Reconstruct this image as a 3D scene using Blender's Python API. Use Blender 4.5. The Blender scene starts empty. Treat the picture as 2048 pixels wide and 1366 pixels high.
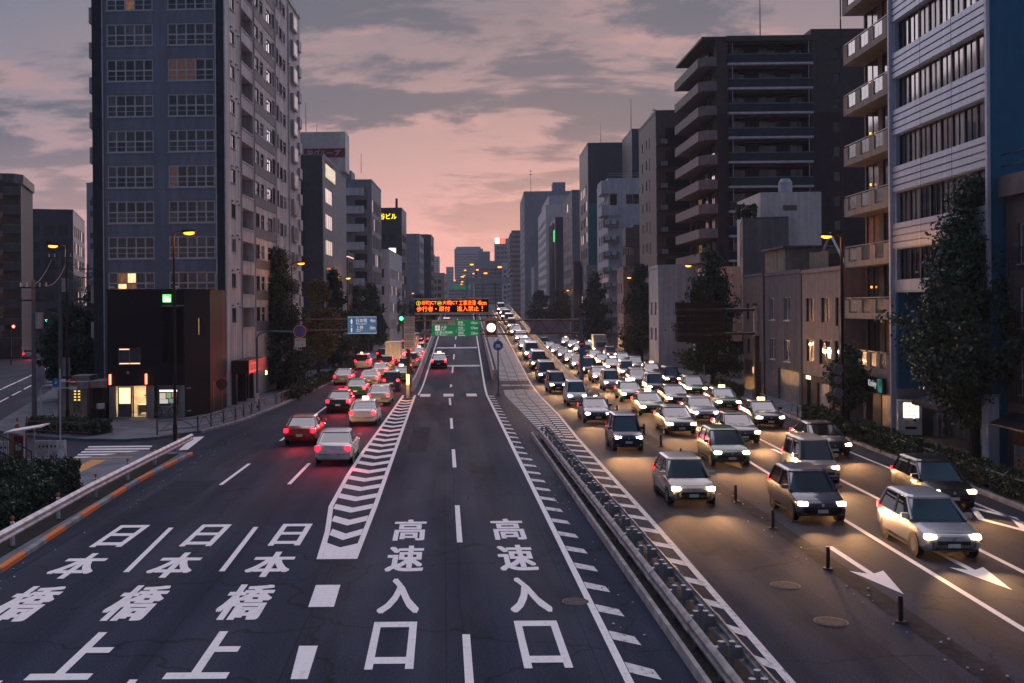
import bpy, math, random
import numpy as np
from math import radians, sin, cos, pi, atan2, hypot, sqrt
from mathutils import Vector, Matrix
random.seed(7)
S = bpy.context.scene
COL = S.collection

# ------------------------------------------------------------------ camera
cam_d = bpy.data.cameras.new('camera')
cam = bpy.data.objects.new('camera', cam_d); COL.objects.link(cam)
cam.location = (0, 0, 7.2)
cam.rotation_euler = (radians(90), radians(0.46), 0)
cam_d.sensor_width = 36.0
cam_d.lens = 36.0 * 2090 / 2048
cam_d.shift_x = (1024 - 887) / 2048.0
cam_d.shift_y = -(683 - 615) / 2048.0
cam_d.clip_start = 0.2
cam_d.clip_end = 6000
S.camera = cam

# ------------------------------------------------------------------ world / light / exposure
SUN_AZ = radians(6)      # where the afterglow sits, measured from +Y towards +X
W = bpy.data.worlds.new('World'); S.world = W; W.use_nodes = True
nt = W.node_tree; nt.nodes.clear()
def N(nt, t, **k):
    n = nt.nodes.new(t)
    for a, v in k.items():
        if a.startswith('i_'):
            n.inputs[a[2:]].default_value = v
        else:
            setattr(n, a, v)
    return n
def ramp(nt, stops, interp='EASE'):
    r = nt.nodes.new('ShaderNodeValToRGB'); cr = r.color_ramp; cr.interpolation = interp
    while len(cr.elements) < len(stops): cr.elements.new(0.5)
    for e, (p, c) in zip(cr.elements, stops):
        e.position = p; e.color = tuple(c) + (1,) if len(c) == 3 else c
    return r
def math_n(nt, op, a, b=None, clamp=False):
    m = nt.nodes.new('ShaderNodeMath'); m.operation = op; m.use_clamp = clamp
    for i, v in enumerate((a, b)):
        if v is None: continue
        if isinstance(v, (int, float)): m.inputs[i].default_value = v
        else: nt.links.new(v, m.inputs[i])
    return m.outputs[0]
def mixc(nt, f, a, b, mode='MIX'):
    m = nt.nodes.new('ShaderNodeMix'); m.data_type = 'RGBA'; m.blend_type = mode
    for s, v in ((m.inputs[0], f), (m.inputs[6], a), (m.inputs[7], b)):
        if isinstance(v, (int, float)): s.default_value = v
        elif isinstance(v, (tuple, list)): s.default_value = tuple(v) + (1,) if len(v) == 3 else v
        else: nt.links.new(v, s)
    return m.outputs[2]
tc = N(nt, 'ShaderNodeTexCoord')
sep = N(nt, 'ShaderNodeSeparateXYZ'); nt.links.new(tc.outputs['Generated'], sep.inputs[0])
el = math_n(nt, 'MAXIMUM', sep.outputs[2], 0.0)
warm = ramp(nt, [(0.0, (.66, .32, .30)), (.06, (.55, .28, .27)), (.12, (.38, .22, .22)), (.20, (.245, .165, .172)), (.30, (.14, .122, .14)), (.5, (.09, .115, .175)), (1.0, (.07, .145, .285))], 'LINEAR')
cool = ramp(nt, [(0.0, (.21, .14, .17)), (.08, (.14, .125, .17)), (.20, (.075, .11, .17)), (.4, (.05, .105, .19)), (1.0, (.07, .145, .285))], 'LINEAR')
nt.links.new(el, warm.inputs[0]); nt.links.new(el, cool.inputs[0])
dotn = N(nt, 'ShaderNodeVectorMath', operation='DOT_PRODUCT'); nt.links.new(tc.outputs['Generated'], dotn.inputs[0])
dotn.inputs[1].default_value = (sin(SUN_AZ), cos(SUN_AZ), 0)
az = N(nt, 'ShaderNodeMapRange'); az.inputs[1].default_value = 0.70; az.inputs[2].default_value = 1.0
nt.links.new(dotn.outputs['Value'], az.inputs[0]); az.interpolation_type = 'SMOOTHSTEP'
base = mixc(nt, az.outputs[0], cool.outputs[0], warm.outputs[0])
# cloud sheet, looked up on a flat layer overhead
den = math_n(nt, 'ADD', el, 0.20)
px = math_n(nt, 'DIVIDE', sep.outputs[0], den); py = math_n(nt, 'DIVIDE', sep.outputs[1], den)
comb = N(nt, 'ShaderNodeCombineXYZ'); nt.links.new(px, comb.inputs[0]); nt.links.new(py, comb.inputs[1])
mp = N(nt, 'ShaderNodeMapping'); mp.inputs['Rotation'].default_value = (0, 0, radians(-14)); mp.inputs['Scale'].default_value = (1.1, 1.9, 1); mp.inputs['Location'].default_value = (3.1, 1.7, 0)
nt.links.new(comb.outputs[0], mp.inputs[0])
nz = N(nt, 'ShaderNodeTexNoise', noise_dimensions='2D'); nz.inputs['Scale'].default_value = 1.5; nz.inputs['Detail'].default_value = 9; nz.inputs['Roughness'].default_value = .62; nz.inputs['Distortion'].default_value = .15
nt.links.new(mp.outputs[0], nz.inputs[0])
cm = ramp(nt, [(.45, (0, 0, 0)), (.56, (1, 1, 1))]); nt.links.new(nz.outputs[0], cm.inputs[0])
nz2 = N(nt, 'ShaderNodeTexNoise', noise_dimensions='2D'); nz2.inputs['Scale'].default_value = 1.9; nz2.inputs['Detail'].default_value = 6; nz2.inputs['Roughness'].default_value = .6; nz2.inputs['Distortion'].default_value = .3
nt.links.new(mp.outputs[0], nz2.inputs[0])
cm2 = ramp(nt, [(.50, (0, 0, 0)), (.70, (1, 1, 1))]); nt.links.new(nz2.outputs[0], cm2.inputs[0])
lit_cloud = mixc(nt, az.outputs[0], (.20, .135, .15), (.36, .205, .20))
dark_cloud = mixc(nt, az.outputs[0], (.045, .062, .095), (.072, .078, .105))
c1 = mixc(nt, math_n(nt, 'MULTIPLY', cm2.outputs[0], .6), base, lit_cloud)
lowfade = N(nt, 'ShaderNodeMapRange'); lowfade.inputs[1].default_value = .02; lowfade.inputs[2].default_value = .17; nt.links.new(el, lowfade.inputs[0])
c2 = mixc(nt, math_n(nt, 'MULTIPLY', math_n(nt, 'MULTIPLY', cm.outputs[0], .95), lowfade.outputs[0]), c1, dark_cloud)
sky = N(nt, 'ShaderNodeTexSky', sky_type='NISHITA', sun_disc=False)
sky.sun_elevation = radians(1.0); sky.sun_rotation = SUN_AZ
bg1 = N(nt, 'ShaderNodeBackground'); bg1.inputs[1].default_value = 1.0; nt.links.new(c2, bg1.inputs[0])
bg2 = N(nt, 'ShaderNodeBackground'); bg2.inputs[1].default_value = .012; nt.links.new(sky.outputs[0], bg2.inputs[0])
ads = N(nt, 'ShaderNodeAddShader'); nt.links.new(bg1.outputs[0], ads.inputs[0]); nt.links.new(bg2.outputs[0], ads.inputs[1])
wo = N(nt, 'ShaderNodeOutputWorld'); nt.links.new(ads.outputs[0], wo.inputs[0])

SUN_EL = radians(40)
sun_d = bpy.data.lights.new('sun', 'SUN'); sun_d.energy = 1.5; sun_d.angle = radians(75); sun_d.color = (1.0, .85, .92)
sun = bpy.data.objects.new('sun', sun_d); COL.objects.link(sun)
sun.rotation_euler = Vector((-sin(SUN_AZ) * cos(SUN_EL), -cos(SUN_AZ) * cos(SUN_EL), -sin(SUN_EL))).to_track_quat('-Z', 'Y').to_euler()
S.view_settings.view_transform = 'Standard'; S.view_settings.look = 'None'
S.view_settings.exposure = 0.7; S.view_settings.gamma = 1
S.render.engine = 'CYCLES'
S.cycles.use_denoising = True; S.cycles.use_adaptive_sampling = True; S.cycles.adaptive_threshold = .025
S.cycles.max_bounces = 5; S.cycles.diffuse_bounces = 2; S.cycles.glossy_bounces = 3; S.cycles.transmission_bounces = 3; S.cycles.transparent_max_bounces = 6; S.cycles.volume_bounces = 0
S.cycles.sample_clamp_indirect = 4

# ------------------------------------------------------------------ materials
MATS = {}
def mk(name, col, rough=.7, metal=0, var=.18, scale=1.5, stain=0., bump=0., bscale=40., fine=0., fscale=60., tile=None, spec=.2, coat=0.):
    if name in MATS: return MATS[name]
    m = bpy.data.materials.new(name); m.use_nodes = True; t = m.node_tree; b = t.nodes['Principled BSDF']
    b.inputs['Roughness'].default_value = rough; b.inputs['Metallic'].default_value = metal
    b.inputs['Specular IOR Level'].default_value = spec; b.inputs['Coat Weight'].default_value = coat
    c = N(t, 'ShaderNodeTexCoord'); out = tuple(col) + (1,)
    n = N(t, 'ShaderNodeTexNoise'); n.inputs['Scale'].default_value = scale; n.inputs['Detail'].default_value = 5
    t.links.new(c.outputs['Object'], n.inputs[0])
    lo = tuple(v * (1 - var) for v in col); hi = tuple(min(1, v * (1 + var)) for v in col)
    r = ramp(t, [(.3, lo), (.7, hi)]); t.links.new(n.outputs[0], r.inputs[0]); cur = r.outputs[0]
    if fine:
        n2 = N(t, 'ShaderNodeTexNoise'); n2.inputs['Scale'].default_value = fscale; n2.inputs['Detail'].default_value = 2
        t.links.new(c.outputs['Object'], n2.inputs[0])
        r2 = ramp(t, [(.32, (1 - fine,) * 3), (.68, (1 + fine,) * 3)]); t.links.new(n2.outputs[0], r2.inputs[0])
        cur = mixc(t, 1., cur, r2.outputs[0], 'MULTIPLY')
    if stain:
        mpn = N(t, 'ShaderNodeMapping'); mpn.inputs['Scale'].default_value = (1.6, 1.6, .09); t.links.new(c.outputs['Object'], mpn.inputs[0])
        n3 = N(t, 'ShaderNodeTexNoise'); n3.inputs['Scale'].default_value = 1.4; n3.inputs['Detail'].default_value = 6; t.links.new(mpn.outputs[0], n3.inputs[0])
        r3 = ramp(t, [(.42, (1 - stain,) * 3), (.62, (1, 1, 1))]); t.links.new(n3.outputs[0], r3.inputs[0])
        cur = mixc(t, 1., cur, r3.outputs[0], 'MULTIPLY')
    if tile:
        sp = N(t, 'ShaderNodeSeparateXYZ'); t.links.new(c.outputs['Object'], sp.inputs[0])
        su = math_n(t, 'ADD', sp.outputs[0], sp.outputs[1])
        cb = N(t, 'ShaderNodeCombineXYZ'); t.links.new(su, cb.inputs[0]); t.links.new(sp.outputs[2], cb.inputs[1])
        br = N(t, 'ShaderNodeTexBrick'); br.inputs['Scale'].default_value = 1; br.inputs['Brick Width'].default_value = tile[0]; br.inputs['Row Height'].default_value = tile[1]
        br.inputs['Mortar Size'].default_value = tile[2]; br.offset = tile[3] if len(tile) > 3 else 0.5
        d = tile[4] if len(tile) > 4 else .8
        br.inputs['Color1'].default_value = (1, 1, 1, 1); br.inputs['Color2'].default_value = (.9, .9, .9, 1); br.inputs['Mortar'].default_value = (d, d, d, 1)
        t.links.new(cb.outputs[0], br.inputs[0])
        cur = mixc(t, 1., cur, br.outputs[0], 'MULTIPLY')
    t.links.new(cur, b.inputs['Base Color'])
    if bump:
        n4 = N(t, 'ShaderNodeTexNoise'); n4.inputs['Scale'].default_value = bscale; n4.inputs['Detail'].default_value = 3
        t.links.new(c.outputs['Object'], n4.inputs[0])
        bp = N(t, 'ShaderNodeBump'); bp.inputs['Strength'].default_value = bump; bp.inputs['Distance'].default_value = .02
        t.links.new(n4.outputs[0], bp.inputs['Height']); t.links.new(bp.outputs[0], b.inputs['Normal'])
    MATS[name] = m
    return m
def em(name, col, strength, body=(.02, .02, .02), noise=0., folds=False):
    if name in MATS: return MATS[name]
    m = bpy.data.materials.new(name); m.use_nodes = True; t = m.node_tree; b = t.nodes['Principled BSDF']
    b.inputs['Base Color'].default_value = tuple(body) + (1,); b.inputs['Roughness'].default_value = .3
    b.inputs['Emission Color'].default_value = tuple(col) + (1,); b.inputs['Emission Strength'].default_value = strength
    if noise:
        c = N(t, 'ShaderNodeTexCoord'); n = N(t, 'ShaderNodeTexNoise'); n.inputs['Scale'].default_value = 2.2; n.inputs['Detail'].default_value = 3
        mpn = N(t, 'ShaderNodeMapping'); mpn.inputs['Scale'].default_value = (2.5, 2.5, .5) if folds else (1, 1, 1)
        t.links.new(c.outputs['Object'], mpn.inputs[0]); t.links.new(mpn.outputs[0], n.inputs[0])
        r = ramp(t, [(.3, tuple(v * (1 - noise) for v in col)), (.7, col)]); t.links.new(n.outputs[0], r.inputs[0]); t.links.new(r.outputs[0], b.inputs['Emission Color'])
    MATS[name] = m
    return m
def asphalt():
    m = bpy.data.materials.new('asphalt'); m.use_nodes = True; t = m.node_tree; b = t.nodes['Principled BSDF']
    c = N(t, 'ShaderNodeTexCoord')
    def noise(scale, detail=4, sc=(1, 1, 1), rough=.5):
        mpn = N(t, 'ShaderNodeMapping'); mpn.inputs['Scale'].default_value = sc; t.links.new(c.outputs['Object'], mpn.inputs[0])
        n = N(t, 'ShaderNodeTexNoise'); n.inputs['Scale'].default_value = scale; n.inputs['Detail'].default_value = detail; n.inputs['Roughness'].default_value = rough
        t.links.new(mpn.outputs[0], n.inputs[0]); return n.outputs[0]
    big = ramp(t, [(.3, (.013, .022, .045)), (.7, (.023, .033, .060))]); t.links.new(noise(.12, 5), big.inputs[0])
    grain = ramp(t, [(.30, (.42, .42, .42)), (.5, (.95, .95, .95)), (.72, (1.9, 1.9, 1.85))], 'LINEAR'); t.links.new(noise(22, 3, rough=.7), grain.inputs[0])
    track = ramp(t, [(.40, (.80, .80, .82)), (.60, (1.1, 1.1, 1.1))]); t.links.new(noise(1.1, 3, (1, .015, 1)), track.inputs[0])
    cur = mixc(t, 1., mixc(t, 1., big.outputs[0], grain.outputs[0], 'MULTIPLY'), track.outputs[0], 'MULTIPLY')
    st = ramp(t, [(.52, (1, 1, 1)), (.66, (.62, .62, .64))]); t.links.new(noise(.55, 5, (1, .22, 1), .6), st.inputs[0])
    cur = mixc(t, 1., cur, st.outputs[0], 'MULTIPLY')
    pb = N(t, 'ShaderNodeTexBrick'); pb.inputs['Scale'].default_value = 1; pb.inputs['Brick Width'].default_value = 31; pb.inputs['Row Height'].default_value = 3.05; pb.inputs['Mortar Size'].default_value = .012; pb.inputs['Bias'].default_value = .1
    pb.inputs['Color1'].default_value = (1, 1, 1, 1); pb.inputs['Color2'].default_value = (.80, .81, .84, 1); pb.inputs['Mortar'].default_value = (.45, .45, .45, 1)
    sx = N(t, 'ShaderNodeSeparateXYZ'); t.links.new(c.outputs['Object'], sx.inputs[0]); cx = N(t, 'ShaderNodeCombineXYZ'); t.links.new(sx.outputs[1], cx.inputs[0]); t.links.new(sx.outputs[0], cx.inputs[1]); t.links.new(cx.outputs[0], pb.inputs[0])
    cur = mixc(t, 1., cur, pb.outputs[0], 'MULTIPLY')
    # hairline cracks
    v = N(t, 'ShaderNodeTexVoronoi', feature='DISTANCE_TO_EDGE'); v.inputs['Scale'].default_value = .16
    dn = N(t, 'ShaderNodeTexNoise'); dn.inputs['Scale'].default_value = .7; dn.inputs['Detail'].default_value = 6; t.links.new(c.outputs['Object'], dn.inputs[0])
    dd = N(t, 'ShaderNodeVectorMath', operation='MULTIPLY_ADD'); t.links.new(dn.outputs[1], dd.inputs[0]); dd.inputs[1].default_value = (2.2, 2.2, 0); t.links.new(c.outputs['Object'], dd.inputs[2])
    t.links.new(dd.outputs[0], v.inputs[0])
    cr = ramp(t, [(.0, (.30, .30, .30)), (.007, (1, 1, 1))], 'LINEAR'); t.links.new(v.outputs[0], cr.inputs[0])
    cur = mixc(t, 1., cur, cr.outputs[0], 'MULTIPLY')
    t.links.new(cur, b.inputs['Base Color'])
    rr = ramp(t, [(.35, (.80, .80, .80)), (.65, (.95, .95, .95))]); t.links.new(noise(.5, 4, (1, .1, 1)), rr.inputs[0]); t.links.new(rr.outputs[0], b.inputs['Roughness'])
    b.inputs['Specular IOR Level'].default_value = .10
    bp = N(t, 'ShaderNodeBump'); bp.inputs['Strength'].default_value = .35; bp.inputs['Distance'].default_value = .012
    t.links.new(noise(30, 3, rough=.7), bp.inputs['Height']); t.links.new(bp.outputs[0], b.inputs['Normal'])
    MATS['asphalt'] = m; return m
def paint(name, col, wear=.5):
    """road paint worn through to the asphalt here and there"""
    m = bpy.data.materials.new(name); m.use_nodes = True; t = m.node_tree; b = t.nodes['Principled BSDF']
    c = N(t, 'ShaderNodeTexCoord')
    g = N(t, 'ShaderNodeNewGeometry')
    n = N(t, 'ShaderNodeTexNoise'); n.inputs['Scale'].default_value = 5; n.inputs['Detail'].default_value = 8; n.inputs['Roughness'].default_value = .72; t.links.new(g.outputs['Position'], n.inputs[0])
    mpn = N(t, 'ShaderNodeMapping'); mpn.inputs['Scale'].default_value = (1, .1, 1); t.links.new(g.outputs['Position'], mpn.inputs[0])
    n2 = N(t, 'ShaderNodeTexNoise'); n2.inputs['Scale'].default_value = 9; n2.inputs['Detail'].default_value = 3; t.links.new(mpn.outputs[0], n2.inputs[0])
    s = math_n(t, 'ADD', math_n(t, 'MULTIPLY', n.outputs[0], .7), math_n(t, 'MULTIPLY', n2.outputs[0], .3))
    k = .5 - .28 * (1 - wear)
    r = ramp(t, [(k - .12, (.07, .07, .08)), (k - .05, tuple(v * .72 for v in col)), (k + .06, tuple(v * .9 for v in col)), (.75, col)], 'LINEAR'); t.links.new(s, r.inputs[0])
    t.links.new(r.outputs[0], b.inputs['Base Color']); b.inputs['Roughness'].default_value = .8; b.inputs['Specular IOR Level'].default_value = .15
    MATS[name] = m; return m
def glass(name, col, rough=.06, curtain=False, bump=.04):
    m = bpy.data.materials.new(name); m.use_nodes = True; t = m.node_tree; b = t.nodes['Principled BSDF']
    c = N(t, 'ShaderNodeTexCoord'); oi = N(t, 'ShaderNodeObjectInfo')
    if curtain:
        w = N(t, 'ShaderNodeTexNoise'); mpn = N(t, 'ShaderNodeMapping'); mpn.inputs['Scale'].default_value = (9, 9, .6)
        ad = N(t, 'ShaderNodeVectorMath', operation='ADD'); t.links.new(c.outputs['Object'], ad.inputs[0]); t.links.new(oi.outputs['Random'], ad.inputs[1])
        t.links.new(ad.outputs[0], mpn.inputs[0]); t.links.new(mpn.outputs[0], w.inputs[0]); w.inputs['Scale'].default_value = 1.2
        r = ramp(t, [(.35, tuple(v * .45 for v in col)), (.65, col)]); t.links.new(w.outputs[0], r.inputs[0]); cur = r.outputs[0]
    else:
        r = ramp(t, [(0, tuple(v * .5 for v in col)), (1, tuple(v * 1.6 for v in col))]); t.links.new(oi.outputs['Random'], r.inputs[0]); cur = r.outputs[0]
    t.links.new(cur, b.inputs['Base Color'])
    b.inputs['Roughness'].default_value = .35 if curtain else rough
    b.inputs['Specular IOR Level'].default_value = .5
    b.inputs['Coat Weight'].default_value = .7; b.inputs['Coat Roughness'].default_value = .04
    n = N(t, 'ShaderNodeTexNoise'); n.inputs['Scale'].default_value = .9; t.links.new(c.outputs['Object'], n.inputs[0])
    bp = N(t, 'ShaderNodeBump'); bp.inputs['Strength'].default_value = bump; t.links.new(n.outputs[0], bp.inputs['Height']); t.links.new(bp.outputs[0], b.inputs['Normal'])
    MATS[name] = m; return m
ASPH = asphalt()
PAINT = paint('road_paint', (.84, .79, .80), .66)
PAINT_W = paint('road_paint_worn', (.72, .69, .70), .95)
PAINT_Y = paint('yellow_paint', (.62, .30, .09), .7)
PAINT_O = paint('orange_kerb_paint', (.70, .20, .06), .55)
G_DARK = glass('window_dark', (.012, .016, .022))
G_GREY = glass('window_grey', (.05, .06, .07))
G_CURT = glass('window_curtain', (.12, .125, .145), curtain=True)
G_CURT2 = glass('window_curtain_blue', (.04, .055, .08), curtain=True)
G_FAR = mk('far_window_glass', (.018, .022, .03), .35, var=.3, spec=.3)
G_FROST = glass('frosted_panel', (.10, .125, .135), .25)
L_WARM = em('window_lit_warm', (1.0, .60, .28), 1.3, noise=.55, folds=True)
L_DIM = em('window_lit_dim', (1.0, .42, .16), .14, noise=.75, folds=True)
L_CURT = em('window_lit_behind_curtain', (1.0, .42, .16), .035, body=(.12, .11, .11), noise=.8, folds=True)
L_PINK = em('window_lit_pale', (1.0, .70, .62), .62, noise=.4, folds=True)
L_OFFICE = em('window_lit_office', (1.0, .80, .62), 1.7, noise=.3)
WHITE_FRAME = mk('white_aluminium', (.46, .48, .53), .45, .2, var=.06)
DARK_FRAME = mk('dark_aluminium', (.03, .03, .035), .45, .4, var=.1)
CONC = mk('concrete', (.27, .275, .295), .85, spec=.2, var=.2, stain=.3, bump=.2, fine=.12)
CONC_D = mk('dark_concrete', (.11, .118, .135), .9, spec=.15, var=.25, stain=.3, bump=.2, fine=.15)
PAVE = mk('sidewalk_paving', (.125, .135, .16), .9, spec=.12, var=.22, scale=.7, fine=.18, bump=.2)
SOIL = mk('soil', (.024, .024, .024), .95, spec=.08, var=.5, scale=6, fine=.4, bump=.6)
STEEL = mk('galvanised_steel', (.42, .40, .41), .45, .55, var=.15, scale=4, stain=.25)
STEEL_D = mk('dark_steel', (.05, .05, .055), .5, .5, var=.2)
STEEL_B = mk('brown_steel', (.075, .05, .042), .55, .2, var=.25, stain=.2)
STEEL_W = mk('white_painted_steel', (.66, .63, .64), .4, .0, var=.12, scale=3, stain=.3)
STEEL_BL = mk('blue_grey_steel', (.10, .15, .22), .45, .2, var=.15)
RUBBER = mk('rubber_post', (.055, .022, .022), .7, var=.3)
BLACK = mk('black_plastic', (.012, .012, .014), .5, var=.2)

# ------------------------------------------------------------------ mesh helpers
class MB:
    def __init__(s): s.v = []; s.f = []
    def add(s, vs, fs):
        o = len(s.v); s.v += [tuple(p) for p in vs]; s.f += [tuple(i + o for i in f) for f in fs]; return s
    def box(s, x0, x1, y0, y1, z0, z1):
        return s.add([(x0, y0, z0), (x1, y0, z0), (x1, y1, z0), (x0, y1, z0), (x0, y0, z1), (x1, y0, z1), (x1, y1, z1), (x0, y1, z1)],
                     [(3, 2, 1, 0), (4, 5, 6, 7), (0, 1, 5, 4), (1, 2, 6, 5), (2, 3, 7, 6), (3, 0, 4, 7)])
    def quad(s, a, b, c, d): return s.add([a, b, c, d], [(0, 1, 2, 3)])
    def prism(s, poly, z0, z1):
        n = len(poly)
        return s.add([(x, y, z0) for x, y in poly] + [(x, y, z1) for x, y in poly],
                     [tuple(range(n - 1, -1, -1)), tuple(range(n, 2 * n))] + [(i, (i + 1) % n, n + (i + 1) % n, n + i) for i in range(n)])
    def flat(s, poly, z): return s.add([(x, y, z) for x, y in poly], [tuple(range(len(poly)))])
    def sideprism(s, poly, x0, x1):      # polygon in (y,z) swept along x
        n = len(poly)
        return s.add([(x0, y, z) for y, z in poly] + [(x1, y, z) for y, z in poly],
                     [tuple(range(n)), tuple(range(2 * n - 1, n - 1, -1))] + [(i, n + i, n + (i + 1) % n, (i + 1) % n) for i in range(n)])
    def cyl(s, p0, p1, r0, r1=None, n=10, caps=True):
        r1 = r0 if r1 is None else r1
        a, b = Vector(p0), Vector(p1); d = (b - a).normalized()
        u = d.orthogonal().normalized(); w = d.cross(u)
        vs = [a + (u * cos(2 * pi * i / n) + w * sin(2 * pi * i / n)) * r0 for i in range(n)] + [b + (u * cos(2 * pi * i / n) + w * sin(2 * pi * i / n)) * r1 for i in range(n)]
        fs = [(i, (i + 1) % n, n + (i + 1) % n, n + i) for i in range(n)]
        if caps: fs += [tuple(range(n - 1, -1, -1)), tuple(range(n, 2 * n))]
        return s.add(vs, fs)
    def path(s, pts, r, n=8):
        for a, b in zip(pts, pts[1:]): s.cyl(a, b, r, r, n)
        return s
    def loft(s, rings, caps=True):
        n = len(rings[0]); o = []
        for r in rings: o += r
        fs = []
        for k in range(len(rings) - 1):
            for i in range(n): fs.append((k * n + i, k * n + (i + 1) % n, (k + 1) * n + (i + 1) % n, (k + 1) * n + i))
        if caps: fs += [tuple(range(n - 1, -1, -1)), tuple(range((len(rings) - 1) * n, len(rings) * n))]
        return s.add(o, fs)
    def sphere(s, c, rx, ry, rz, n=10, m=6):
        rings = []
        for k in range(1, m):
            t = pi * k / m; rings.append([(c[0] + rx * sin(t) * cos(2 * pi * i / n), c[1] + ry * sin(t) * sin(2 * pi * i / n), c[2] - rz * cos(t)) for i in range(n)])
        return s.loft(rings)
    def mesh(s, name, smooth=False):
        me = bpy.data.meshes.new(name); me.from_pydata(s.v, [], s.f)
        if smooth:
            me.polygons.foreach_set('use_smooth', [True] * len(me.polygons))
        me.update(); return me
CACHE = {}
def link(o, parent=None):
    COL.objects.link(o)
    if parent is not None: o.parent = parent
    return o
def obj(name, mb, mat, parent=None, loc=None, rz=0, smooth=False, key=None):
    if key is not None and (key, mat.name) in CACHE: me = CACHE[(key, mat.name)]
    else:
        me = (mb() if callable(mb) else mb).mesh(name, smooth); me.materials.append(mat)
        if key is not None: CACHE[(key, mat.name)] = me
    o = bpy.data.objects.new(name, me)
    if loc is not None: o.location = loc
    if rz: o.rotation_euler = (0, 0, rz)
    return link(o, parent)
def tag(o, label=None, cat=None, group=None, kind=None):
    if label: o['label'] = label
    if cat: o['category'] = cat
    if group: o['group'] = group
    if kind: o['kind'] = kind
    return o
def thing(name, label, cat, loc=(0, 0, 0), rz=0, group=None):
    o = bpy.data.objects.new(name, None); o.location = loc; o.rotation_euler = (0, 0, rz); o.empty_display_size = .3
    COL.objects.link(o); return tag(o, label, cat, group)
def struct(name, mb, mat, label=None): 
    o = obj(name, mb, mat); o['kind'] = 'structure'
    if label: o['label'] = label
    return o
ORD = ['first', 'second', 'third', 'fourth', 'fifth', 'sixth', 'seventh', 'eighth', 'ninth', 'tenth', 'eleventh', 'twelfth', 'thirteenth', 'fourteenth', 'fifteenth', 'sixteenth', 'seventeenth', 'eighteenth', 'nineteenth', 'twentieth', 'twenty-first', 'twenty-second', 'twenty-third', 'twenty-fourth']
TXT = {}
def text_data(s, bold):
    k = (s, bold)
    if k not in TXT:
        cu = bpy.data.curves.new('t', 'FONT'); cu.body = s; cu.offset = bold; cu.resolution_u = 3; cu.fill_mode = 'FRONT'
        ob = bpy.data.objects.new('t', cu); COL.objects.link(ob)
        dg = bpy.context.evaluated_depsgraph_get(); me = bpy.data.meshes.new_from_object(ob.evaluated_get(dg))
        bpy.data.objects.remove(ob); bpy.data.curves.remove(cu)
        vs = [v.co.copy() for v in me.vertices]; fs = [tuple(p.vertices) for p in me.polygons]
        bpy.data.meshes.remove(me)
        x0 = min(v.x for v in vs); x1 = max(v.x for v in vs); y0 = min(v.y for v in vs); y1 = max(v.y for v in vs)
        TXT[k] = ([((v.x - x0) / (x1 - x0), (v.y - y0) / (y1 - y0)) for v in vs], fs, (x1 - x0) / (y1 - y0))
    return TXT[k]
def text_mb(s, x, y, w, h, bold=.0, plane='xz', off=0.):
    """flat lettering filling the box x..x+w, y..y+h; plane xz faces -Y, plane xy lies on the ground"""
    vs, fs, asp = text_data(s, 0.)
    if w is None: w = h * asp
    m = MB()
    if bold and plane == 'xy':          # heavier strokes: overlapping copies, each a hair above the last
        b = bold
        for k, (du, dv) in enumerate(((0, 0), (b, 0), (-b, 0), (0, b * .5), (0, -b * .5), (b, b * .5), (-b, b * .5), (b, -b * .5), (-b, -b * .5))):
            m.add([(x + w * (b + u * (1 - 2 * b) + du), y + h * (b * .5 + v * (1 - b) + dv), off + k * .0003) for u, v in vs], fs)
        return m
    if plane == 'xz': m.add([(x + u * w, off, y + v * h) for u, v in vs], fs)
    else: m.add([(x + u * w, y + v * h, off) for u, v in vs], fs)
    return m
def text(name, s, mat, parent, x, y, w, h, bold=.0, plane='xz', off=0.):
    return obj(name, text_mb(s, x, y, w, h, bold, plane, off), mat, parent)
def lerp_poly(tab, t):
    if t <= tab[0][0]: return tab[0][1]
    for (a, b), (c, d) in zip(tab, tab[1:]):
        if t <= c: return b + (d - b) * (t - a) / (c - a)
    return tab[-1][1]
# ------------------------------------------------------------------ ground, roads, pavements
g = struct('ground', MB().flat([(-1600, -200), (1600, -200), (1600, 1700), (-1600, 1700)], -.06), CONC_D)
road = struct('road', MB().flat([(-160, -30), (70, -30), (70, 1500), (-160, 1500)], 0.0), ASPH)
KL = [(-30, -12.2), (28.9, -12.2), (33, -12.4), (38, -12.6), (43, -12.75), (48, -12.6), (51.7, -12.45)]            # left near kerb  (Y, X)
KL2 = [(58, -15.8), (60.9, -14.15), (66.5, -12.9), (74.2, -12.26), (84.9, -11.6), (97, -11.0), (117, -10.4), (150, -9.8), (250, -6.5), (500, 2), (1000, 20)]
KR = [(-30, 18.2), (20, 19.2), (35.8, 19.93), (45, 20.6), (56, 21.3), (68.5, 22.1), (96.5, 23.75), (155, 26.6), (300, 33), (1000, 62)]
# left near pavement
near_poly = [(x, y) for y, x in KL] + [(-15.2, 52.6), (-17.5, 50.0), (-22, 49.8), (-45, 52), (-45, -30)]
near_poly = [(x - .18, y) if i < len(KL) else (x, y) for i, (x, y) in enumerate(near_poly)]
sw1 = struct('sidewalk_near', MB().prism(near_poly, -.05, .13), PAVE)
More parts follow.
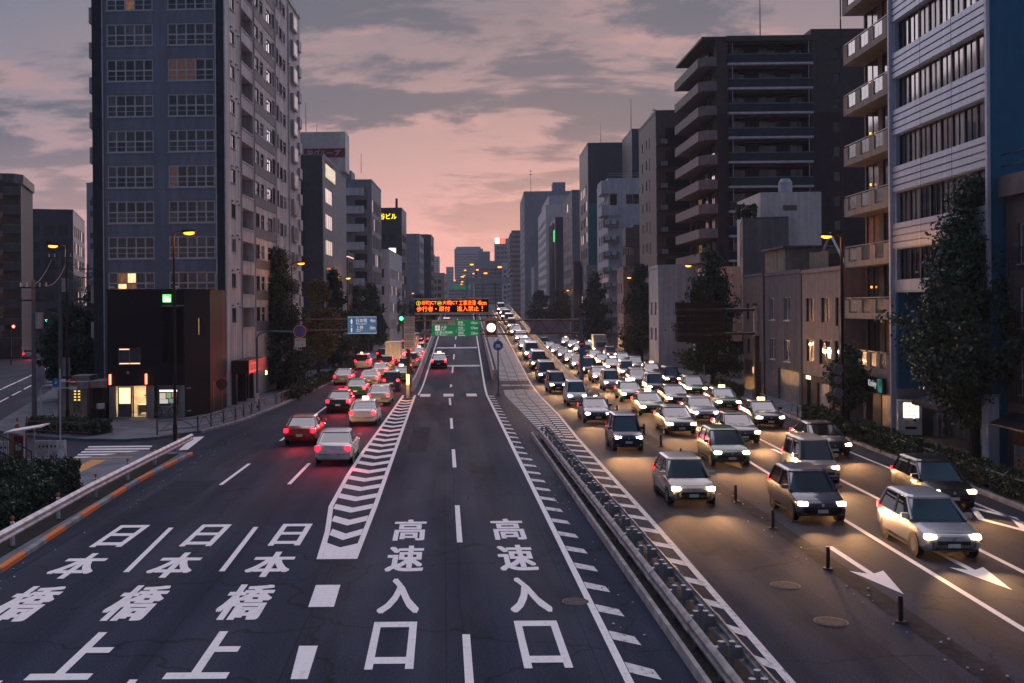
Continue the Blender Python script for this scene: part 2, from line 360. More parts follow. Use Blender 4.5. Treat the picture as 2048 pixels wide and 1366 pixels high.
# corner island between the two streets
isl = [(x - .18, y) for y, x in KL2] + [(-25, 1000), (-75, 300), (-49, 150), (-35.5, 95), (-28.3, 66), (-26.5, 62), (-24, 59.6), (-20, 57.6), (-17.5, 57.2)]
sw2 = struct('sidewalk_corner', MB().prism(isl, -.05, .14), PAVE)
rp = [(x + .18, y) for y, x in KR] + [(140, 1000), (90, -30)]
sw3 = struct('sidewalk_right', MB().prism(rp[::-1], -.05, .14), PAVE)
fl = [(-66, 20), (-52, 90), (-68, 150), (-100, 280), (-160, 500), (-260, 500), (-260, 20)]
sw4 = struct('sidewalk_far_left', MB().prism([(-45, 62), (-52, 90), (-66.5, 147), (-105, 290), (-160, 500), (-260, 500), (-260, 62)][::-1], -.05, .13), PAVE)

def kerb_run(parent, tab, side, y0, y1, step, w=.17, h=.155, painted=None, joint=.015):
    """kerb stones laid end to end along a polyline tab of (Y,X)"""
    y = y0; i = 0
    while y < y1 - .1:
        yb = min(y + step, y1); xa, xb = lerp_poly(tab, y), lerp_poly(tab, yb - joint)
        s = side * w
        mb = MB(); hh = h + random.uniform(-.006, .006); bev = .03
        ring = lambda x, yy: [(x, yy, -.02), (x, yy, hh - bev), (x + (bev if side > 0 else -bev), yy, hh), (x + s, yy, hh), (x + s, yy, -.02)]
        mb.loft([ring(xa, y), ring(xb, yb - joint)])
        mat = CONC if not (painted and painted(y)) else PAINT_O
        obj('kerb_stone', mb, mat, parent)
        y = yb; i += 1
kerb_run(sw1, KL, -1, 12, 51.7, 1.86, painted=lambda y: int((y - 12) / 1.86 + .01) % 2 == 1)
kerb_run(sw2, KL2, -1, 60.9, 150, 2.0)
kerb_run(sw3, KR, 1, 22, 130, 2.0)

# ---- ramps -------------------------------------------------------------------
def rz_(y):                     # height of the climbing lanes
    if y < 90: return 0.0
    if y < 100: return .0025 * (y - 90) ** 2
    if y < 225: return .25 + .05 * (y - 100)
    if y < 245: t = y - 225; return 6.5 + .05 * t - .00125 * t * t
    return 7.0
def shx(y): return 0 if y < 86 else .02 * (y - 86)     # sideways drift of the lanes
YS = [86, 90, 95, 100, 105, 110, 120, 130, 140, 150, 165, 180, 200, 225, 230, 235, 240, 245, 300, 400, 520]
def ribbon(x0, x1, ys, dz=0., z=rz_):
    m = MB(); vs = []
    for y in ys: vs += [(x0 + shx(y), y, z(y) + dz), (x1 + shx(y), y, z(y) + dz)]
    return m.add(vs, [(2 * i, 2 * i + 1, 2 * i + 3, 2 * i + 2) for i in range(len(ys) - 1)])
ramp_o = struct('ramp', ribbon(-2.75, 11.35, YS, .006), ASPH)
def wall(name, x0, x1, h, ys, mat, parent, base=None):
    m = MB(); rings = []
    for y in ys:
        zb = (rz_(y) - .4) if base is None else base
        rings.append([(x0 + shx(y), y, zb), (x1 + shx(y), y, zb), (x1 + shx(y), y, rz_(y) + h), (x0 + shx(y), y, rz_(y) + h)])
    return obj(name, m.loft([r[::-1] for r in rings]), mat, parent)
CONC_L = mk('pale_concrete', (.48, .45, .45), .8, var=.15, stain=.3, fine=.1)
def barrier(x, label, y0, w=.3, solid=True):
    ys = [y for y in YS if y >= y0]
    for i, (a, b) in enumerate(zip(ys, ys[1:])):
        n = max(1, int((b - a) / 5))
        for k in range(n):
            ya, yb = a + (b - a) * k / n, a + (b - a) * (k + 1) / n - .04
            if ya > 260: break
            m = MB(); rr = []
            for y in (ya, yb):
                xs = x + shx(y); zt = rz_(y); zb = -.02 if solid else zt - .3
                rr.append([(xs - w / 2, y, zb), (xs - w / 2, y, zt + .25), (xs - .09, y, zt + .55), (xs - .08, y, zt + .95), (xs + .08, y, zt + .95), (xs + .09, y, zt + .55), (xs + w / 2, y, zt + .25), (xs + w / 2, y, zb)])
            obj('barrier_panel', m.loft([r for r in rr]), CONC_L, root)
for x, lab, y0 in ((-2.78, 'pale concrete barrier along the left edge of the climbing ramp', 90), (4.45, 'pale concrete barrier between the climbing lanes and the descending lanes', 100), (11.42, 'pale concrete barrier along the right edge of the descending ramp', 90)):
    root = thing('ramp_barrier', lab, 'barrier', (0, 0, 0)); barrier(x, lab, y0)
# deck beyond the crest with its piers
vd = thing('viaduct', 'elevated expressway deck beyond the crest of the ramp', 'bridge')
obj('deck', MB().box(-.3, 16.2, 250, 880, 5.3, 6.9), CONC, vd)
for y in range(300, 880, 45): obj('pier', MB().box(5.5, 10.5, y, y + 3, 0, 5.2), CONC, vd)
obj('parapet', MB().box(-.3, 0, 262, 880, 6.92, 8.1), CONC_L, vd); obj('parapet', MB().box(15.9, 16.2, 262, 880, 6.92, 8.1), CONC_L, vd)

# ---- painted markings (children of the road / ramp) ---------------------------
Z1 = .005
def mark(name, poly, z=Z1, mat=None, parent=None): return obj(name, MB().flat(poly, z), mat or PAINT, parent or road)
def strip(name, x, y0, y1, w=.15, mat=None, fx=None, z=Z1):
    fx = fx or (lambda y: x)
    return mark(name, [(fx(y0) - w / 2, y0), (fx(y0) + w / 2, y0), (fx(y1) + w / 2, y1), (fx(y1) - w / 2, y1)], z, mat)
# dashed lines of the left carriageway
LA = [(0, -8.55), (28.8, -8.78), (34.5, -9.05), (43, -9.2), (48.7, -9.1), (57, -8.95), (77, -8.65), (150, -7.2), (300, -2)]
LB = [(0, -5.95), (28.8, -6.15), (43, -6.4), (57, -6.15), (77, -5.92), (150, -4.9), (300, .5)]
for tab in (LA, LB):
    for k in range(-1, 14):
        y0 = 28.7 + 14.15 * k; f = lambda y: lerp_poly(tab, y); strip('lane_dash', 0, y0, y0 + 5.8, .16, fx=f)
for k in range(-1, 5):
    y0 = 9.6 + 15 * k + (0 if k else 0)
    strip('lane_dash', 0, y0 + (8.0 if False else 7.4), y0 + 13.4, .17, fx=lambda y: .44)
strip('edge_line', 3.5, 8, 86, .17)
obj('edge_line', ribbon(3.42, 3.58, [y for y in YS if y < 250], .012), PAINT, ramp_o)
obj('edge_line', ribbon(-2.2, -2.06, [y for y in YS if y < 250], .012), PAINT, ramp_o)
for k in range(8):
    ya = 92 + 14 * k; obj('lane_dash', ribbon(.36, .52, [ya, ya + 3, ya + 6], .012), PAINT, ramp_o)
# rough strips across the ramp
for ya in (112, 134): obj('rumble_strip', ribbon(-1.9, 3.3, [ya, ya + 1.5], .014), PAINT_W, ramp_o)
for x in (-1.55, .35, 2.25): mark('ramp_block_mark', [(x - .42, 84.4), (x + .42, 84.4), (x + .42, 87.0), (x - .42, 87.0)], .012)
# slanted ticks right of the edge line
for k in range(34):
    y = 16.4 + 2.06 * k; e = 4.12 if y < 50 else 4.05
    mark('hatch_tick', [(3.60, y), (e + .02, y - .42), (e - .02, y + .16), (3.60, y + .62)], mat=PAINT_W)
# gore right of the guard rails
L2 = [(0, 6.3), (20, 6.56), (33.7, 6.88), (57, 7.26), (69, 7.58), (87, 7.75)]
for a, b in zip(L2, L2[1:]): mark('edge_line', [(a[1] - .09, a[0]), (a[1] + .09, a[0]), (b[1] + .09, b[0]), (b[1] - .09, b[0])], mat=PAINT_W)
for k in range(21):
    y = 15.2 + 2.06 * k; x1 = lerp_poly(L2, y) - .11
    mark('hatch_tick', [(6.0, y), (x1, y - .75), (x1, y - .15), (6.0, y + .62)], mat=PAINT_W)
y = 57.6
while y < 86:
    x1 = lerp_poly(L2, y) - .12; x0 = max(4.9, 5.55 - .022 * (y - 57))
    for k in range(3):
        a, b = x0 + (x1 - x0) * k / 3 + .03, x0 + (x1 - x0) * (k + 1) / 3 - .03; o_ = (.28 if k == 1 else 0) - .08 * k
        mark('gore_bar', [(a, y + o_), (b, y + o_ - .08), (b, y + o_ + .42), (a, y + o_ + .5)], mat=PAINT_W)
    y += 1.12
y = 86.4; big = MB()
while y < 190:
    x0, x1 = 5.0 + shx(y), 7.75 + shx(y) - max(0, (y - 120)) * .012
    z = rz_(y) + .014; z2 = rz_(y + .55) + .014
    for k in range(3):
        a, b = x0 + (x1 - x0) * k / 3 + .03, x0 + (x1 - x0) * (k + 1) / 3 - .03; o_ = .3 if k == 1 else 0; z, z2 = rz_(y + o_) + .014, rz_(y + o_ + .5) + .014
        q = [(a, y + o_, z), (b, y + o_, z), (b, y + o_ + .5, z2), (a, y + o_ + .5, z2)]
        if y < 130: obj('gore_bar', MB().quad(*q), PAINT_W, ramp_o)
        else: big.quad(*q)
    y += 1.15
tag(obj('gore_bar_rows', big, PAINT_W, ramp_o), kind='stuff')
obj('edge_line', ribbon(7.72, 7.86, [y for y in YS if y < 230], .012), PAINT_W, ramp_o)
# chevron island left of the ramp lanes
CL = [(30, -3.62), (33.7, -3.80), (38, -4.15), (45, -4.18), (52.6, -4.08), (61, -3.88), (86, -3.36)]
CR = [(30, -2.62), (38, -2.54), (61, -2.48), (86, -2.40)]
for tab, nm in ((CL, 'edge_line'), (CR, 'edge_line')):
    for a, b in zip(tab, tab[1:]): mark('edge_line', [(a[1] - .085, a[0]), (a[1] + .085, a[0]), (b[1] + .085, b[0]), (b[1] - .085, b[0])], .006)
mark('chevron_base', [(-3.53, 30), (-2.71, 30), (-2.66, 32.0), (-3.17, 31.45), (-3.64, 32.1)])
for k in range(24):
    y = 33.2 + 2.17 * k
    xl = lerp_poly(CL, y) + .09; xr = lerp_poly(CR, y) - .09; xm = (xl + xr) / 2
    mark('chevron_stripe', [(xl, y), (xm, y - .75), (xr, y), (xr, y + .92), (xm, y + .17), (xl, y + .92)])
mark('block_mark', [(-3.32, 25.2), (-2.7, 25.2), (-2.74, 27.2), (-3.38, 27.2)]); mark('block_mark', [(-3.03, 20.3), (-2.7, 20.3), (-2.74, 22.3), (-3.14, 22.3)])
mark('block_mark', [(-2.95, 15.5), (-2.7, 15.5), (-2.72, 17.5), (-3.0, 17.5)])
# big road characters
def road_char(ch, xc, y0, y1, w): text('painted_character', ch, PAINT, road, xc - w / 2, y0, w, y1 - y0, .036, 'xy', Z1)
rows = [(31.75, 34.95), (28.05, 30.95), (24.2, 27.3), (20.35, 23.35)]
for xc, cells in ((-10.35, '日本橋上'), (-7.62, '日本橋上'), (-4.92, '日本橋上')):
    for ch, (a, b) in zip(cells, rows): road_char(ch, xc + (.0 if ch != '日' else .0), a, b, {'日': .98, '本': 1.22, '橋': 1.18, '上': 1.25}[ch])
rows2 = [(32.3, 35.5), (28.5, 31.6), (24.6, 27.8), (20.8, 23.95)]
for xc in (-1.15, 2.04):
    for ch, (a, b) in zip('高速入口', rows2): road_char(ch, xc, a, b, {'高': 1.06, '速': 1.06, '入': 1.0, '口': .98}[ch])
# crossing of the side street, yellow tactile strip
for k in range(5):
    y = 50.9 + .98 * k; d = -.16 * k
    mark('crossing_bar', [(-18.1 + d, y), (-14.75 + d, y + .05), (-14.85 + d, y + .6), (-18.2 + d, y + .55)])
mark('crossing_bar', [(-13.65, 53.5), (-13.2, 53.7), (-13.6, 59.2), (-14.15, 59.0)])
obj('tactile_strip', MB().flat([(-16.5, 43.6), (-15.95, 43.4), (-15.95, 49.3), (-16.7, 49.4)], .136), PAINT_Y, sw1)
mark('tactile_strip', [(-18.6, 49.85), (-15.0, 50.1), (-15.0, 50.35), (-18.6, 50.15)], .138, PAINT_Y, sw1)
# left street lines
def along(px, py, t): return (px - .257 * t, py + t)
for t in range(-2, 10):
    a = along(-41.0, 97, t * 9); b = along(-41.0, 97, t * 9 + 8.4); mark('lane_line', [(a[0] - .1, a[1]), (a[0] + .1, a[1]), (b[0] + .1, b[1]), (b[0] - .1, b[1])])
for t in range(-1, 12):
    a = along(-35.0, 82, t * 7); b = along(-35.0, 82, t * 7 + 5); mark('lane_line', [(a[0] - .09, a[1]), (a[0] + .09, a[1]), (b[0] + .09, b[1]), (b[0] - .09, b[1])])
mark('stop_line', [(-34, 67.6), (-27.6, 66.9), (-27.6, 67.5), (-34, 68.2)])
mark('turn_arrow', [(-28.7, 71.4), (-28.2, 71.6), (-28.4, 73.4), (-28.0, 73.2), (-28.2, 75.6), (-28.6, 75.0), (-28.9, 75.2)])
for k in range(3): mark('crossing_bar', [(-26.5 - 1.3 * k, 57.0), (-25.8 - 1.3 * k, 56.8), (-26.6 - 1.3 * k, 60.6), (-27.3 - 1.3 * k, 60.8)])
# right carriageway
PL = lambda y: 9.65 + .0262 * y
RA = lambda y: 11.55 + .051 * y
RB = lambda y: 14.0 + .052 * y
for f in (RA, RB):
    strip('lane_line', 0, 12, 62, .17, fx=f)
    for k in range(9): strip('lane_dash', 0, 70 + 14 * k, 76 + 14 * k, .16, fx=f)
strip('lane_line', 0, 12, 60, .14, fx=lambda y: 17.2 + .05 * y, mat=PAINT_W)
mark('median_strip', [(9.75, -5), (10.35, -5), (11.95, 86), (11.35, 86)], .004, mk('dark_median', (.014, .018, .028), .95, spec=.06, var=.4, scale=3, fine=.4, bump=.4))
def arrow(xc, y0):   # straight-on arrow, pointing to the viewer
    mark('lane_arrow', [(xc - .09, y0 + 2.0), (xc - .46, y0 + 2.3), (xc, y0), (xc + .46, y0 + 2.3), (xc + .09, y0 + 2.0), (xc + .16, y0 + 5.2), (xc - .04, y0 + 5.2)][::-1])
arrow(11.35, 25.9); arrow(14.2, 26.2); arrow(17.0, 24.6); arrow(13.1, 46); arrow(16.3, 47)
def diamond(xc, y0):
    o = [(xc, y0), (xc + .85, y0 + 2.4), (xc + .3, y0 + 4.6), (xc - .55, y0 + 2.2)]
    c = (sum(p[0] for p in o) / 4, sum(p[1] for p in o) / 4); i = [(c[0] + (p[0] - c[0]) * .66, c[1] + (p[1] - c[1]) * .66) for p in o]
    m = MB().add([(x, y, Z1) for x, y in o + i], [(k, (k + 1) % 4, 4 + (k + 1) % 4, 4 + k) for k in range(4)]); obj('diamond_mark', m, PAINT, road)
diamond(18.3, 32.6); diamond(18.4, 50.8)
# tar seam by the middle lane line, patches
TAR = mk('tar_seam', (.008, .009, .012), .9, spec=.1, var=.2)
m = MB(); random.seed(3); pv = None
for k in range(90):
    y = 10 + k * .75; x = .36 + .03 * sin(y * .9) + random.uniform(-.012, .012)
    if pv: m.quad((pv[0] - .012, pv[1], .003), (pv[0] + .012, pv[1], .003), (x + .012, y, .003), (x - .012, y, .003))
    pv = (x, y)
obj('tar_seam', m, TAR, road)
for (x, y0, y1, w) in ((-3.3, 14, 60, .012), (-11.95, 20, 52, .02)): obj('tar_seam', MB().quad((x - w, y0, .003), (x + w, y0, .003), (x + w + .5 * (y1 - y0) / 60, y1, .003), (x - w + .5 * (y1 - y0) / 60, y1, .003)), TAR, road)
PATCH = mk('asphalt_patch', (.012, .018, .034), .9, spec=.08, var=.25, scale=2, fine=.35, fscale=40, bump=.3)
for x0, x1, y0, y1 in ((-1.9, -.9, 52, 63), (-11.4, -9.6, 38.5, 44), (7.4, 8.2, 30, 42), (14.6, 15.2, 20, 33)): mark('repair_patch', [(x0, y0), (x1, y0 + .1), (x1 + .05, y1), (x0 + .03, y1 - .1)], .0025, PATCH)
# manhole covers
IRON = mk('cast_iron', (.085, .07, .068), .7, .2, spec=.2, var=.25, scale=8, stain=.2)
for i, (x, y, lab) in enumerate(((3.16, 25.5, 'round iron manhole cover left of the long white edge line'), (8.71, 26.8, 'round iron manhole cover in the exit lane, the farther of two'), (8.73, 23.7, 'round iron manhole cover in the exit lane, the nearer of two'))):
    t = thing('manhole_cover', lab, 'manhole cover', (x, y, 0), group='manhole covers in the roadway')
    R_ = .33 if i == 0 else .38
    ring = MB()
    for k in range(28):
        a, b = 2 * pi * k / 28, 2 * pi * (k + 1) / 28
        ring.add([(R_ * cos(a), R_ * sin(a), .008), (R_ * cos(b), R_ * sin(b), .008), ((R_ - .05) * cos(b), (R_ - .05) * sin(b), .012), ((R_ - .05) * cos(a), (R_ - .05) * sin(a), .012)], [(0, 1, 2, 3)])
    obj('rim', ring, IRON, t)
    obj('plate', MB().cyl((0, 0, -.01), (0, 0, .005), R_ - .05, n=24), mk('manhole_plate', (.022, .022, .026), .8, .1, spec=.1), t)
    ribs = MB()
    for k in range(-5, 6):
        xx = k * .055; h = sqrt(max(0, (R_ - .07) ** 2 - xx * xx)); ribs.box(xx - .014, xx + .014, -h, h, .005, .013)
        ribs.box(-h, h, xx - .007, xx + .007, .005, .011)
    obj('ribs', ribs, IRON, t)
# pale pebbles and litter on the tarmac
random.seed(11); m = MB()
for k in range(150):
    x, y = random.choice([(random.uniform(3.7, 4.8), random.uniform(14, 60)), (random.uniform(9.9, 10.9), random.uniform(14, 60)), (random.uniform(-12.1, -11.4), random.uniform(20, 60))])
    r = random.uniform(.012, .04); m.sphere((x, y, r * .6), r, r * 1.2, r * .7, 5, 4)
tag(obj('pebbles', m, mk('pebble', (.5, .48, .46), .8)), 'small pale pebbles scattered along the gutter edges', 'pebbles', kind='stuff')

# ------------------------------------------------------------------ guard rails
def wbeam(mb, xa, ya, xb, yb, zc, face, h=.35, dep=.09, sag=0):
    """W-beam between two points; face = +1 bulges towards +X"""
    prof = [(-.5, 0), (-.42, .5), (-.30, 1), (-.18, 1), (-.05, .15), (.05, .15), (.18, 1), (.30, 1), (.42, .5), (.5, 0)]
    rr = []
    for x, y in ((xa, ya), (xb, yb)):
        front = [(x + face * dep * d, y, zc + h * v) for v, d in prof]; back = [(x + face * dep * d - face * .012, y, zc + h * v) for v, d in reversed(prof)]
        rr.append(front + back)
    if face > 0: rr = [r[::-1] for r in rr]
    return mb.loft(rr)
rail_m = mk('rail_steel', (.34, .315, .325), .65, .0, var=.14, scale=3, stain=.35)
POST_M = mk('post_steel', (.33, .31, .32), .5, .4, var=.15)
bed = struct('median_bed', MB().prism([(4.9, 8), (5.8, 8), (5.75, 48), (5.45, 58), (4.95, 58)], 0, .07), SOIL)
obj('gutter_plate', MB().box(5.25, 5.29, 9, 56, .05, .34), mk('gutter_steel', (.16, .19, .23), .45, .5, var=.2), bed)
for k in range(24):
    y = 10 + 2 * k; obj('kerb_stone', MB().prism([(4.80, y), (4.9, y), (4.9, y + 1.985), (4.80, y + 1.985)], 0, .24), rail_m if False else CONC_L, bed)
gr1 = thing('guard_rail', 'steel guard rail along the left side of the median, facing the entry lanes', 'guard rail', (5.05, 20, 0), group='median guard rails')
gr2 = thing('guard_rail', 'steel guard rail along the right side of the median, facing the exit lane', 'guard rail', (5.62, 20, 0), group='median guard rails')
for k in range(12):
    ya = 9.6 + 4 * k - 20; yb = ya + 4.08
    fl_ = 0 if k < 11 else -.25
    obj('beam', wbeam(MB(), 0, ya, fl_ * .4, yb, .60, -1), rail_m, gr1)
    obj('splice_plate', wbeam(MB(), -.016, ya - .22, -.016, ya + .3, .60, -1, h=.37), rail_m, gr1)
    for j in (0, 2):
        py_ = ya + j + .25
        obj('post', lambda: MB().cyl((0, 0, 0), (0, 0, .80), .058, n=12).cyl((0, 0, .80), (0, 0, .82), .064, n=12), POST_M, gr1, (.17, py_, 0), key='grpost')
        obj('bracket', lambda: MB().box(-.16, .0, -.06, .06, .5, .72), POST_M, gr1, (.17, py_, 0), key='grbr')
    obj('beam', wbeam(MB(), 0, ya, 0, yb, .60, 1), rail_m, gr2)
    obj('splice_plate', wbeam(MB(), .016, ya - .22, .016, ya + .3, .60, 1, h=.37), rail_m, gr2)
    for j in (0, .42, 2):
        obj('post', None, POST_M, gr2, (-.19, ya + j + .25, 0), key='grpost')
        if j in (0, 2): obj('bracket', lambda: MB().box(0, .19, -.06, .06, .5, .72), POST_M, gr2, (-.19, ya + j + .25, 0), key='grbr2')
# white guard rail by the hedge on the left
gl = thing('guard_rail', 'white painted guard rail in front of the clipped hedge', 'guard rail', (-13.0, 40, .0))
GX = lambda y: lerp_poly([(10, -12.75), (30, -12.85), (38, -13.05), (45, -13.05), (56, -12.95)], y) + 13.0
for k in range(7):
    ya = 26.2 + 4 * k; yb = min(ya + 4.05, 53.6)
    obj('beam', wbeam(MB(), GX(ya) , ya - 40, GX(yb), yb - 40, .66, 1, h=.36, dep=.1), STEEL_W, gl)
    for yy in (ya + 1.2,):
        obj('post', MB().cyl((GX(yy) - .12, yy - 40, .1), (GX(yy) - .12, yy - 40, .86), .065, n=12), STEEL_W, gl)
        d = obj('delineator', MB().cyl((GX(yy) - .12, yy - 40 - .01, .98), (GX(yy) - .12, yy - 40 + .02, .98), .055, n=12).box(GX(yy) - .135, GX(yy) - .105, yy - 40, yy - 39.98, .85, .95), mk('orange_reflector', (.6, .16, .03), .3), gl)
random.seed(5)
# rubber lane posts
for i, y in enumerate((18.9, 23.6, 28.4, 33.6, 38.3, 43.5, 48.3, 53.4, 58.6, 64.0, 69.3, 74.3, 79.4)):
    if i == 0: continue
    t = thing('lane_post', f'{ORD[i-1]} dark rubber lane post of the row, counted from the bottom of the photo' if i > 1 else 'nearest dark rubber lane post beside the exit lane', 'bollard', (PL(y), y, .004), group='rubber posts beside the exit lane')
    obj('base', lambda: MB().cyl((0, 0, 0), (0, 0, .04), .14, .12, n=14), RUBBER, t, key='lpb')
    obj('tube', lambda: MB().cyl((0, 0, .04), (0, 0, .6), .052, .05, n=12), mk('rubber_tube', (.03, .022, .024), .6, var=.3), t, key='lpt')
    obj('reflector_band', lambda: MB().cyl((0, 0, .40), (0, 0, .48), .055, n=12).cyl((0, 0, .22), (0, 0, .3), .055, n=12), RUBBER, t, key='lpr')
# ------------------------------------------------------------------ buildings
DR = -atan2(.04, 1)            # street direction turns a little to the right
def wallgrid(p0, p1, z0, z1, ops, depth=.18, back=None):
    """vertical wall p0->p1 with real openings (u0,u1,v0,v1); outward normal is to the right of p0->p1"""
    m = MB(); dx, dy = p1[0] - p0[0], p1[1] - p0[1]; L = hypot(dx, dy); ux, uy = dx / L, dy / L; nx, ny = uy, -ux
    us = sorted({0., L} | {round(o[0], 4) for o in ops} | {round(o[1], 4) for o in ops}); vs = sorted({z0, z1} | {round(o[2], 4) for o in ops} | {round(o[3], 4) for o in ops})
    P = lambda u, v, d=0: (p0[0] + ux * u - nx * d, p0[1] + uy * u - ny * d, v)
    for j in range(len(vs) - 1):
        vm = (vs[j] + vs[j + 1]) / 2; run = None
        row = [o for o in ops if o[2] < vm < o[3]]
        for i in range(len(us) - 1):
            um = (us[i] + us[i + 1]) / 2
            hole = any(o[0] < um < o[1] for o in row)
            if not hole:
                if run is None: run = us[i]
            if (hole or i == len(us) - 2) and run is not None:
                e = us[i] if hole else us[i + 1]
                m.quad(P(run, vs[j]), P(e, vs[j]), P(e, vs[j + 1]), P(run, vs[j + 1])); run = None
    for o in ops:
        a, b, c, d = o[:4]; dd = o[4] if len(o) > 4 else depth
        m.quad(P(a, c), P(b, c), P(b, c, dd), P(a, c, dd)); m.quad(P(a, d, dd), P(b, d, dd), P(b, d), P(a, d))
        m.quad(P(a, c, dd), P(a, d, dd), P(a, d), P(a, c)); m.quad(P(b, c), P(b, d), P(b, d, dd), P(b, c, dd))
        if len(o) > 4: m.quad(P(a, c, dd), P(b, c, dd), P(b, d, dd), P(a, d, dd))
    return m
def place(p0, p1, u, v, depth):
    dx, dy = p1[0] - p0[0], p1[1] - p0[1]; L = hypot(dx, dy); ux, uy = dx / L, dy / L; nx, ny = uy, -ux
    return (p0[0] + ux * u - nx * depth, p0[1] + uy * u - ny * depth, v), atan2(uy, ux)
def frame_mb(w, h, nx, ny, f=.05, d=.06, transom=None):
    m = MB(); 
    m.box(0, w, -d, 0, 0, f).box(0, w, -d, 0, h - f, h).box(0, f, -d, 0, f, h - f).box(w - f, w, -d, 0, f, h - f)
    for i in range(1, nx): x = w * i / nx; m.box(x - f / 2, x + f / 2, -d * .9, 0, f, h - f)
    for j in range(1, ny):
        z = h * j / ny if not transom else h * transom
        m.box(f, w - f, -d * .8, 0, z - f / 2, z + f / 2)
    return m
def window(parent, p0, p1, u0, u1, v0, v1, pane, depth=.16, nx=2, ny=1, f=.045, frame=None, sill=False, each=False):
    w, h = round(u1 - u0, 3), round(v1 - v0, 3)
    loc, rz = place(p0, p1, u0, v0, depth)
    o = obj('window', lambda: frame_mb(w, h, nx, ny, f), frame or WHITE_FRAME, parent, loc, rz, key=('fr', w, h, nx, ny, f))
    if each:
        for i in range(nx):
            for j in range(ny):
                mat = pane(i, j) if callable(pane) else pane
                pw, ph = round(w / nx - f, 3), round(h / ny - f, 3)
                obj('pane', lambda: MB().box(0, pw, -.012, .0, 0, ph), mat, o, (w * i / nx + f / 2, -.012, h * j / ny + f / 2), key=('pn', pw, ph))
    else:
        mat = pane(0, 0) if callable(pane) else pane
        obj('pane', lambda: MB().box(f, w - f, -.02, -.008, f, h - f), mat, o, key=('pn1', w, h, f))
    if sill:
        obj('sill', lambda: MB().box(-.05, w + .05, -depth - .06, 0, -.05, 0), frame or WHITE_FRAME, o, key=('sl', w, depth))
    return o
def far_window(parent, p0, p1, u0, u1, v0, v1, pane, depth=.15):
    w, h = round(u1 - u0, 3), round(v1 - v0, 3); loc, rz = place(p0, p1, u0, v0, depth)
    return obj('window', lambda: MB().box(0, w, -.03, 0, 0, h).box(w * .48, w * .52, -.06, -.03, 0, h), pane, parent, loc, rz, key=('fw', w, h))
def pick(*w):
    t = random.uniform(0, sum(x[1] for x in w)); 
    for m, k in w:
        t -= k
        if t <= 0: return m
    return w[-1][0]
def rnd_pane(lit=.05): return pick((G_DARK, 3), (G_GREY, 1.2), (G_CURT, 1.2), (G_CURT2, 2), (L_DIM, lit * 8), (L_WARM, lit * 3))
def antenna(label, x, y, z, h, cross=False):
    m = MB().cyl((0, 0, 0), (0, 0, h), max(.05, h * .011), .03, 6)
    t = thing('antenna_mast', label, 'antenna', (x, y, z)); obj('mast', m, STEEL_D, t)
    if cross: obj('crossbars', MB().box(-.6, .6, -.02, .02, h * .75, h * .78).box(-.4, .4, -.02, .02, h * .88, h * .91), STEEL_D, t)

# ---- the tall tower on the left corner --------------------------------------------
random.seed(21)
TW = mk('tower_tile', (.21, .25, .325), .6, var=.10, scale=.4, stain=.16, tile=(.095, .22, .006, 0, .72))
TS = mk('tower_side_concrete', (.52, .47, .48), .75, var=.10, scale=.5, stain=.30, fine=.06)
TD = mk('tower_dark_strip', (.028, .035, .05), .6, var=.15)
TG = mk('tower_grey_panel', (.15, .14, .15), .7, var=.15, stain=.2, fine=.1)
t = thing('apartment_tower', 'tall pale tiled apartment tower on the left street corner', 'building', (-15.75, 76, .1), DR)
Wd, Dp, Ht, FL = 9.8, 31.0, 36.6, 2.59
A, B = (-Wd, 0), (0, 0)
tops = [28.0 - FL * k for k in range(-3, 9)]
GL = ((1.05, 4.5), (5.55, 9.0))
ops = [(a, b, z - 1.64, z) for z in tops for a, b in GL]
obj('wall', wallgrid(A, B, 0, Ht, ops, .14), TW, t)
def tower_panes(r, c):
    def f(i, j):
        if (r, c) == (10, 0) and i in (1, 2): return L_WARM if (i + j) % 2 else L_DIM
        if (r, c) == (11, 0) and i == 2: return L_WARM
        if (r, c) == (4, 1) and i in (0, 1, 2): return L_CURT
        if (r, c) == (7, 1) and i == 0: return L_CURT
        if (r, c) == (2, 0) and i == 2: return L_DIM
        return pick((G_DARK, 4), (G_CURT, 1.2), (G_CURT2, 3), (G_GREY, .8))
    return f
for r, z in enumerate(tops):
    for c, (a, b) in enumerate(GL):
        wobj = window(t, A, B, a, b, z - 1.64, z, tower_panes(r, c), .13, 5, 2, .10, sill=True, each=True)
        obj('transom', lambda: MB().box(.05, 3.4, -.075, -.0, .40, .44), WHITE_FRAME, wobj, key='ttr')
# dark strips at the corners with pale down pipes
for u0, u1 in ((0, .78), (9.15, 9.8)):
    obj('corner_strip', MB().box(-Wd + u0 + .01, -Wd + u1 - .01, -.10, .0, 0, Ht), TD, t)
for u in (.80, 9.12, 9.78): obj('down_pipe', MB().cyl((-Wd + u, -.14, .1), (-Wd + u, -.14, Ht - .3), .045, n=8), mk('pale_pipe', (.5, .52, .56), .5), t)
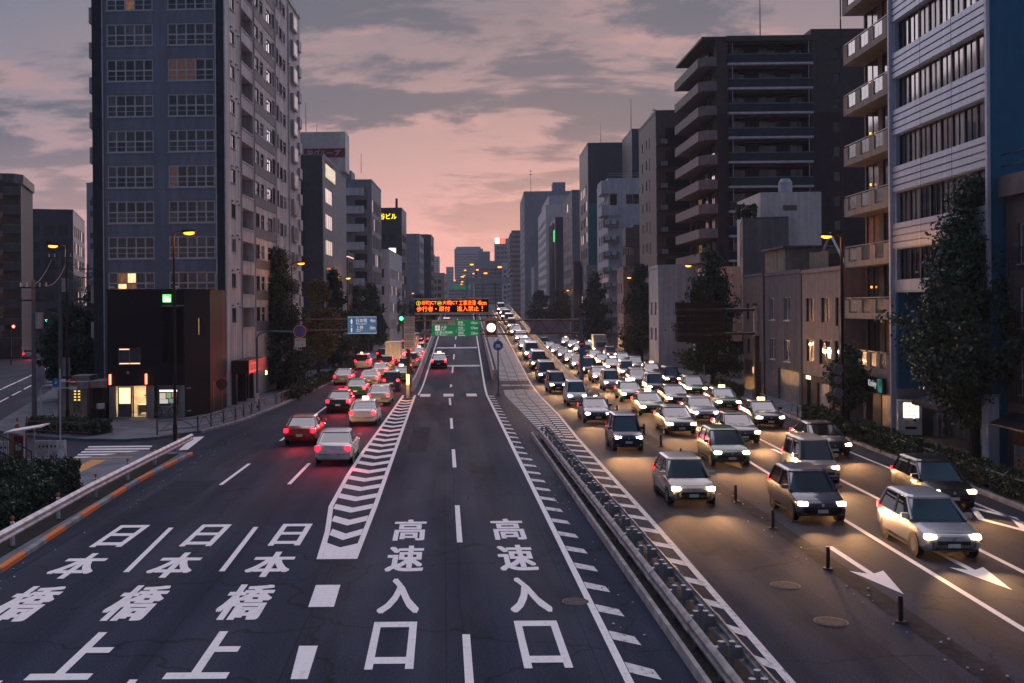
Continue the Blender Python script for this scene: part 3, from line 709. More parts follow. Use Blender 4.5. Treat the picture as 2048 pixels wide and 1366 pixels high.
# street side
C, D = (0, 0), (0, Dp)
ops2 = []; wins = []
for r, z in enumerate(tops):
    k = lambda Y: (Y - 76)
    ops2.append((k(81.1), k(85.0), z - 1.70, z - .06, 1.5))
    for (a, b, lo, hi) in ((77.6, 78.9, 1.10, .08), (85.9, 87.3, 1.15, .02), (87.9, 89.1, 1.15, .02), (90.6, 92.6, 1.15, .02), (92.75, 94.0, 1.15, -.25), (94.8, 95.8, 1.15, -.25), (96.1, 97.5, 1.15, .02), (97.9, 99.2, 1.15, .02)):
        ops2.append((k(a), k(b), z - lo, z - hi)); wins.append((k(a), k(b), z - lo, z - hi))
obj('wall', wallgrid(C, D, 0, Ht, ops2, .16), TS, t)
for (a, b, lo, hi) in wins:
    window(t, C, D, a, b, lo, hi, pick((G_DARK, 4), (G_CURT, 1.5), (G_GREY, 2)), .12, 2, 1, .05, DARK_FRAME if random.random() < .8 else WHITE_FRAME, sill=True)
for r, z in enumerate(tops):
    obj('grey_panel', lambda: MB().box(0, .03, 0, 8.2, 0, .78), TG, t, (0, 9.75, z - 2.02), key='tgp')
    lg = obj('loggia_rail', lambda: MB().box(-.06, .05, -.1, 4.0, 0, .1).box(-1.35, -.06, .1, .16, .02, 1.5), TS, t, (0, 5.1, z - 1.70), key='tlr')
    obj('sliding_door', lambda: MB().box(-1.49, -1.45, .5, 2.6, .05, 1.5), pick((G_DARK, 2), (G_CURT2, 1)), t, (0, 5.1, z - 1.72), key='tsd')
    obj('bay_box', lambda: MB().box(0, .28, 0, 2.4, 0, 1.5), TS, t, (0, 25.8, z - 1.35), key='tbb')
    bw = obj('bay_window', lambda: MB().box(.281, .30, .35, 2.1, .15, 1.35), G_FAR, t, (0, 25.8, z - 1.35), key='tbw')
    obj('end_balcony', lambda: MB().box(-.3, .22, 0, 1.4, 0, 1.05), TS, t, (0, 29.4, z - 2.6), key='teb')
    for yy, zz in ((1.7, .12), (3.3, .25), (3.9, .0), (11.8, -.55), (14.6, -.5), (21.8, -.5), (24.6, .15)):
        obj('vent_hood', lambda: MB().sphere((.05, 0, 0), .13, .11, .10, 8, 5), STEEL, t, (0, yy, z + zz), key='tvh', smooth=True)
    obj('left_balcony', lambda: MB().sideprism([(0, 0), (1.8, 0), (1.8, 1.15), (0, 1.15)], -.62, 0).add([(-.62, 0, 0), (-.62, 1.8, 0), (0, 1.8, -.5), (0, 0, -.5)], [(0, 1, 2, 3), (0, 3, 0 + 3)] if False else [(0, 1, 2, 3)]).box(-.5, -.1, .3, .34, 1.15, 1.45), TS, t, (-Wd, 1.0, z - 2.2), key='tlb')
for yy in (4.6, 9.3, 18.1, 24.3): obj('down_pipe', MB().cyl((.07, yy, .1), (.07, yy, Ht - .2), .05, n=8), TS, t)
obj('wall', MB().box(-Wd, -.001, .35, Dp, 0, Ht - .02) if False else wallgrid((-Wd, Dp), (-Wd, 0), 0, Ht, []), TS, t)
obj('wall', wallgrid((0, Dp), (-Wd, Dp), 0, Ht, []), TS, t)
obj('roof', MB().box(-Wd, 0, 0, Dp, Ht - .01, Ht + .12).box(-Wd - .08, .1, -.1, .15, Ht + .12, Ht + .5).box(-.1, .12, .16, Dp, Ht + .12, Ht + .5), TS, t)
# entrance canopy on the street side
MAROON = mk('maroon_fascia', (.05, .018, .02), .35, var=.2)
cn = obj('entrance_canopy', MB().box(0, 1.3, 1.2, 7.2, 2.3, 3.3), MAROON, t)
obj('fascia_text', MB().box(1.301, 1.31, 1.6, 4.6, 2.42, 2.5).box(1.301, 1.31, 2, 3.4, 3.0, 3.05), em('red_neon', (1, .04, .04), .9), cn)
for yy in (1.4, 4.4, 7.0): obj('entrance_pillar', MB().box(.0, .35, yy - .15, yy + .15, 0, 2.3), TD, t)
obj('entrance_door', MB().box(.005, .03, 2, 6.6, .02, 2.29), G_DARK, t)
obj('entrance_lamp', MB().box(1.3, 1.4, 7.0, 7.1, 1.9, 2.2), em('amber_lamp', (1, .45, .08), 9), t)

# ---- black police box at the foot of the tower --------------------------------------
random.seed(22)
BK = mk('black_tile', (.006, .008, .013), .6, var=.25, scale=1.2, tile=(.22, .07, .004, .5, .5), spec=.25)
GW = mk('grey_plaster', (.27, .26, .27), .75, var=.08, stain=.15)
t = thing('police_box', 'black tiled police box with two red lamps over its lit doorway', 'building', (-21.9, 68.0, .14))
kA, kB, kC, kD, kE = (0, 0), (4.9, .5), (6.0, 3.1), (6.2, 6.0), (6.2, 7.5)
Lf = hypot(4.9, .5)
win1 = (.68, 2.10, 3.48, 4.58)
panel = (3.58, 5.0 - .15, 3.55, 7.25)
obj('wall', wallgrid(kA, kB, 2.12, 8.3, [win1 + (.25,), (3.55, 4.85, 3.55, 7.25, .28)]), BK, t)
obj('wall', wallgrid(kB, kC, 0.0, 8.3, [(1.55, 1.83, 5.35, 6.5, .2)]), BK, t)
obj('slot_window', MB().box(0, .26, -.02, 0, 0, 1.1), em('slot_lit', (1, .62, .3), .5, noise=.4), t, place(kB, kC, 1.56, 5.37, .18)[0], place(kB, kC, 0, 0, 0)[1])
obj('wall', wallgrid(kC, kD, 0, 8.3, []), BK, t); obj('wall', wallgrid(kD, kE, 0, 8.3, []), BK, t); obj('wall', wallgrid((0, 7.5), (0, 0), 0, 8.3, []), BK, t)
obj('roof', MB().prism([(-.03, -.03), (4.93, .47), (6.05, 3.1), (6.23, 6), (6.23, 7.45), (-.03, 7.45)], 8.28, 8.42), BK, t)
obj('soffit', MB().prism([(.0, .05), (4.85, .53), (4.85, 3), (.0, 3)], 2.10, 2.16), GW, t)
loc, rz = place(kA, kB, .68, 3.48, .24)
w = window(t, kA, kB, .68, 2.10, 3.48, 4.58, G_GREY, .2, 2, 1, .05, mk('brass_frame', (.25, .21, .17), .5, .3))
for a, b, c, d in ((.04, .70, .02, .12), (.74, 1.38, .02, .12), (.04, .70, .98, 1.08)): obj('light_gap', MB().box(a, b, -.035, -.03, c, d), em('gap_lit', (1, .6, .35), 1.1), w)
for k in range(16):
    loc, rz = place(kA, kB, 3.58 + k * .08, 3.58, .24); obj('louvre_slat', lambda: MB().box(0, .035, -.1, 0, 0, 3.62), mk('black_louvre', (.008, .008, .011), .4), t, loc, rz, key='kslat')
loc, rz = place(kA, kB, 3.5, 7.27, 0); obj('louvre_head', MB().box(0, 1.4, -.05, .0, 0, .1), mk('grey_trim', (.12, .14, .17), .5), t, loc, rz)
# green lit sign
sg = obj('lit_sign', MB().box(3.57, 4.1, .22, .30, 7.55, 8.05), em('koban_sign_green', (.12, .75, .12), 1.6), t)
obj('sign_panel', MB().box(3.62, 4.06, .205, .218, 7.59, 7.76), em('koban_sign_white', (1, 1, .9), 2.6), sg)
obj('sign_drawing', MB().sphere((3.75, .212, 7.88), .1, .01, .07, 10, 6).sphere((3.88, .212, 7.85), .1, .01, .05, 10, 6), em('koban_sign_white', (1, 1, .9), 2.6), sg)
for x in (.18, 2.46):
    lp = obj('red_lamp', MB().box(x - .05, x + .05, -.12 + x * .1, -.02 + x * .1, 2.22, 2.88), em('red_lamp_glow', (1, .09, .05), 7), t)
obj('emblem', MB().cyl((1.3, .09, 2.98), (1.3, .125, 2.98), .1, n=5), mk('brass', (.6, .4, .15), .3, .8), t)
# lower front: set back doorway, pale piers, notice board
obj('pier', MB().box(.05, .44, .12, .42, 0, 2.1), GW, t); obj('pier', MB().box(2.45, 2.88, .32, .62, 0, 2.1), GW, t)
obj('wall', MB().box(3.05, 4.88, .75, 1.0, 0, 2.1), GW, t); obj('pier', MB().box(4.66, 4.9, .53, .76, 0, 2.1), GW, t)
obj('floor', MB().box(.45, 2.45, .4, 3.4, 0, .06), mk('tile_floor', (.4, .36, .32), .6), t)
obj('room_wall', MB().quad((.3, 3.4, 0), (2.6, 3.4, 0), (2.6, 3.4, 2.1), (.3, 3.4, 2.1)).quad((.3, .5, 0), (.3, 3.4, 0), (.3, 3.4, 2.1), (.3, .5, 2.1)).quad((2.7, 3.4, 0), (2.7, .65, 0), (2.7, .65, 2.1), (2.7, 3.4, 2.1)), mk('cream_wall', (.75, .66, .52), .8), t)
dr = obj('door', MB().box(.5, 1.42, .50, .55, .85, .92).box(.5, .58, .50, .55, .06, 2.05).box(1.34, 1.42, .50, .55, .06, 2.05).box(.58, 1.34, .50, .55, 1.97, 2.05).box(.5, 1.42, .51, .54, .06, .85), mk('grey_door', (.10, .105, .12), .5), t)
obj('pane', MB().box(.58, 1.34, .52, .53, .92, 1.97), em('blind_lit', (1, .72, .42), 1.1, noise=.15), dr)
obj('door_frame', MB().box(1.46, 1.53, .5, .6, .06, 2.05).box(2.36, 2.43, .5, .6, .06, 2.05), DARK_FRAME, t)
obj('desk', MB().box(1.55, 2.36, 1.3, 2.0, .72, .78).box(1.55, 1.6, 1.3, 2, .06, .72).box(2.3, 2.35, 1.3, 2, .06, .72).box(1.6, 2.3, 1.92, 1.96, .2, .72), mk('pale_desk', (.6, .55, .5), .5), t)
obj('shelf', MB().box(1.5, 2.4, 3.1, 3.38, 1.2, 1.26), DARK_FRAME, t)
L = bpy.data.lights.new('room_light', 'AREA'); L.energy = 42; L.color = (1, .72, .42); L.size = 1.3; lo = bpy.data.objects.new('ceiling_light', L); lo.location = (1.5, 1.9, 2.05); link(lo, t)
obj('ceiling_fitting', MB().box(.9, 2.1, 1.6, 2.2, 2.06, 2.09), em('tube_light', (1, .8, .55), 4), t)
nb = obj('notice_board', MB().box(3.15, 4.4, .66, .74, .85, 1.85), DARK_FRAME, t)
obj('board_light', MB().box(3.2, 4.35, .645, .655, 1.68, 1.79), em('board_tube', (1, .8, .7), 1.6), nb)
random.seed(2)
for i, (a, b, c, d) in enumerate(((3.2, 3.6, 1.2, 1.6), (3.2, 3.75, .9, 1.18), (3.65, 3.95, 1.25, 1.62), (4.0, 4.32, 1.3, 1.63), (3.8, 4.32, .92, 1.22))):
    obj('poster', MB().box(a, b, .65, .658, c, d), em(f'poster_{i}', ((.9, .7, .6), (.8, .75, .7), (.3, .5, .25), (.7, .3, .3), (.25, .35, .3))[i], .45), nb)
for z in (.35, 1.85):
    loc, rz = place(kB, kC, .2, z, 0); obj('wall_vent', MB().box(0, .42, -.04, 0, 0, .07), STEEL, t, loc, rz)
for x in (.3, 4.5):
    cmr = obj('security_camera', MB().box(x - .08, x + .12, -.25, .2, 8.5, 8.6).cyl((x, .1, 8.35), (x, .1, 8.5), .03, n=6), STEEL_W, t)
obj('side_door', MB().box(6.0 + .02, 6.06, 3.6, 4.4, .02, 2.05), DARK_FRAME, t)

# ---- beige public toilet beside it ----------------------------------------------------
BG = mk('beige_tile', (.30, .265, .22), .7, var=.1, tile=(.1, .1, .006, 0, .75), stain=.15)
t = thing('public_toilet', 'low beige public toilet with a pierced block screen and flat roof', 'building', (-25.4, 68.0, .14))
oo = []
for i in range(2):
    for j in range(8): oo.append((1.0 + .26 * i, 1.20 + .26 * i, .42 + .19 * j, .52 + .19 * j, .2))
obj('wall', wallgrid((0.25, 0), (2.15, 0), 0, 1.95, oo, .2), BG, t); obj('wall', wallgrid((2.15, 0), (2.15, 3), 0, 1.95, []), BG, t); obj('wall', wallgrid((.25, 3), (.25, 0), 0, 1.95, []), BG, t)
obj('wall', wallgrid((2.15, 1.2), (3.45, 1.2), 0, 2.0, []), mk('brown_wall', (.09, .075, .06), .8), t)
for i in range(2):
    for j in range(8):
        if j >= 4 or False: obj('block_gap', lambda: MB().box(0, .2, -.01, 0, 0, .1), em('gap_yellow', (1, .62, .12), .9 ), t, (.25 + 1.0 + .26 * i, .19, .42 + .19 * j), key='gapy')
obj('roof', MB().box(-.5, 2.3, -.35, 3, 1.96, 2.42).box(2.302, 3.4, .2, 3, 2.0, 2.44).box(.8, 2.0, 1, 2.6, 2.43, 2.75), CONC, t)
obj('door', MB().box(2.75, 3.3, 1.16, 1.195, .02, 1.9), mk('olive_door', (.15, .14, .08), .6), t)
# white gas meter box on a motor scooter beside the doorway
t = thing('scooter', 'dark scooter with a white rear box parked by the police box', 'scooter', (-22.15, 67.9, .14))
obj('body', MB().loft([[(-.14, -.7, .28), (.14, -.7, .28), (.12, -.7, .62), (-.12, -.7, .62)], [(-.16, -.2, .25), (.16, -.2, .25), (.14, -.2, .7), (-.14, -.2, .7)], [(-.15, .25, .2), (.15, .25, .2), (.1, .25, .32), (-.1, .25, .32)], [(-.16, .55, .25), (.16, .55, .25), (.1, .5, .95), (-.1, .5, .95)]]), BLACK, t)
obj('rear_box', MB().box(-.2, .2, -.75, -.35, .72, 1.05), STEEL_W, t)
for y in (-.55, .62): obj('wheel', MB().cyl((-.05, y, .24), (.05, y, .24), .24, n=14), BLACK, t)
obj('handlebar', MB().path([(-.3, .38, 1.0), (0, .48, .98), (.3, .38, 1.0)], .02, 6), STEEL_D, t)
# bicycle
t = thing('bicycle', 'pale bicycle leaning under the police box notice board', 'bicycle', (-18.3, 68.45, .14), .06)
for x in (-.52, .52):
    m = MB()
    for k in range(20):
        a, b = 2 * pi * k / 20, 2 * pi * (k + 1) / 20; m.cyl((x + .32 * cos(a), 0, .33 + .32 * sin(a)), (x + .32 * cos(b), 0, .33 + .32 * sin(b)), .02, n=5, caps=False)
    wl = obj('wheel', m, BLACK, t)
    sp = MB()
    for k in range(8): a = pi * k / 4; sp.cyl((x, 0, .33), (x + .3 * cos(a), 0, .33 + .3 * sin(a)), .004, n=3, caps=False)
    obj('spokes', sp, STEEL, wl)
obj('frame', MB().path([(-.52, 0, .33), (-.05, 0, .3), (.38, 0, .78), (.52, 0, .33)], .018, 6).path([(-.05, 0, .3), (-.2, 0, .78)], .018, 6).path([(-.2, 0, .72), (.38, 0, .66)], .018, 6), STEEL_W, t)
obj('saddle', MB().box(-.33, -.1, -.07, .07, .8, .87), BLACK, t); obj('handlebar', MB().path([(.3, -.25, 1.0), (.38, 0, .98), (.3, .25, 1.0)], .015, 6).path([(.38, 0, .78), (.38, 0, .98)], .015, 6), STEEL, t)
obj('basket', MB().box(.45, .75, -.17, .17, .72, .95), STEEL, t)
# ---- generic blocks along both streets ---------------------------------------------------
def block(name, label, loc, w, d, h, mat, front=None, side=None, rz=DR, roofbits=(), side_mat=None, road='L', base_mat=None, floor=3.0):
    """box building standing at loc (nearest street corner). road='L': stands left of the street, its street face looks +X; 'R': right, looks -X.
    front/side = list of openings rows: (u0,u1,v0,v1,kind)"""
    t = thing(name, label, 'building', (loc[0], loc[1], .1), rz)
    if road == 'L': fa, fb, sa, sb = (-w, 0), (0, 0), (0, 0), (0, d); oth = ((-w, d), (-w, 0)); bk = ((0, d), (-w, d)); x0, x1 = -w, 0
    else: fa, fb, sa, sb = (0, 0), (w, 0), (0, d), (0, 0); oth = ((w, 0), (w, d)); bk = ((w, d), (0, d)); x0, x1 = 0, w
    sm = side_mat or mat
    for (pa, pb), ops, m in (((fa, fb), front or [], mat), ((sa, sb), side or [], sm)):
        obj('wall', wallgrid(pa, pb, 0, h, [o[:4] for o in ops], .2), m, t)
        for o in ops:
            k = o[4]
            if k is None: continue
            if isinstance(k, tuple): window(t, pa, pb, o[0], o[1], o[2], o[3], k[0], .15, k[1], k[2] if len(k) > 2 else 1, .06, k[3] if len(k) > 3 else None)
            else: far_window(t, pa, pb, o[0], o[1], o[2], o[3], G_FAR if k in (G_DARK, G_GREY) and loc[1] > 130 else k)
    obj('wall', wallgrid(*oth, 0, h, []), mat, t); obj('wall', wallgrid(*bk, 0, h, []), mat, t)
    obj('roof', MB().box(x0 + .01, x1 - .01, .01, d - .01, h - .4, h - .3), CONC_D, t)
    par = MB().box(x0 - .05, x1 + .05, -.05, .2, h, h + .35).box(x0 - .05, x0 + .2, .2, d, h, h + .35).box(x1 - .2, x1 + .05, .2, d, h, h + .35)
    obj('parapet', par, sm if road == 'L' else mat, t)
    for (a, b, c, e, hh) in roofbits: obj('roof_house', MB().box(a, b, c, e, h - .3, h + hh), mat, t)
    return t, (fa, fb), (sa, sb)
def grid(u0, u1, n, w, v0, rows, fh, hgt, kind):
    out = []
    for r in range(rows):
        for i in range(n):
            c = u0 + (u1 - u0) * (i + .5) / n; k = kind(r, i) if callable(kind) else kind
            if k == 'skip': continue
            out.append((c - w / 2, c + w / 2, v0 + r * fh, v0 + r * fh + hgt, k))
    return out
def LX(y): return -18.79 + .04 * y
def RX(y): return 21.6 + .042 * y
random.seed(31)
GREYB = mk('blue_grey_panel', (.24, .27, .33), .6, var=.08, stain=.15, tile=(.45, 40, .02, 0, .8))
GREYD = mk('slate_panel', (.055, .065, .085), .55, var=.12, tile=(.35, 40, .02, 0, .7))
GREYM = mk('mid_grey_render', (.22, .235, .275), .75, var=.1, stain=.2)
PALE = mk('pale_render', (.46, .48, .54), .75, var=.08, stain=.2)
WHITEB = mk('white_render', (.60, .56, .56), .75, var=.06, stain=.15)
BROWN = mk('brown_tile', (.14, .118, .122), .65, var=.12, tile=(.25, .09, .006, .5, .75), stain=.15)
NAVY = mk('navy_tile', (.045, .055, .075), .5, var=.12, stain=.1)
TEAL = mk('teal_panel', (.03, .16, .20), .5, var=.1)
# 2nd left: slate street face with lit windows, pale blue-grey flank, sign on its roof
t, f, s = block('office_building', 'blue grey office block with a white rooftop sign box', (LX(122) , 122, 0), 9, 20, 24.8, GREYB,
    side=[(1.5 + 0, 7.5, 4.2 + 3.1 * k, 6.0 + 3.1 * k, (L_PINK if k in (3, 4, 5) else (L_OFFICE if k == 99 else G_GREY), 4)) for k in range(7)], side_mat=GREYM)
obj('slate_bay', MB().box(-3.2, .0, -.6, -.02, 0, 24.9), GREYD, t)
for k in range(7): obj('balcony', lambda: MB().box(-1.0, 0, -.7, 0, 0, 1.5), GREYD, t, (-2.3, -.61, 2.3 + 3.05 * k), key='obal')
sb = obj('rooftop_sign', MB().box(-5.6, .5, 15.8, 19.8, 25.2, 30.4), WHITEB, t)
obj('sign_band', MB().box(-5.0, .48, 15.74, 15.79, 27.0, 28.2), mk('sign_red', (.22, .05, .06), .6), sb)
text('sign_text', '栄グループ', mk('sign_letter', (.6, .58, .58), .6), sb, -4.6, 27.2, 4.4, .8, .03, 'xz', 15.72)
obj('yellow_sign', MB().box(.02, .12, 1.2, 9, 22.6, 24.2), em('yellow_sign', (.9, .75, .3), .35, noise=.7), t)
antenna('thin lightning rod on the roof with the white sign box', LX(122) - 4.2, 139, 30.4, 4.2)
# dark panel block in front lower: black slab with lit top
t, f, s = block('shop_block', 'narrow black fronted block with a lit cornice line', (LX(143), 143, 0), 4, 6, 14.5, NAVY, side=grid(.5, 5.5, 2, 1.4, 3, 4, 3, 1.6, G_DARK))
obj('cornice_light', MB().box(-4.0, .1, -.1, 0, 14.1, 14.25).box(.06, .1, 0, 6, 14.1, 14.25), em('cornice', (1, .6, .5), .8), t)
# 3rd left: stair landings and white balconies
t, f, s = block('apartment_block', 'grey apartment block with white balconies and zigzag stair parapets', (LX(174), 174, 0), 14, 16, 28.2, GREYM,
    front=[(11.2, 13.2, 2.6 + 3.0 * k, 4.2 + 3.0 * k, G_DARK) for k in range(8)],
    side=[(1 + 2.4 * i, 3 + 2.4 * i, 2.2 + 3 * k, 4.4 + 3 * k, (pick((G_GREY, 2), (L_PINK, .8), (G_CURT, 1.5)), 2)) for k in range(8) for i in range(6)])
for k in range(9):
    obj('balcony', lambda: MB().box(0, 3.4, -1.2, 0, 0, 1.15).box(0, 3.4, -1.2, 0, -.12, .0), PALE, t, (-4.6, 0, 1.9 + 3.0 * k), key='apbal')
    obj('stair_parapet', lambda: MB().add([(0, -1.3, 1.9), (3.4, -1.3, .0), (5.0, -1.3, .0), (5.0, -1.3, 1.2), (3.4, -1.3, 1.2), (0, -1.3, 3.1)], [(0, 1, 2, 3, 4, 5)]).box(3.4, 5.0, -1.29, -.02, 0, .1), PALE, t, (-9.8, 0, .2 + 3.0 * k), key='apst')
obj('roof_house', MB().box(-6.5, -3.5, 1, 6, 28, 30.2), GREYM, t)
antenna('tall thin mast on the roof of the white balcony block', LX(174) - 9.5, 178, 28.2, 10.5)
antenna('short mast with a lamp on the white balcony block', LX(174) - 2.0, 178, 30.2, 3.4)
# 4th left: dark blue with yellow lettering
t, f, s = block('office_building', 'dark navy office block with yellow roof lettering', (LX(237), 237, 0), 14, 14, 29.5, NAVY,
    front=grid(1, 13, 5, 1.6, 3, 7, 3.2, 1.7, lambda r, i: pick((G_DARK, 5), (G_GREY, 1), (L_OFFICE, .25))), side=grid(1, 13, 5, 1.8, 3, 7, 3.2, 1.8, lambda r, i: pick((G_GREY, 3), (L_PINK, 1))), roofbits=((-11, -6, 3, 9, 2),))
obj('letter_band', MB().box(-9, -1, -.02, -.005, 26.9, 28.4), NAVY, t)
text('roof_lettering', '神谷ビル', em('yellow_letters', (1, .62, .02), 2.2), t, -6.4, 27.2, 5.2, 1.35, .03, 'xz', -.06)
for x in (-7.5, -5.6, -1.4): obj('chimney', MB().cyl((x, 3, 29.5), (x, 3, 32.2 if x > -3 else 31.0), .28, n=8), STEEL_D, t)
t, f, s = block('office_building', 'pale blue grey block behind the navy office block', (LX(300) - 0, 300, 0), 7, 22, 28, GREYB, side=grid(1, 21, 7, 1.8, 3, 8, 3.1, 1.8, lambda r, i: pick((G_GREY, 3), (L_PINK, 1))))
t, f, s = block('office_building', 'dark slender block with a red roof lamp', (LX(345) + 1, 345, 0), 9, 20, 31, NAVY, front=grid(1, 8, 3, 1.6, 4, 8, 3.2, 1.7, G_DARK), side=grid(1, 19, 6, 1.8, 3, 8, 3.3, 1.8, G_GREY))
obj('roof_lamp', MB().box(-.5, -.2, 0, .3, 31.4, 31.7), em('red_beacon', (1, .1, .08), 6), t)
t, f, s = block('office_building', 'low grey block with vertical sign on the left street side', (LX(200) + .5, 200, 0), 6, 30, 18, PALE, side=grid(1, 29, 9, 1.8, 3, 4, 3.3, 1.8, lambda r, i: pick((G_GREY, 3), (L_PINK, .6))), front=grid(.6, 5.4, 2, 1.5, 3, 4, 3.3, 1.7, G_DARK))
t, f, s = block('office_building', 'tan office block in the left distance with a lit roof sign', (LX(430) + 2, 430, 0), 14, 30, 21, mk('tan_render', (.38, .28, .24), .75, var=.08), front=grid(1, 13, 6, 1.4, 3, 6, 2.8, 1.5, G_GREY), side=grid(1, 29, 9, 1.8, 3, 5, 3.2, 1.7, G_GREY))
obj('roof_sign', MB().box(-14, -11.5, -.3, -.1, 19.5, 21.8), em('pale_sign', (.9, .8, .95), 1.3), t)
t, f, s = block('office_building', 'small dark block left of the tan office block', (LX(390) - 1, 392, 0), 9, 20, 16, GREYM, front=grid(.6, 8.4, 4, 1.2, 3, 4, 2.9, 1.4, G_DARK))
# vertical white signboard on the left pavement
t = thing('signboard', 'tall white vertical signboard among the left trees', 'sign', (-14.6, 168, .14))
obj('board', MB().box(-.55, .55, -.12, .12, 6.3, 10.2), mk('white_board', (.72, .72, .76), .5), t); obj('post', MB().cyl((0, 0, 0), (0, 0, 6.3), .1, n=8), STEEL_D, t)
obj('mark', MB().cyl((0, -.13, 9.4), (0, -.125, 9.4), .3, n=14), mk('sign_navy', (.05, .06, .15), .5), t)

# ---- far centre towers ---------------------------------------------------------------------
TWR = mk('far_tower_glass', (.24, .26, .29), .35, var=.06)
def far_tower(label, x0, x1, y, h, d, rows, cols, mat=None, bits=()):
    t = thing('high_rise', label, 'building', (x0, y, 0)); w = x1 - x0
    obj('wall', wallgrid((0, 0), (w, 0), 0, h, []), mat or TWR, t); obj('wall', wallgrid((w, 0), (w, d), 0, h, []), mat or TWR, t); obj('wall', wallgrid((0, d), (0, 0), 0, h, []), mat or TWR, t)
    obj('roof', MB().box(0, w, 0, d, h, h + .6), mat or TWR, t)
    for r in range(rows):
        z = 4 + (h - 8) * r / rows; obj('window_band', lambda: MB().box(.6, w - .6, -.12, -.02, 0, (h - 8) / rows * .5), G_GREY if r % 3 else G_CURT2, t, (0, 0, z), key=('fb', label))
    for b in bits: obj('roof_house', MB().box(*b), mat or TWR, t)
    return t
far_tower('widest hazy high-rise at the end of the street', 13.2, 46, 1200, 74, 30, 22, 1, bits=((2, 30, 2, 20, 74.6, 77),))
far_tower('hazy high-rise left of the widest one at the street end', -31.5, -5, 1500, 80, 30, 22, 1, bits=((3, 20, 2, 20, 80.6, 83),))
far_tower('low hazy block between the two far high-rises', 4.0, 14.0, 1400, 61, 20, 14, 1)
far_tower('mid grey block in front of the widest far high-rise', 24, 56, 800, 42, 30, 12, 1, GREYM, ((3, 12, 2, 10, 42.6, 50),))
far_tower('dark block at the far left end of the street', -20, -4, 760, 30, 30, 8, 1, GREYM)
far_tower('small pale block far down the street left of the lamps', 3, 16, 700, 24, 20, 7, 1, PALE)
# ---- right hand row, from the near edge to the distance ----------------------------------------
random.seed(41)
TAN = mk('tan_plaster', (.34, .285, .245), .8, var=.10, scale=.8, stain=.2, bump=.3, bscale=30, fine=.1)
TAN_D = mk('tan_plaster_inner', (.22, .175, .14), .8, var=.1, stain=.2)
BLUE = mk('blue_paint', (.03, .15, .27), .55, var=.08, stain=.1)
ALU = mk('white_aluminium_slat', (.42, .49, .60), .4, .25, var=.06, stain=.12)
DKB = mk('dark_brown_brick', (.046, .034, .040), .7, var=.15, tile=(.3, .1, .008, .5, .75))
DKG = mk('dark_olive_tile', (.065, .062, .058), .7, var=.12, tile=(.3, .1, .006, .5, .8))
ROSE = mk('rose_tile', (.29, .215, .22), .7, var=.1, tile=(.25, .08, .006, .5, .85), stain=.15)
# (a) nearest, cut by the right edge of the picture
t = thing('apartment_house', 'brown apartment house cut by the right edge of the photo', 'building', (23.9, 36.0, .14), DR)
fo = []
for k, z in enumerate((3.4, 6.5, 9.6)):
    fo += [(4.6, 7.2, z, z + 1.7)]
obj('wall', wallgrid((0, 9.0), (0, 0), 0, 11.6, [(a, b, c, d) for a, b, c, d in [(1.0, 3.4, 3.2, 4.9), (1.0, 3.4, 6.0, 7.7), (1.0, 3.4, 8.7, 10.4), (5, 8.4, 3.2, 4.9), (5, 8.4, 6.0, 7.7), (5, 8.4, 8.7, 10.4)]]), mk('brown_grey_tile', (.105, .085, .085), .7, var=.12, tile=(.2, .07, .006, .5, .8)), t)
for (a, b, c, d) in [(1.0, 3.4, 3.2, 4.9), (1.0, 3.4, 6.0, 7.7), (1.0, 3.4, 8.7, 10.4), (5, 8.4, 3.2, 4.9), (5, 8.4, 6.0, 7.7), (5, 8.4, 8.7, 10.4)]:
    window(t, (0, 9.0), (0, 0), a, b, c, d, G_GREY if c < 4 else G_CURT, .15, 2, 1, .06, sill=True)
    rl = MB().box(a - .1, b + .1, -.42, -.38, .0, .05).box(a - .1, b + .1, -.42, -.38, .85, .9)
    bal = obj('balcony_rail', MB().box(-.42, -.38, 9 - b - .1, 9 - a + .1, c - .3, c - .25).box(-.42, -.38, 9 - b - .1, 9 - a + .1, c + .62, c + .68), DARK_FRAME, t)
    bars = MB()
    u = a
    while u < b: bars.box(-.41, -.39, 9 - u - .012, 9 - u + .012, c - .25, c + .62); u += .14
    obj('bars', bars, DARK_FRAME, bal)
obj('wall', wallgrid((0, 0), (8, 0), 0, 11.6, []), BROWN, t); obj('wall', wallgrid((8, 9), (0, 9), 0, 11.6, []), BROWN, t)
obj('parapet', MB().box(-.3, 8, -.1, 9.1, 11.6, 12.5), BROWN, t)
obj('roof_rail', MB().box(-.2, -.16, 0, 9, 12.9, 12.95).box(-.2, -.16, 0, 9, 13.4, 13.45), DARK_FRAME, t)
obj('shop_sign', MB().box(-.25, -.1, 2.0, 4.2, 2.45, 3.0), PALE, t)
aw = obj('tiled_awning', MB().add([(-1.0, .3, 1.95), (-1.0, 8.6, 1.95), (-.02, 8.6, 2.4), (-.02, .3, 2.4)], [(0, 3, 2, 1)]).box(-1.0, -.9, .3, 8.6, 1.88, 1.96), mk('roof_tile_dark', (.04, .04, .05), .6, tile=(.25, .2, .02, .5, .5)), t)
obj('timber_board', MB().box(-.08, -.02, .5, 8.4, 1.1, 1.75), mk('timber', (.16, .075, .04), .7, var=.3, scale=4), t)
obj('shutter', MB().box(-.05, -.02, .5, 8.4, .05, 1.05), STEEL, t)
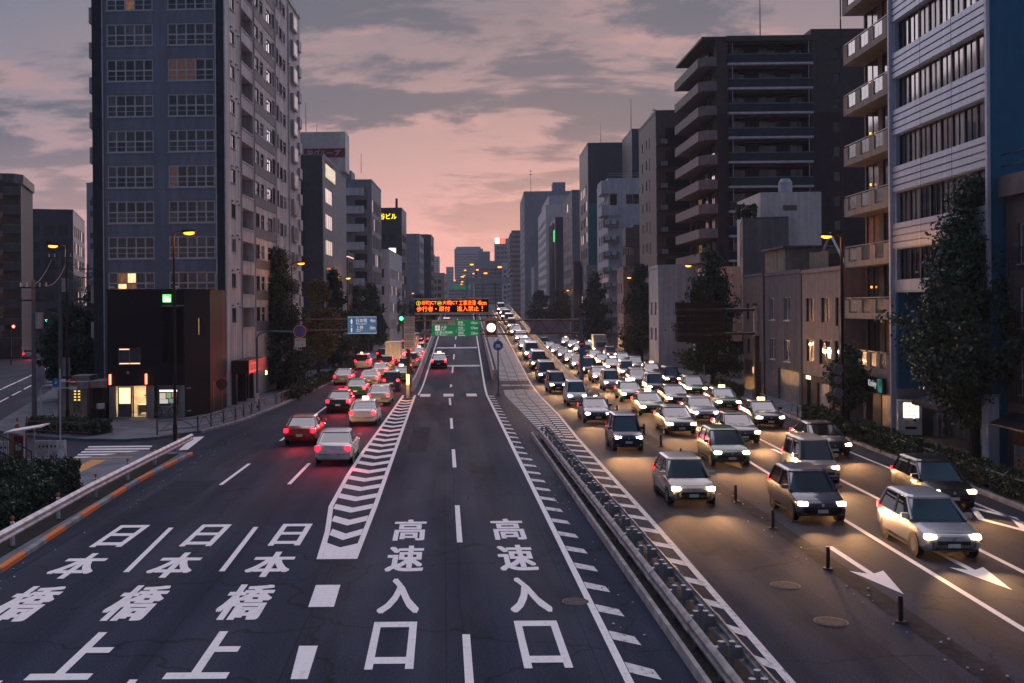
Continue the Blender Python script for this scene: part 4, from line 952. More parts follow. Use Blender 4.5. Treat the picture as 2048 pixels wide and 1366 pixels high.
# crates and blue bins beside it
for i, (y, lab) in enumerate(((41.4, 'blue lidded bin in the timber rack, the one farther from the camera'), (40.6, 'blue lidded bin in the timber rack, the one nearer the camera'))):
    b_ = thing('bin', lab, 'bin', (23.25, y, .55), group='blue bins in the rack'); 
    obj('body', lambda: MB().cyl((0, 0, 0), (0, 0, .5), .22, .27, n=14), mk('blue_plastic', (.03, .16, .24), .4), b_, key='binb'); obj('lid', lambda: MB().cyl((0, 0, .5), (0, 0, .56), .3, .24, n=14), mk('blue_plastic', (.03, .16, .24), .4), b_, key='binl')
t = thing('bin_rack', 'slatted timber rack holding the blue bins', 'rack', (23.2, 41.0, .14))
for z in (.42, .62, .82): obj('slat', MB().box(-.36, -.31, -.85, .85, z, z + .13), mk('timber', (.16, .075, .04), .7), t)
for y in (-.8, .75): obj('leg', MB().box(-.3, -.22, y, y + .08, 0, .95), mk('timber', (.16, .075, .04), .7), t)
obj('shelf', MB().box(-.3, .3, -.85, .85, .34, .40), mk('timber', (.16, .075, .04), .7), t)
# grey pillar and meter boxes
t = thing('gate_pillar', 'square grey concrete pillar behind the big street tree', 'pillar', (23.7, 45.4, .14)); obj('shaft', MB().box(-.18, .3, -.2, .35, 0, 3.0), PALE, t); obj('cap', MB().box(-.22, .34, -.24, .39, 3.0, 3.1), CONC, t)
# (b) white slatted block with a blue flank
BY0, BL = 45.4, 10.6
t = thing('slatted_building', 'white slatted block with a blue flank wall and a blue recess below', 'building', (23.75, BY0, .14), DR)
Hb = 33.0
sa, sb = (0, BL), (0, 0)
rows_ = [11.35 + 3.02 * k for k in range(-1, 7)]
wins = []
for k, z in enumerate(rows_):
    wins.append((.35, BL - .25, z, z + 1.62))
z0b = 7.75
obj('wall', wallgrid(sa, sb, z0b, Hb, wins, .35), ALU, t)
for k, (a, b, c, d) in enumerate(wins):
    n = 8; wd = (b - a) / n
    for i in range(n):
        u = a + wd * i
        window(t, sa, sb, u + .06, u + wd - .06, c, d, pick((G_GREY, 2), (G_CURT, 3), (G_CURT2, 2), (G_DARK, 2)) if k else G_DARK, .28, 2, 1, .05, DARK_FRAME)
        loc, rz = place(sa, sb, u - .06, c, .3); obj('mullion', lambda: MB().box(0, .12, -.1, 0, 0, 1.62), mk('dark_mullion', (.05, .055, .065), .5, .3), t, loc, rz, key='smul')
    # projecting slats between the window bands
    for j in range(4):
        zz = d + .06 + j * .35
        if zz + .28 > Hb: break
        obj('slat', lambda: MB().box(-.09, -.0, .02, BL - .02, 0, .27), ALU, t, (0, 0, zz), key='sslat')
for y in (3.4, 6.9): obj('joint', MB().box(-.1, -.095, y, y + .03, z0b, Hb), DARK_FRAME, t)
obj('corner_fin', MB().box(-.22, .12, BL - .02, BL + .16, 0, Hb), mk('white_fin', (.55, .56, .62), .5, var=.08, stain=.2), t)
obj('corner_fin', MB().box(-.14, -.001, -.14, .06, 7.6, Hb), mk('white_fin', (.55, .56, .62), .5, var=.08, stain=.2), t)
obj('flank_wall', wallgrid((0, 0), (9, 0), 0, Hb, []), BLUE, t)
obj('wall', wallgrid((9, BL), (0, BL), 0, Hb, []), PALE, t)
obj('soffit', MB().box(.02, 2.4, .1, BL - .05, z0b - .08, z0b - .01), ALU, t)
# recessed ground storey
obj('blue_panel', MB().box(.05, 2.0, BL - .25, BL - .03, 2.55, 7.65), BLUE, t); obj('pale_panel', MB().box(.05, 2.0, BL - .25, BL - .03, 0, 2.54), GW, t)
obj('inner_wall', MB().box(2.2, 2.4, .1, BL - .3, 0, 7.65), mk('grey_wall_inner', (.16, .155, .16), .8, stain=.25), t)
obj('shutter', MB().box(2.12, 2.19, 1, 6.5, .05, 2.3), ALU, t)
obj('awning', MB().add([(-.1, 4.2, 2.1), (-.1, 8.2, 2.1), (2.1, 8.2, 2.75), (2.1, 4.2, 2.75)], [(0, 3, 2, 1)]).box(-.12, -.08, 4.2, 8.2, 1.9, 2.12), mk('awning_cloth', (.04, .04, .05), .8), t)
obj('awning_pole', MB().cyl((.05, 5.0, 0), (.05, 5.0, 1.95), .03, n=8), STEEL, t)
obj('plinth', MB().box(-.6, 2.2, .2, BL - .3, 0, .13), mk('brown_paving', (.14, .10, .08), .7), t)
# vending machine
t = thing('vending_machine', 'white lit drinks vending machine beside the blue wall', 'vending machine', (23.85, 54.9, .27), radians(-16))
obj('cabinet', MB().box(0, 1.15, 0, .75, .05, 1.85), STEEL_W, t)
dr = obj('door', MB().box(.02, 1.13, -.06, -.002, .08, 1.82), mk('vend_door', (.62, .58, .56), .4), t)
obj('display', MB().box(.24, .98, -.07, -.062, .98, 1.74), em('vend_lit', (1, .82, .66), 2.2), dr)
random.seed(8)
for r in range(3):
    for k in range(11):
        x = .29 + k * .06; z = 1.02 + r * .245
        obj('drink', lambda: MB().cyl((0, 0, 0), (0, 0, .12), .022, .02, 7), mk(f'drink_{(k * 7 + r * 3) % 5}', [(.3, .08, .03), (.05, .14, .04), (.4, .3, .05), (.5, .45, .4), (.05, .05, .06)][(k * 7 + r * 3) % 5], .4), dr, (x, -.085, z), key='drink')
    obj('price_strip', lambda: MB().box(.26, .96, -.095, -.071, 0, .03), em('vend_strip', (1, .75, .6), 2.5), dr, (0, 0, .985 + r * .245), key='prs')
obj('slot', MB().box(.33, .85, -.066, -.061, .36, .5), BLACK, dr); obj('panel', MB().box(.28, .52, -.068, -.061, .62, .86), mk('cream_panel', (.55, .42, .3), .5), dr)
obj('keypad', MB().box(.72, .86, -.07, -.061, .78, .9), BLACK, dr); obj('green_lamp', MB().box(.72, .76, -.072, -.0701, .92, .95), em('green_led', (.1, 1, .2), 5), dr)
t = thing('cabinet_box', 'beige equipment cabinet right of the vending machine', 'cabinet', (25.6, 54.2, .27)); obj('case', MB().box(0, .75, 0, .55, 0, 1.1), GW, t); obj('door', MB().box(.08, .45, -.02, -.002, .2, .95), mk('grey_glass_door', (.1, .12, .12), .3), t); obj('paper', MB().box(.2, .3, -.03, -.022, .5, .75), WHITEB, t)
# (c) tan balcony block
t = thing('balcony_block', 'tan apartment block stacked with notched plaster balconies', 'building', (24.1, 56.4, .14), DR)
Lc, Hc = 7.2, 34.0
FZ = [4.15 + 3.06 * k for k in range(10)]
ops = []
for z in FZ: ops += [(.2, 2.2, z, z + 2.1), (2.9, 4.2, z, z + 2.1), (4.9, 6.4, z, z + 2.1)]
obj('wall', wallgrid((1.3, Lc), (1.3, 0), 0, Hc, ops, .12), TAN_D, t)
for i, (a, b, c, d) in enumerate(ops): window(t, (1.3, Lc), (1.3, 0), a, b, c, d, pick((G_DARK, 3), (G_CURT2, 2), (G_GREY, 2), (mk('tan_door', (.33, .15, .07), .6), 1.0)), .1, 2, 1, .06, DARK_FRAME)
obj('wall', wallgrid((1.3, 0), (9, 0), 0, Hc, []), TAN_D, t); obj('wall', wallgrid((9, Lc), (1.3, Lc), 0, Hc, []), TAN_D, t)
def notch_balcony(L, x0=0.):
    m = MB(); n = 3; post = L * .44 / (n + 1); gap = (L - post * (n + 1)) / n
    m.box(x0, x0 + .16, 0, L, 0, .34)
    for k in range(n + 1): y = k * (post + gap); m.box(x0, x0 + .16, y, y + post, .34, 1.12)
    m.box(x0, 1.3, 0, .14, 0, 1.12).box(x0, 1.3, L - .14, L, 0, 1.12).box(x0 + .16, 1.3, .14, L - .14, 0, .16)
    return m
for k, z in enumerate(FZ):
    Lb = Lc - .1 if k else Lc - 2.2
    b_ = obj('balcony', lambda: notch_balcony(Lb), TAN, t, (0, .05, z - 1.0), key=('nb', Lb))
    post_ = Lb * .44 / 4; gap_ = (Lb - post_ * 4) / 3
    for q_ in range(3): obj('glass_panel', lambda: MB().box(.05, .09, .05, gap_ - .05, .40, 1.14).box(.045, .095, gap_ / 2 - .02, gap_ / 2 + .02, .4, 1.14), G_FROST, b_, (0, q_ * (post_ + gap_) + post_, 0), key=('ng', Lb))
    obj('hand_rail', lambda: MB().box(.02, .10, 0, Lb, 1.2, 1.25).box(.04, .08, .05, .09, 1.12, 1.2).box(.04, .08, Lb - .1, Lb - .06, 1.12, 1.2), mk('grey_rail', (.22, .22, .24), .4, .4), b_, key=('nr', Lb))
    if k in (1, 3, 4, 5, 7): obj('wall_lamp', lambda: MB().box(1.2, 1.28, 6.0, 6.07, 1.8, 1.93), em('amber_wall_lamp', (1, .33, .04), 2.2), b_, key='nwl')
    obj('pipe', lambda: MB().cyl((-.04, Lc + .1, 0), (-.04, Lc + .1, 3.0), .04, n=6), STEEL_D, b_, key='npp')
sg = obj('shop_sign', MB().box(-.28, -.08, .4, 3.6, 2.15, 3.0), mk('sign_black', (.015, .02, .02), .4), t)
ss = MB(); tm = text_mb('Kinley', 0, 0, 1.2, .48, .02)
obj('sign_text', MB().add([(-.285, 2.5 - x, z + 2.35) for x, y, z in tm.v], tm.f), em('sign_script', (.9, .95, .95), .5), sg)
obj('sign_picture', MB().box(-.288, -.281, .5, 1.15, 2.2, 2.95), em('sign_teal', (.05, .35, .3), .35, noise=.8), sg)
obj('ground_shutter', MB().box(.9, .96, .3, 3.6, .05, 2.1), STEEL, t); obj('doorway', MB().box(.9, .96, 3.8, 5.0, .05, 2.1), BLACK, t)
obj('ground_beam', MB().box(0, 1.3, .05, 4.9, 2.05, 3.14), TAN, t); obj('pillar', MB().box(0, .4, 3.7, 4.1, 0, 2.05), TAN_D, t)
# (d) rose three-storey house
t = thing('corner_house', 'pinkish three storey house with a dark brown ground floor', 'building', (24.55, 64.2, .14), DR)
Ld, Hd = 8.3, 9.2
ops = [(.9, 2.6, 5.9, 7.5), (4.1, 5.9, 5.9, 7.5), (6.9, 7.5, 5.7, 7.5), (.9, 2.6, 3.2, 4.7), (3.6, 6.0, 3.1, 4.8), (6.7, 7.5, 3.0, 4.8)]
obj('wall', wallgrid((0, Ld), (0, 0), 2.3, Hd, ops, .16), ROSE, t)
for i, (a, b, c, d) in enumerate(ops): window(t, (0, Ld), (0, 0), a, b, c, d, G_CURT2 if i in (0, 1, 3) else G_DARK, .12, 2 if b - a > 1 else 1, 1, .06, DARK_FRAME, sill=False)
obj('lit_curtain', MB().box(.09, .1, Ld - 5.6, Ld - 5.1, 3.6, 4.3), L_OFFICE, t)
obj('ground_floor', wallgrid((-.02, Ld), (-.02, 0), 0, 2.28, [(3.2, 5.6, 0.02, 1.9), (1.0, 1.9, .02, 1.9), (6.2, 7.0, .02, 1.9)], .2), mk('brown_wall_lower', (.085, .055, .05), .75, var=.12, stain=.15), t)
obj('shutter', MB().box(.12, .16, Ld - 5.6, Ld - 3.2, .02, 1.9), mk('pale_shutter', (.36, .34, .34), .5, tile=(40, .09, .012, 0, .7)), t)
obj('door', MB().box(.12, .16, Ld - 1.9, Ld - 1.0, .02, 1.9), BLACK, t); obj('door', MB().box(.12, .16, Ld - 7.0, Ld - 6.2, .02, 1.9), mk('tan_door', (.33, .15, .07), .6), t)
obj('door_lamp', MB().box(-.08, -.03, Ld - 1.9, Ld - 1.0, 2.0, 2.1).box(-.08, -.03, Ld - 1.9, Ld - 1.0, 2.15, 2.22), em('door_lamp_glow', (1, .6, .35), 2), t)
obj('wall', wallgrid((0, 0), (9, 0), 0, Hd, []), ROSE, t); obj('wall', wallgrid((9, Ld), (0, Ld), 0, Hd, []), ROSE, t)
obj('parapet', MB().box(-.06, 9, -.05, Ld + .05, Hd, Hd + .25), ROSE, t); obj('down_pipe', MB().cyl((-.08, .5, 0), (-.08, .5, 7), .05, n=8), PALE, t)
obj('roof_rail', MB().box(.5, .54, 4.2, Ld, Hd + .25, Hd + 1.4).box(.5, 8, Ld - .05, Ld, Hd + .25, Hd + 1.4), mk('mesh_rail', (.05, .055, .06), .6), t)
obj('roof_frame', MB().path([(1, 2.2, Hd + .2), (1, 5.4, Hd + 2.6), (1, 7.2, Hd + 1.2)], .08, 6), PALE, t)
# (e) slate house, (f) brown house
t = thing('slate_house', 'dark slate rendered house with white sills next to the pinkish house', 'building', (24.9, 72.8, .14), DR)
SL = mk('slate_render', (.115, .115, .145), .8, var=.1, stain=.2, fine=.08)
ops = [(1.4, 2.9, 5.9, 7.6), (5.2, 6.8, 5.9, 7.6), (1.4, 2.9, 2.9, 4.5), (5.2, 6.8, 2.9, 4.5)]
obj('wall', wallgrid((0, 9.4), (0, 0), 0, 9.3, ops + [(3.6, 8.8, .02, 2.3)], .16), SL, t)
for a, b, c, d in ops: window(t, (0, 9.4), (0, 0), a, b, c, d, pick((G_CURT2, 1), (G_GREY, 1)), .12, 2, 1, .06, WHITE_FRAME, sill=True)
obj('shutter', MB().box(.12, .16, .6, 5.8, .02, 2.3), mk('grey_shutter', (.20, .20, .21), .5, tile=(60, .09, .012, 0, .7)), t)
obj('wall', wallgrid((0, 0), (9, 0), 0, 9.3, []), SL, t); obj('wall', wallgrid((9, 9.4), (0, 9.4), 0, 9.3, []), SL, t); obj('parapet', MB().box(-.05, 9, -.05, 9.45, 9.3, 9.55), SL, t)
t = thing('brown_house', 'narrow brown grey house left of the slate house', 'building', (25.2, 82.4, .14), DR)
ops = [(1.2, 2.0, 5.8, 7.2), (3.2, 4.6, 5.8, 7.2), (1.2, 2.2, 3.0, 4.3), (3.2, 4.6, 3.0, 4.3)]
obj('wall', wallgrid((0, 6.4), (0, 0), 0, 9.4, ops, .16), BROWN, t)
for a, b, c, d in ops: window(t, (0, 6.4), (0, 0), a, b, c, d, G_DARK, .12, 2, 1, .06, DARK_FRAME)
obj('shop_front', MB().box(-.05, -.01, .8, 5.6, .1, 2.5), BLACK, t); obj('shop_items', MB().box(-.07, -.055, 1.4, 3.2, 1.5, 2.0), em('shop_glow', (1, .6, .35), .9, noise=.9), t)
obj('wall', wallgrid((0, 0), (8, 0), 0, 9.4, []), BROWN, t); obj('wall', wallgrid((8, 6.4), (0, 6.4), 0, 9.4, []), BROWN, t); obj('parapet', MB().box(-.05, 8, -.05, 6.45, 9.4, 9.6), BROWN, t)
# rooftop clutter between
t = thing('roof_shed', 'low flat shed on the roofs behind the slate house', 'building', (27.5, 84, .14), DR)
obj('wall', MB().box(0, 9.5, 0, 6, 0, 11.6), mk('ochre_render', (.20, .185, .17), .8, stain=.25), t); obj('eave', MB().box(-.3, 9.8, -.4, 6.2, 11.62, 11.8), CONC_D, t)
obj('window', MB().box(3.4, 4.6, -.06, -.003, 9.9, 11.0), G_GREY, t); obj('air_conditioner', MB().box(1.9, 2.8, -.4, -.003, 10.3, 11.2), PALE, t)
# (g) white rendered house with a water tank, and its grey wing
t = thing('white_house', 'white rendered house with a water tank on its flat roof', 'building', (29.2, 96, .14), DR)
obj('wall', wallgrid((0, 0), (5.5, 0), 0, 17.2, [(2.0, 3.3, 15.7, 16.2)], .2), WHITEB, t); far_window(t, (0, 0), (5.5, 0), 2.0, 3.3, 15.7, 16.2, G_DARK)
obj('wall', wallgrid((0, 9), (0, 0), 0, 17.2, []), WHITEB, t); obj('wall', wallgrid((5.5, 0), (5.5, 9), 0, 17.2, []), WHITEB, t); obj('roof', MB().box(0, 5.5, 0, 9, 17.2, 17.4), WHITEB, t)
tk = obj('water_tank', MB().cyl((2.6, 1.2, 17.4), (2.6, 1.2, 18.4), .62, .62, 16).cyl((2.6, 1.2, 18.4), (2.6, 1.2, 18.75), .62, .4, 16), PALE, t, smooth=False)
obj('tank_ladder', MB().cyl((3.4, 1.2, 17.4), (3.4, 1.2, 18.9), .03, n=5), STEEL_D, t)
t = thing('grey_house', 'grey house with white framed windows under a roof garden', 'building', (27.4, 95.5, .14), radians(-14))
ops = [(1.0, 3.6, 11.5, 13.2), (4.2, 5.0, 11.5, 13.2), (5.4, 6.4, 11.5, 13.2), (4.0, 6.4, 7.4, 9.0)]
obj('wall', wallgrid((0, 8), (0, 0), 0, 15.0, ops, .15), mk('grey_render', (.16, .155, .165), .8, stain=.2, var=.1), t)
for a, b, c, d in ops: window(t, (0, 8), (0, 0), a, b, c, d, G_GREY, .1, 2 if b - a > 1.2 else 1, 1, .1, mk('white_window_frame', (.6, .56, .56), .5))
obj('wall', wallgrid((0, 0), (4, 0), 0, 15, []), MATS['grey_render'], t); obj('roof', MB().box(0, 4, 0, 8, 14.9, 15.05), CONC_D, t)
# (h) big brown apartment block with horizontal balconies
t = thing('apartment_block', 'large dark brown apartment block with white edged balconies', 'building', (30.5, 116, .1), radians(-1))
Hh = 36.6; fhh = 2.72
zf = [Hh - 2.55 - fhh * k for k in range(13)]
obj('wall', wallgrid((0, 0), (19.5, 0), 0, Hh, [(1.3, 10.4, z, z + 2.0, 1.6) for z in zf] + [(12.9, 13.6, z + .3, z + 1.35) for z in zf]), DKB, t)
obj('upper_wall', wallgrid((-.01, -.02), (1.28, -.02), Hh - 8.2, Hh, []), DKG, t); obj('upper_wall', wallgrid((10.42, -.02), (19.51, -.02), Hh - 8.2, Hh, [(2.48, 3.18, z + .3, z + 1.35) for z in zf if z > Hh - 8]), DKG, t)
for k, z in enumerate(zf):
    obj('window', lambda: MB().box(0, .7, .1, .14, 0, 1.05), G_DARK, t, (12.9, 0, z + .3), key='hbw')
    b_ = obj('balcony', lambda: MB().box(1.25, 10.45, -.5, -.42, -.15, .72), mk('blue_glass_parapet', (.012, .03, .045), .2), t, (0, 0, z), key='hbal')
    obj('balcony_edge', lambda: MB().box(1.2, 10.5, -.56, .0, -.38, -.16), mk('white_slab_edge', (.46, .46, .49), .7), b_, key='hbe')
    obj('hand_rail', lambda: MB().box(1.2, 10.5, -.53, -.42, .73, .84), mk('steel_blue_rail', (.08, .13, .18), .4, .3), b_, key='hbr')
    for j, (u, w_) in enumerate(((2.2, 1.3), (5.1, 1.9), (8.6, 1.5))):
        obj('sliding_door', lambda: MB().box(0, w_ * .48, 1.52, 1.56, .02, 1.85), pick((G_CURT, 3), (G_CURT2, 3), (G_DARK, 1)), t, (u, 0, z), key=('hsd', w_))
        obj('sliding_door', lambda: MB().box(0, w_ * .48, 1.54, 1.58, .02, 1.85), G_DARK, t, (u + w_ * .5, 0, z), key=('hsd2', w_))
    obj('post', lambda: MB().cyl((1.7, -.3, .8), (1.7, -.3, 2.3), .04, n=5).cyl((10.1, -.3, .8), (10.1, -.3, 2.3), .04, n=5), PALE, b_, key='hpo')
    # rounded street-side balconies
    m_ = ROSE if k > 2 else mk('taupe_tile', (.19, .17, .165), .7, var=.1, tile=(.3, .1, .006, .5, .85))
    obj('street_balcony', lambda: MB().prism([(-1.9, .8), (-1.3, -.15), (0, -.15), (0, 13.5), (-1.9, 13.5)], 0, 1.05), m_, t, (0, 0, z - .42), key=('hsb'))
    obj('balcony_lining', lambda: MB().prism([(-1.75, .85), (-1.25, .0), (-.01, .0), (-.01, 13.3), (-1.75, 13.3)], 1.051, 1.06), DKB, t, (0, 0, z - .42), key='hsl')
obj('wall', wallgrid((0, 14), (0, 0), 0, Hh, [(1 + 3.2 * i, 3.2 + 3.2 * i, z + .2, z + 2.0) for z in zf for i in range(4)], .2), DKB, t)
for z in zf:
    for i in range(4): far_window(t, (0, 14), (0, 0), 1 + 3.2 * i, 3.2 + 3.2 * i, z + .2, z + 2.0, pick((G_DARK, 3), (G_CURT2, 1), (L_DIM, .25)))
obj('roof', MB().box(-1.6, 19.6, -.1, 14, Hh + .02, Hh + .3).box(1.0, 10.8, -.6, -.1, Hh - .35, Hh + .25).box(10.4, 19.55, -.15, 8, Hh + .3, Hh + 1.0), DKG, t)
obj('wall', wallgrid((19.5, 0), (19.5, 14), 0, Hh, []), DKB, t)
antenna('tall lightning rod on the big brown apartment block', 36.0, 118, Hh + .3, 6.2)
# (h2) small white two-storey shop in front of trees
t, f, s = block('shop_house', 'small white shop house with green banner between the right trees', (26.6, 104, 0), 6, 6, 10.6, WHITEB, front=[], side=[(1.2, 2.4, 3.0, 5.2, G_DARK), (1.2, 2.4, 6.6, 8.8, G_DARK)], road='R')
for z in (2.8, 6.3): obj('balcony', MB().box(-.8, 0, 1, 5, z - .5, z + .35), WHITEB, t)
obj('banner', MB().box(-.12, -.05, 4.6, 5.3, 2.6, 5.2), mk('green_banner', (.01, .14, .08), .6), t)
# (i) dark grey brown block with balconies
t, f, s = block('apartment_block', 'dark grey brown apartment block with railed corner balconies', (RX(136) + .5, 136, 0), 11, 15, 32.2, BROWN,
    side=[(x, x + .8, 3.0 + 2.85 * k, 4.3 + 2.85 * k, (G_DARK, 1, 1, DARK_FRAME)) for k in range(10) for x in (3.0, 6.5)] + [(9.4, 9.9, 2.6 + 2.85 * k, 4.2 + 2.85 * k, (G_DARK, 1, 1, DARK_FRAME)) for k in range(10)],
    front=[(1.2, 4.6, 2.6 + 2.85 * k, 4.6 + 2.85 * k, G_DARK) for k in range(10)], road='R')
for k in range(10):
    b_ = obj('balcony', lambda: MB().box(-.0, 5.2, -1.1, -.02, -.15, .0).box(0, 5.2, -1.1, -1.05, .95, 1.0), DKB, t, (0, 0, 2.4 + 2.85 * k), key='ibal')
    def bars_():
        m = MB(); x = .05
        while x < 5.2: m.box(x, x + .03, -1.09, -1.06, 0, .95); x += .18
        return m
    obj('bars', bars_, DARK_FRAME, b_, key='ibars'); obj('air_conditioner', lambda: MB().box(.6, 1.4, -.7, -.35, .02, .65), PALE, b_, key='iac')
# (j) pale grey block with projecting bays, teal strip block, stepped tall one
t, f, s = block('office_building', 'pale grey office block with stacked outdoor air conditioners', (RX(186), 186, 0), 9, 18, 29.5, PALE,
    front=[(3.2, 5.6, 25.2, 27.0, (G_DARK, 2)), (.4, 1.6, 25.0, 27.0, G_DARK)], side=grid(2, 17, 4, 2.2, 3, 8, 3.1, 1.8, G_DARK), road='R')
obj('corner_box', MB().box(-1.2, 1.8, -.6, 6, 23.2, 25.0).box(-1.2, 1.8, -.6, 6, 27.1, 29.4), PALE, t)
for k in range(8): obj('bay', lambda: MB().box(-1.0, 1.9, -.9, 0, 0, 1.2), GREYM, t, (0, 0, 1.8 + 2.75 * k), key='jbay'); obj('air_conditioner', lambda: MB().box(-.6, .2, -1.2, -.91, 0, .8).box(.5, 1.3, -1.2, -.91, .1, .9), PALE, t, (0, 0, 2.3 + 2.75 * k), key='jac')
obj('roof_rail', MB().box(0, 9, 0, .05, 30.3, 30.35).box(0, 9, 0, .05, 30.7, 30.75), STEEL, t)
t, f, s = block('office_building', 'brown bay fronted block between the pale office and the dark apartment block', (RX(160) + 1.6, 164, 0), 7, 14, 19.5, BROWN, road='R', side=grid(1, 13, 4, 2, 3, 5, 3, 1.6, G_DARK))
for k in range(4): obj('bay', lambda: MB().box(-1.3, .0, -.5, 3.5, 0, 2.9), ROSE if False else BROWN, t, (0, 0, 3.6 + 4.3 * k), key='bbay')
t, f, s = block('stair_tower', 'slate stair tower with antennas above the pale office', (RX(190) + 6, 196, 0), 10, 14, 40.0, GREYD, road='R', front=[(2, 3.2, 36, 36.8, G_GREY)])
antenna('tall antenna on the slate stair tower', RX(190) + 11, 200, 40, 5.2, True); antenna('thin rod left on the slate stair tower', RX(190) + 6.6, 200, 40, 7)
t, f, s = block('office_building', 'teal edged slate block behind the pale office', (RX(222), 222, 0), 14, 20, 41.5, GREYD, road='R', side=grid(2, 18, 4, 2.4, 4, 9, 3.4, 2, lambda r, i: pick((G_GREY, 2), (L_PINK, 1))), front=[(9, 10.4, 37, 38.6, G_DARK)])
obj('teal_strip', MB().box(-.1, 1.9, -.3, -.02, 0, 29), TEAL, t)
for k in range(9): obj('drum_balcony', lambda: MB().cyl((0, 0, 0), (0, 0, 1.7), 1.1, n=12), PALE, t, (3.6, -.5, 2 + 3.0 * k), key='drum')
t, f, s = block('office_building', 'grey office block with wide windows left of the teal strip', (RX(258) - 0, 262, 0), 12, 30, 36, GREYM, road='R', side=grid(2, 28, 5, 4, 4, 9, 3.5, 2.2, lambda r, i: pick((G_GREY, 2), (G_CURT2, 1), (L_PINK, .8) if r == 8 else (G_GREY, 1))))
# (k) white gridded block with black slab beside it
t, f, s = block('hotel_block', 'white hotel like block with a regular grid of small windows', (RX(372) - .5, 372, 0), 22, 55, 43, WHITEB, road='R', side=grid(3, 53, 15, 1.9, 4, 11, 3.3, 1.7, G_DARK), front=[])
obj('upper_storey', MB().box(1.5, 22, 8, 55, 43, 47.5), PALE, t)
t, f, s = block('black_slab', 'slim black slab building with a green lit sign', (RX(300) + 0, 318, 0), 9, 26, 34, NAVY, road='R')
obj('green_sign', MB().box(-.3, -.05, 1, 4, 27, 30.5), em('green_sign', (.05, .8, .15), .8, noise=.5), t)
for y in range(5, 25, 3): obj('fin', MB().box(-.5, -.02, y, y + .5, 3, 33), NAVY, t)
t, f, s = block('apartment_block', 'tall grey block with a roof hut beyond the white gridded block', (RX(500) - 3.6, 500, 0), 46, 60, 62, GREYM, road='R', side=grid(4, 56, 9, 3, 5, 16, 3.5, 2, lambda r, i: pick((G_GREY, 2), (L_PINK, 1))), front=[(24, 28, 52, 55, L_DIM)], roofbits=((14, 20, 4, 14, 5),))
antenna('antenna on the tall grey block, the left one', RX(500), 505, 62, 12, True); antenna('very tall thin rod on the tall grey block', RX(500) + 34, 505, 62, 34)
t, f, s = block('apartment_block', 'striped apartment slab with continuous pale balconies in the distance', (RX(640) - 6.0, 645, 0), 10, 90, 54, BROWN, road='R')
for k in range(17): obj('balcony', lambda: MB().box(-1.2, 10, -1.2, 88, 0, 1.4), ROSE, t, (0, 0, 3 + 3.0 * k), key='mbal')
t, f, s = block('office_building', 'grey office block with a red lit roof sign in the far right distance', (RX(900) - 14.5, 905, 0), 16, 60, 66, GREYM, road='R', front=grid(1, 15, 4, 2.4, 5, 14, 4, 2.2, G_GREY))
obj('roof_sign', MB().box(0, 4, -.6, -.1, 62, 67), em('white_roof_sign', (1, .85, .8), 1.4), t); obj('roof_sign', MB().box(4.2, 9, -.6, -.1, 62, 67), em('red_roof_sign', (1, .1, .06), 1.6), t)
t, f, s = block('office_building', 'low grey block at the far right end of the street', (RX(780) - 10, 790, 0), 12, 60, 40, PALE, road='R', front=grid(1, 11, 4, 1.8, 5, 8, 4, 2.2, G_GREY))
# low houses between the right trees
for i, (y, h, m_, lab) in enumerate(((121, 11.5, PALE, 'pale low house behind the second right tree'), (152, 12.5, ROSE, 'rosy low house between the right trees'), (208, 15, GREYM, 'grey low house beyond the third right tree'), (240, 17, BROWN, 'brown low house by the far right trees'), (440, 24, GREYM, 'grey mid block between the gridded block and the tall grey block'))):
    block('low_house', lab, (RX(y) - 1.8, y, 0), 8, 7 if y < 300 else 30, h, m_, road='R', side=grid(.5, 6.5, 2, 1.2, 3, int(h / 3) - 1, 3, 1.5, G_DARK), front=grid(1, 7, 2, 1.2, 3, int(h / 3) - 1, 3, 1.5, G_DARK))

# ---- left street, seen past the tower -------------------------------------------------------------
random.seed(51); LS = math.atan(.257)
t = thing('balcony_tower', 'brown apartment house with a lamp on every gallery floor at the left edge', 'building', (-64.6, 160, .1), LS)
obj('wall', MB().box(-4.4, 0, 0, 14, 0, 27), mk('brown_gallery', (.10, .075, .07), .8, var=.15), t)
obj('roof', MB().prism([(-4.6, -.9), (-.8, -1.0), (.3, .6), (.3, 14), (-4.6, 14)], 26.6, 28.0), BROWN, t)
for k in range(9):
    b_ = obj('gallery', lambda: MB().box(-2.4, .2, -1.1, -.02, 0, 1.2), BROWN, t, (0, 0, 1.8 + 2.86 * k), key='gal')
    obj('stair_parapet', lambda: MB().add([(-4.4, -1.2, 1.4), (-2.4, -1.2, 2.4), (-2.4, -1.2, 3.3), (-4.4, -1.2, 2.3)], [(0, 1, 2, 3)]).box(-2.4, .2, -1.2, -1.12, 1.2, 1.3), ROSE, b_, key='gst')
    obj('gallery_lamp', lambda: MB().sphere((-3.6, -.25, 2.0), .17, .17, .17, 8, 5), em('gallery_lamp', (1, .52, .14), 6), b_, key='glp')
block('office_building', 'dark glazed block with white edged balconies on the left street', (-69.0, 195, 0), 8.5, 26, 25.6, NAVY, rz=LS, side=grid(1, 25, 6, 2.4, 2.5, 7, 3.1, 2, lambda r, i: pick((G_GREY, 2), (L_PINK, .4))), front=grid(.5, 8, 3, 1.8, 2.5, 7, 3.1, 2, G_DARK))
block('office_building', 'pale block at the very left edge behind the galleries', (-66.5, 152, 0), 9, 7, 31, PALE, rz=LS, front=grid(.5, 8.5, 4, 1.4, 3, 9, 3, 1.6, G_GREY), side=grid(.5, 6.5, 2, 1.8, 3, 9, 3, 1.6, G_GREY))
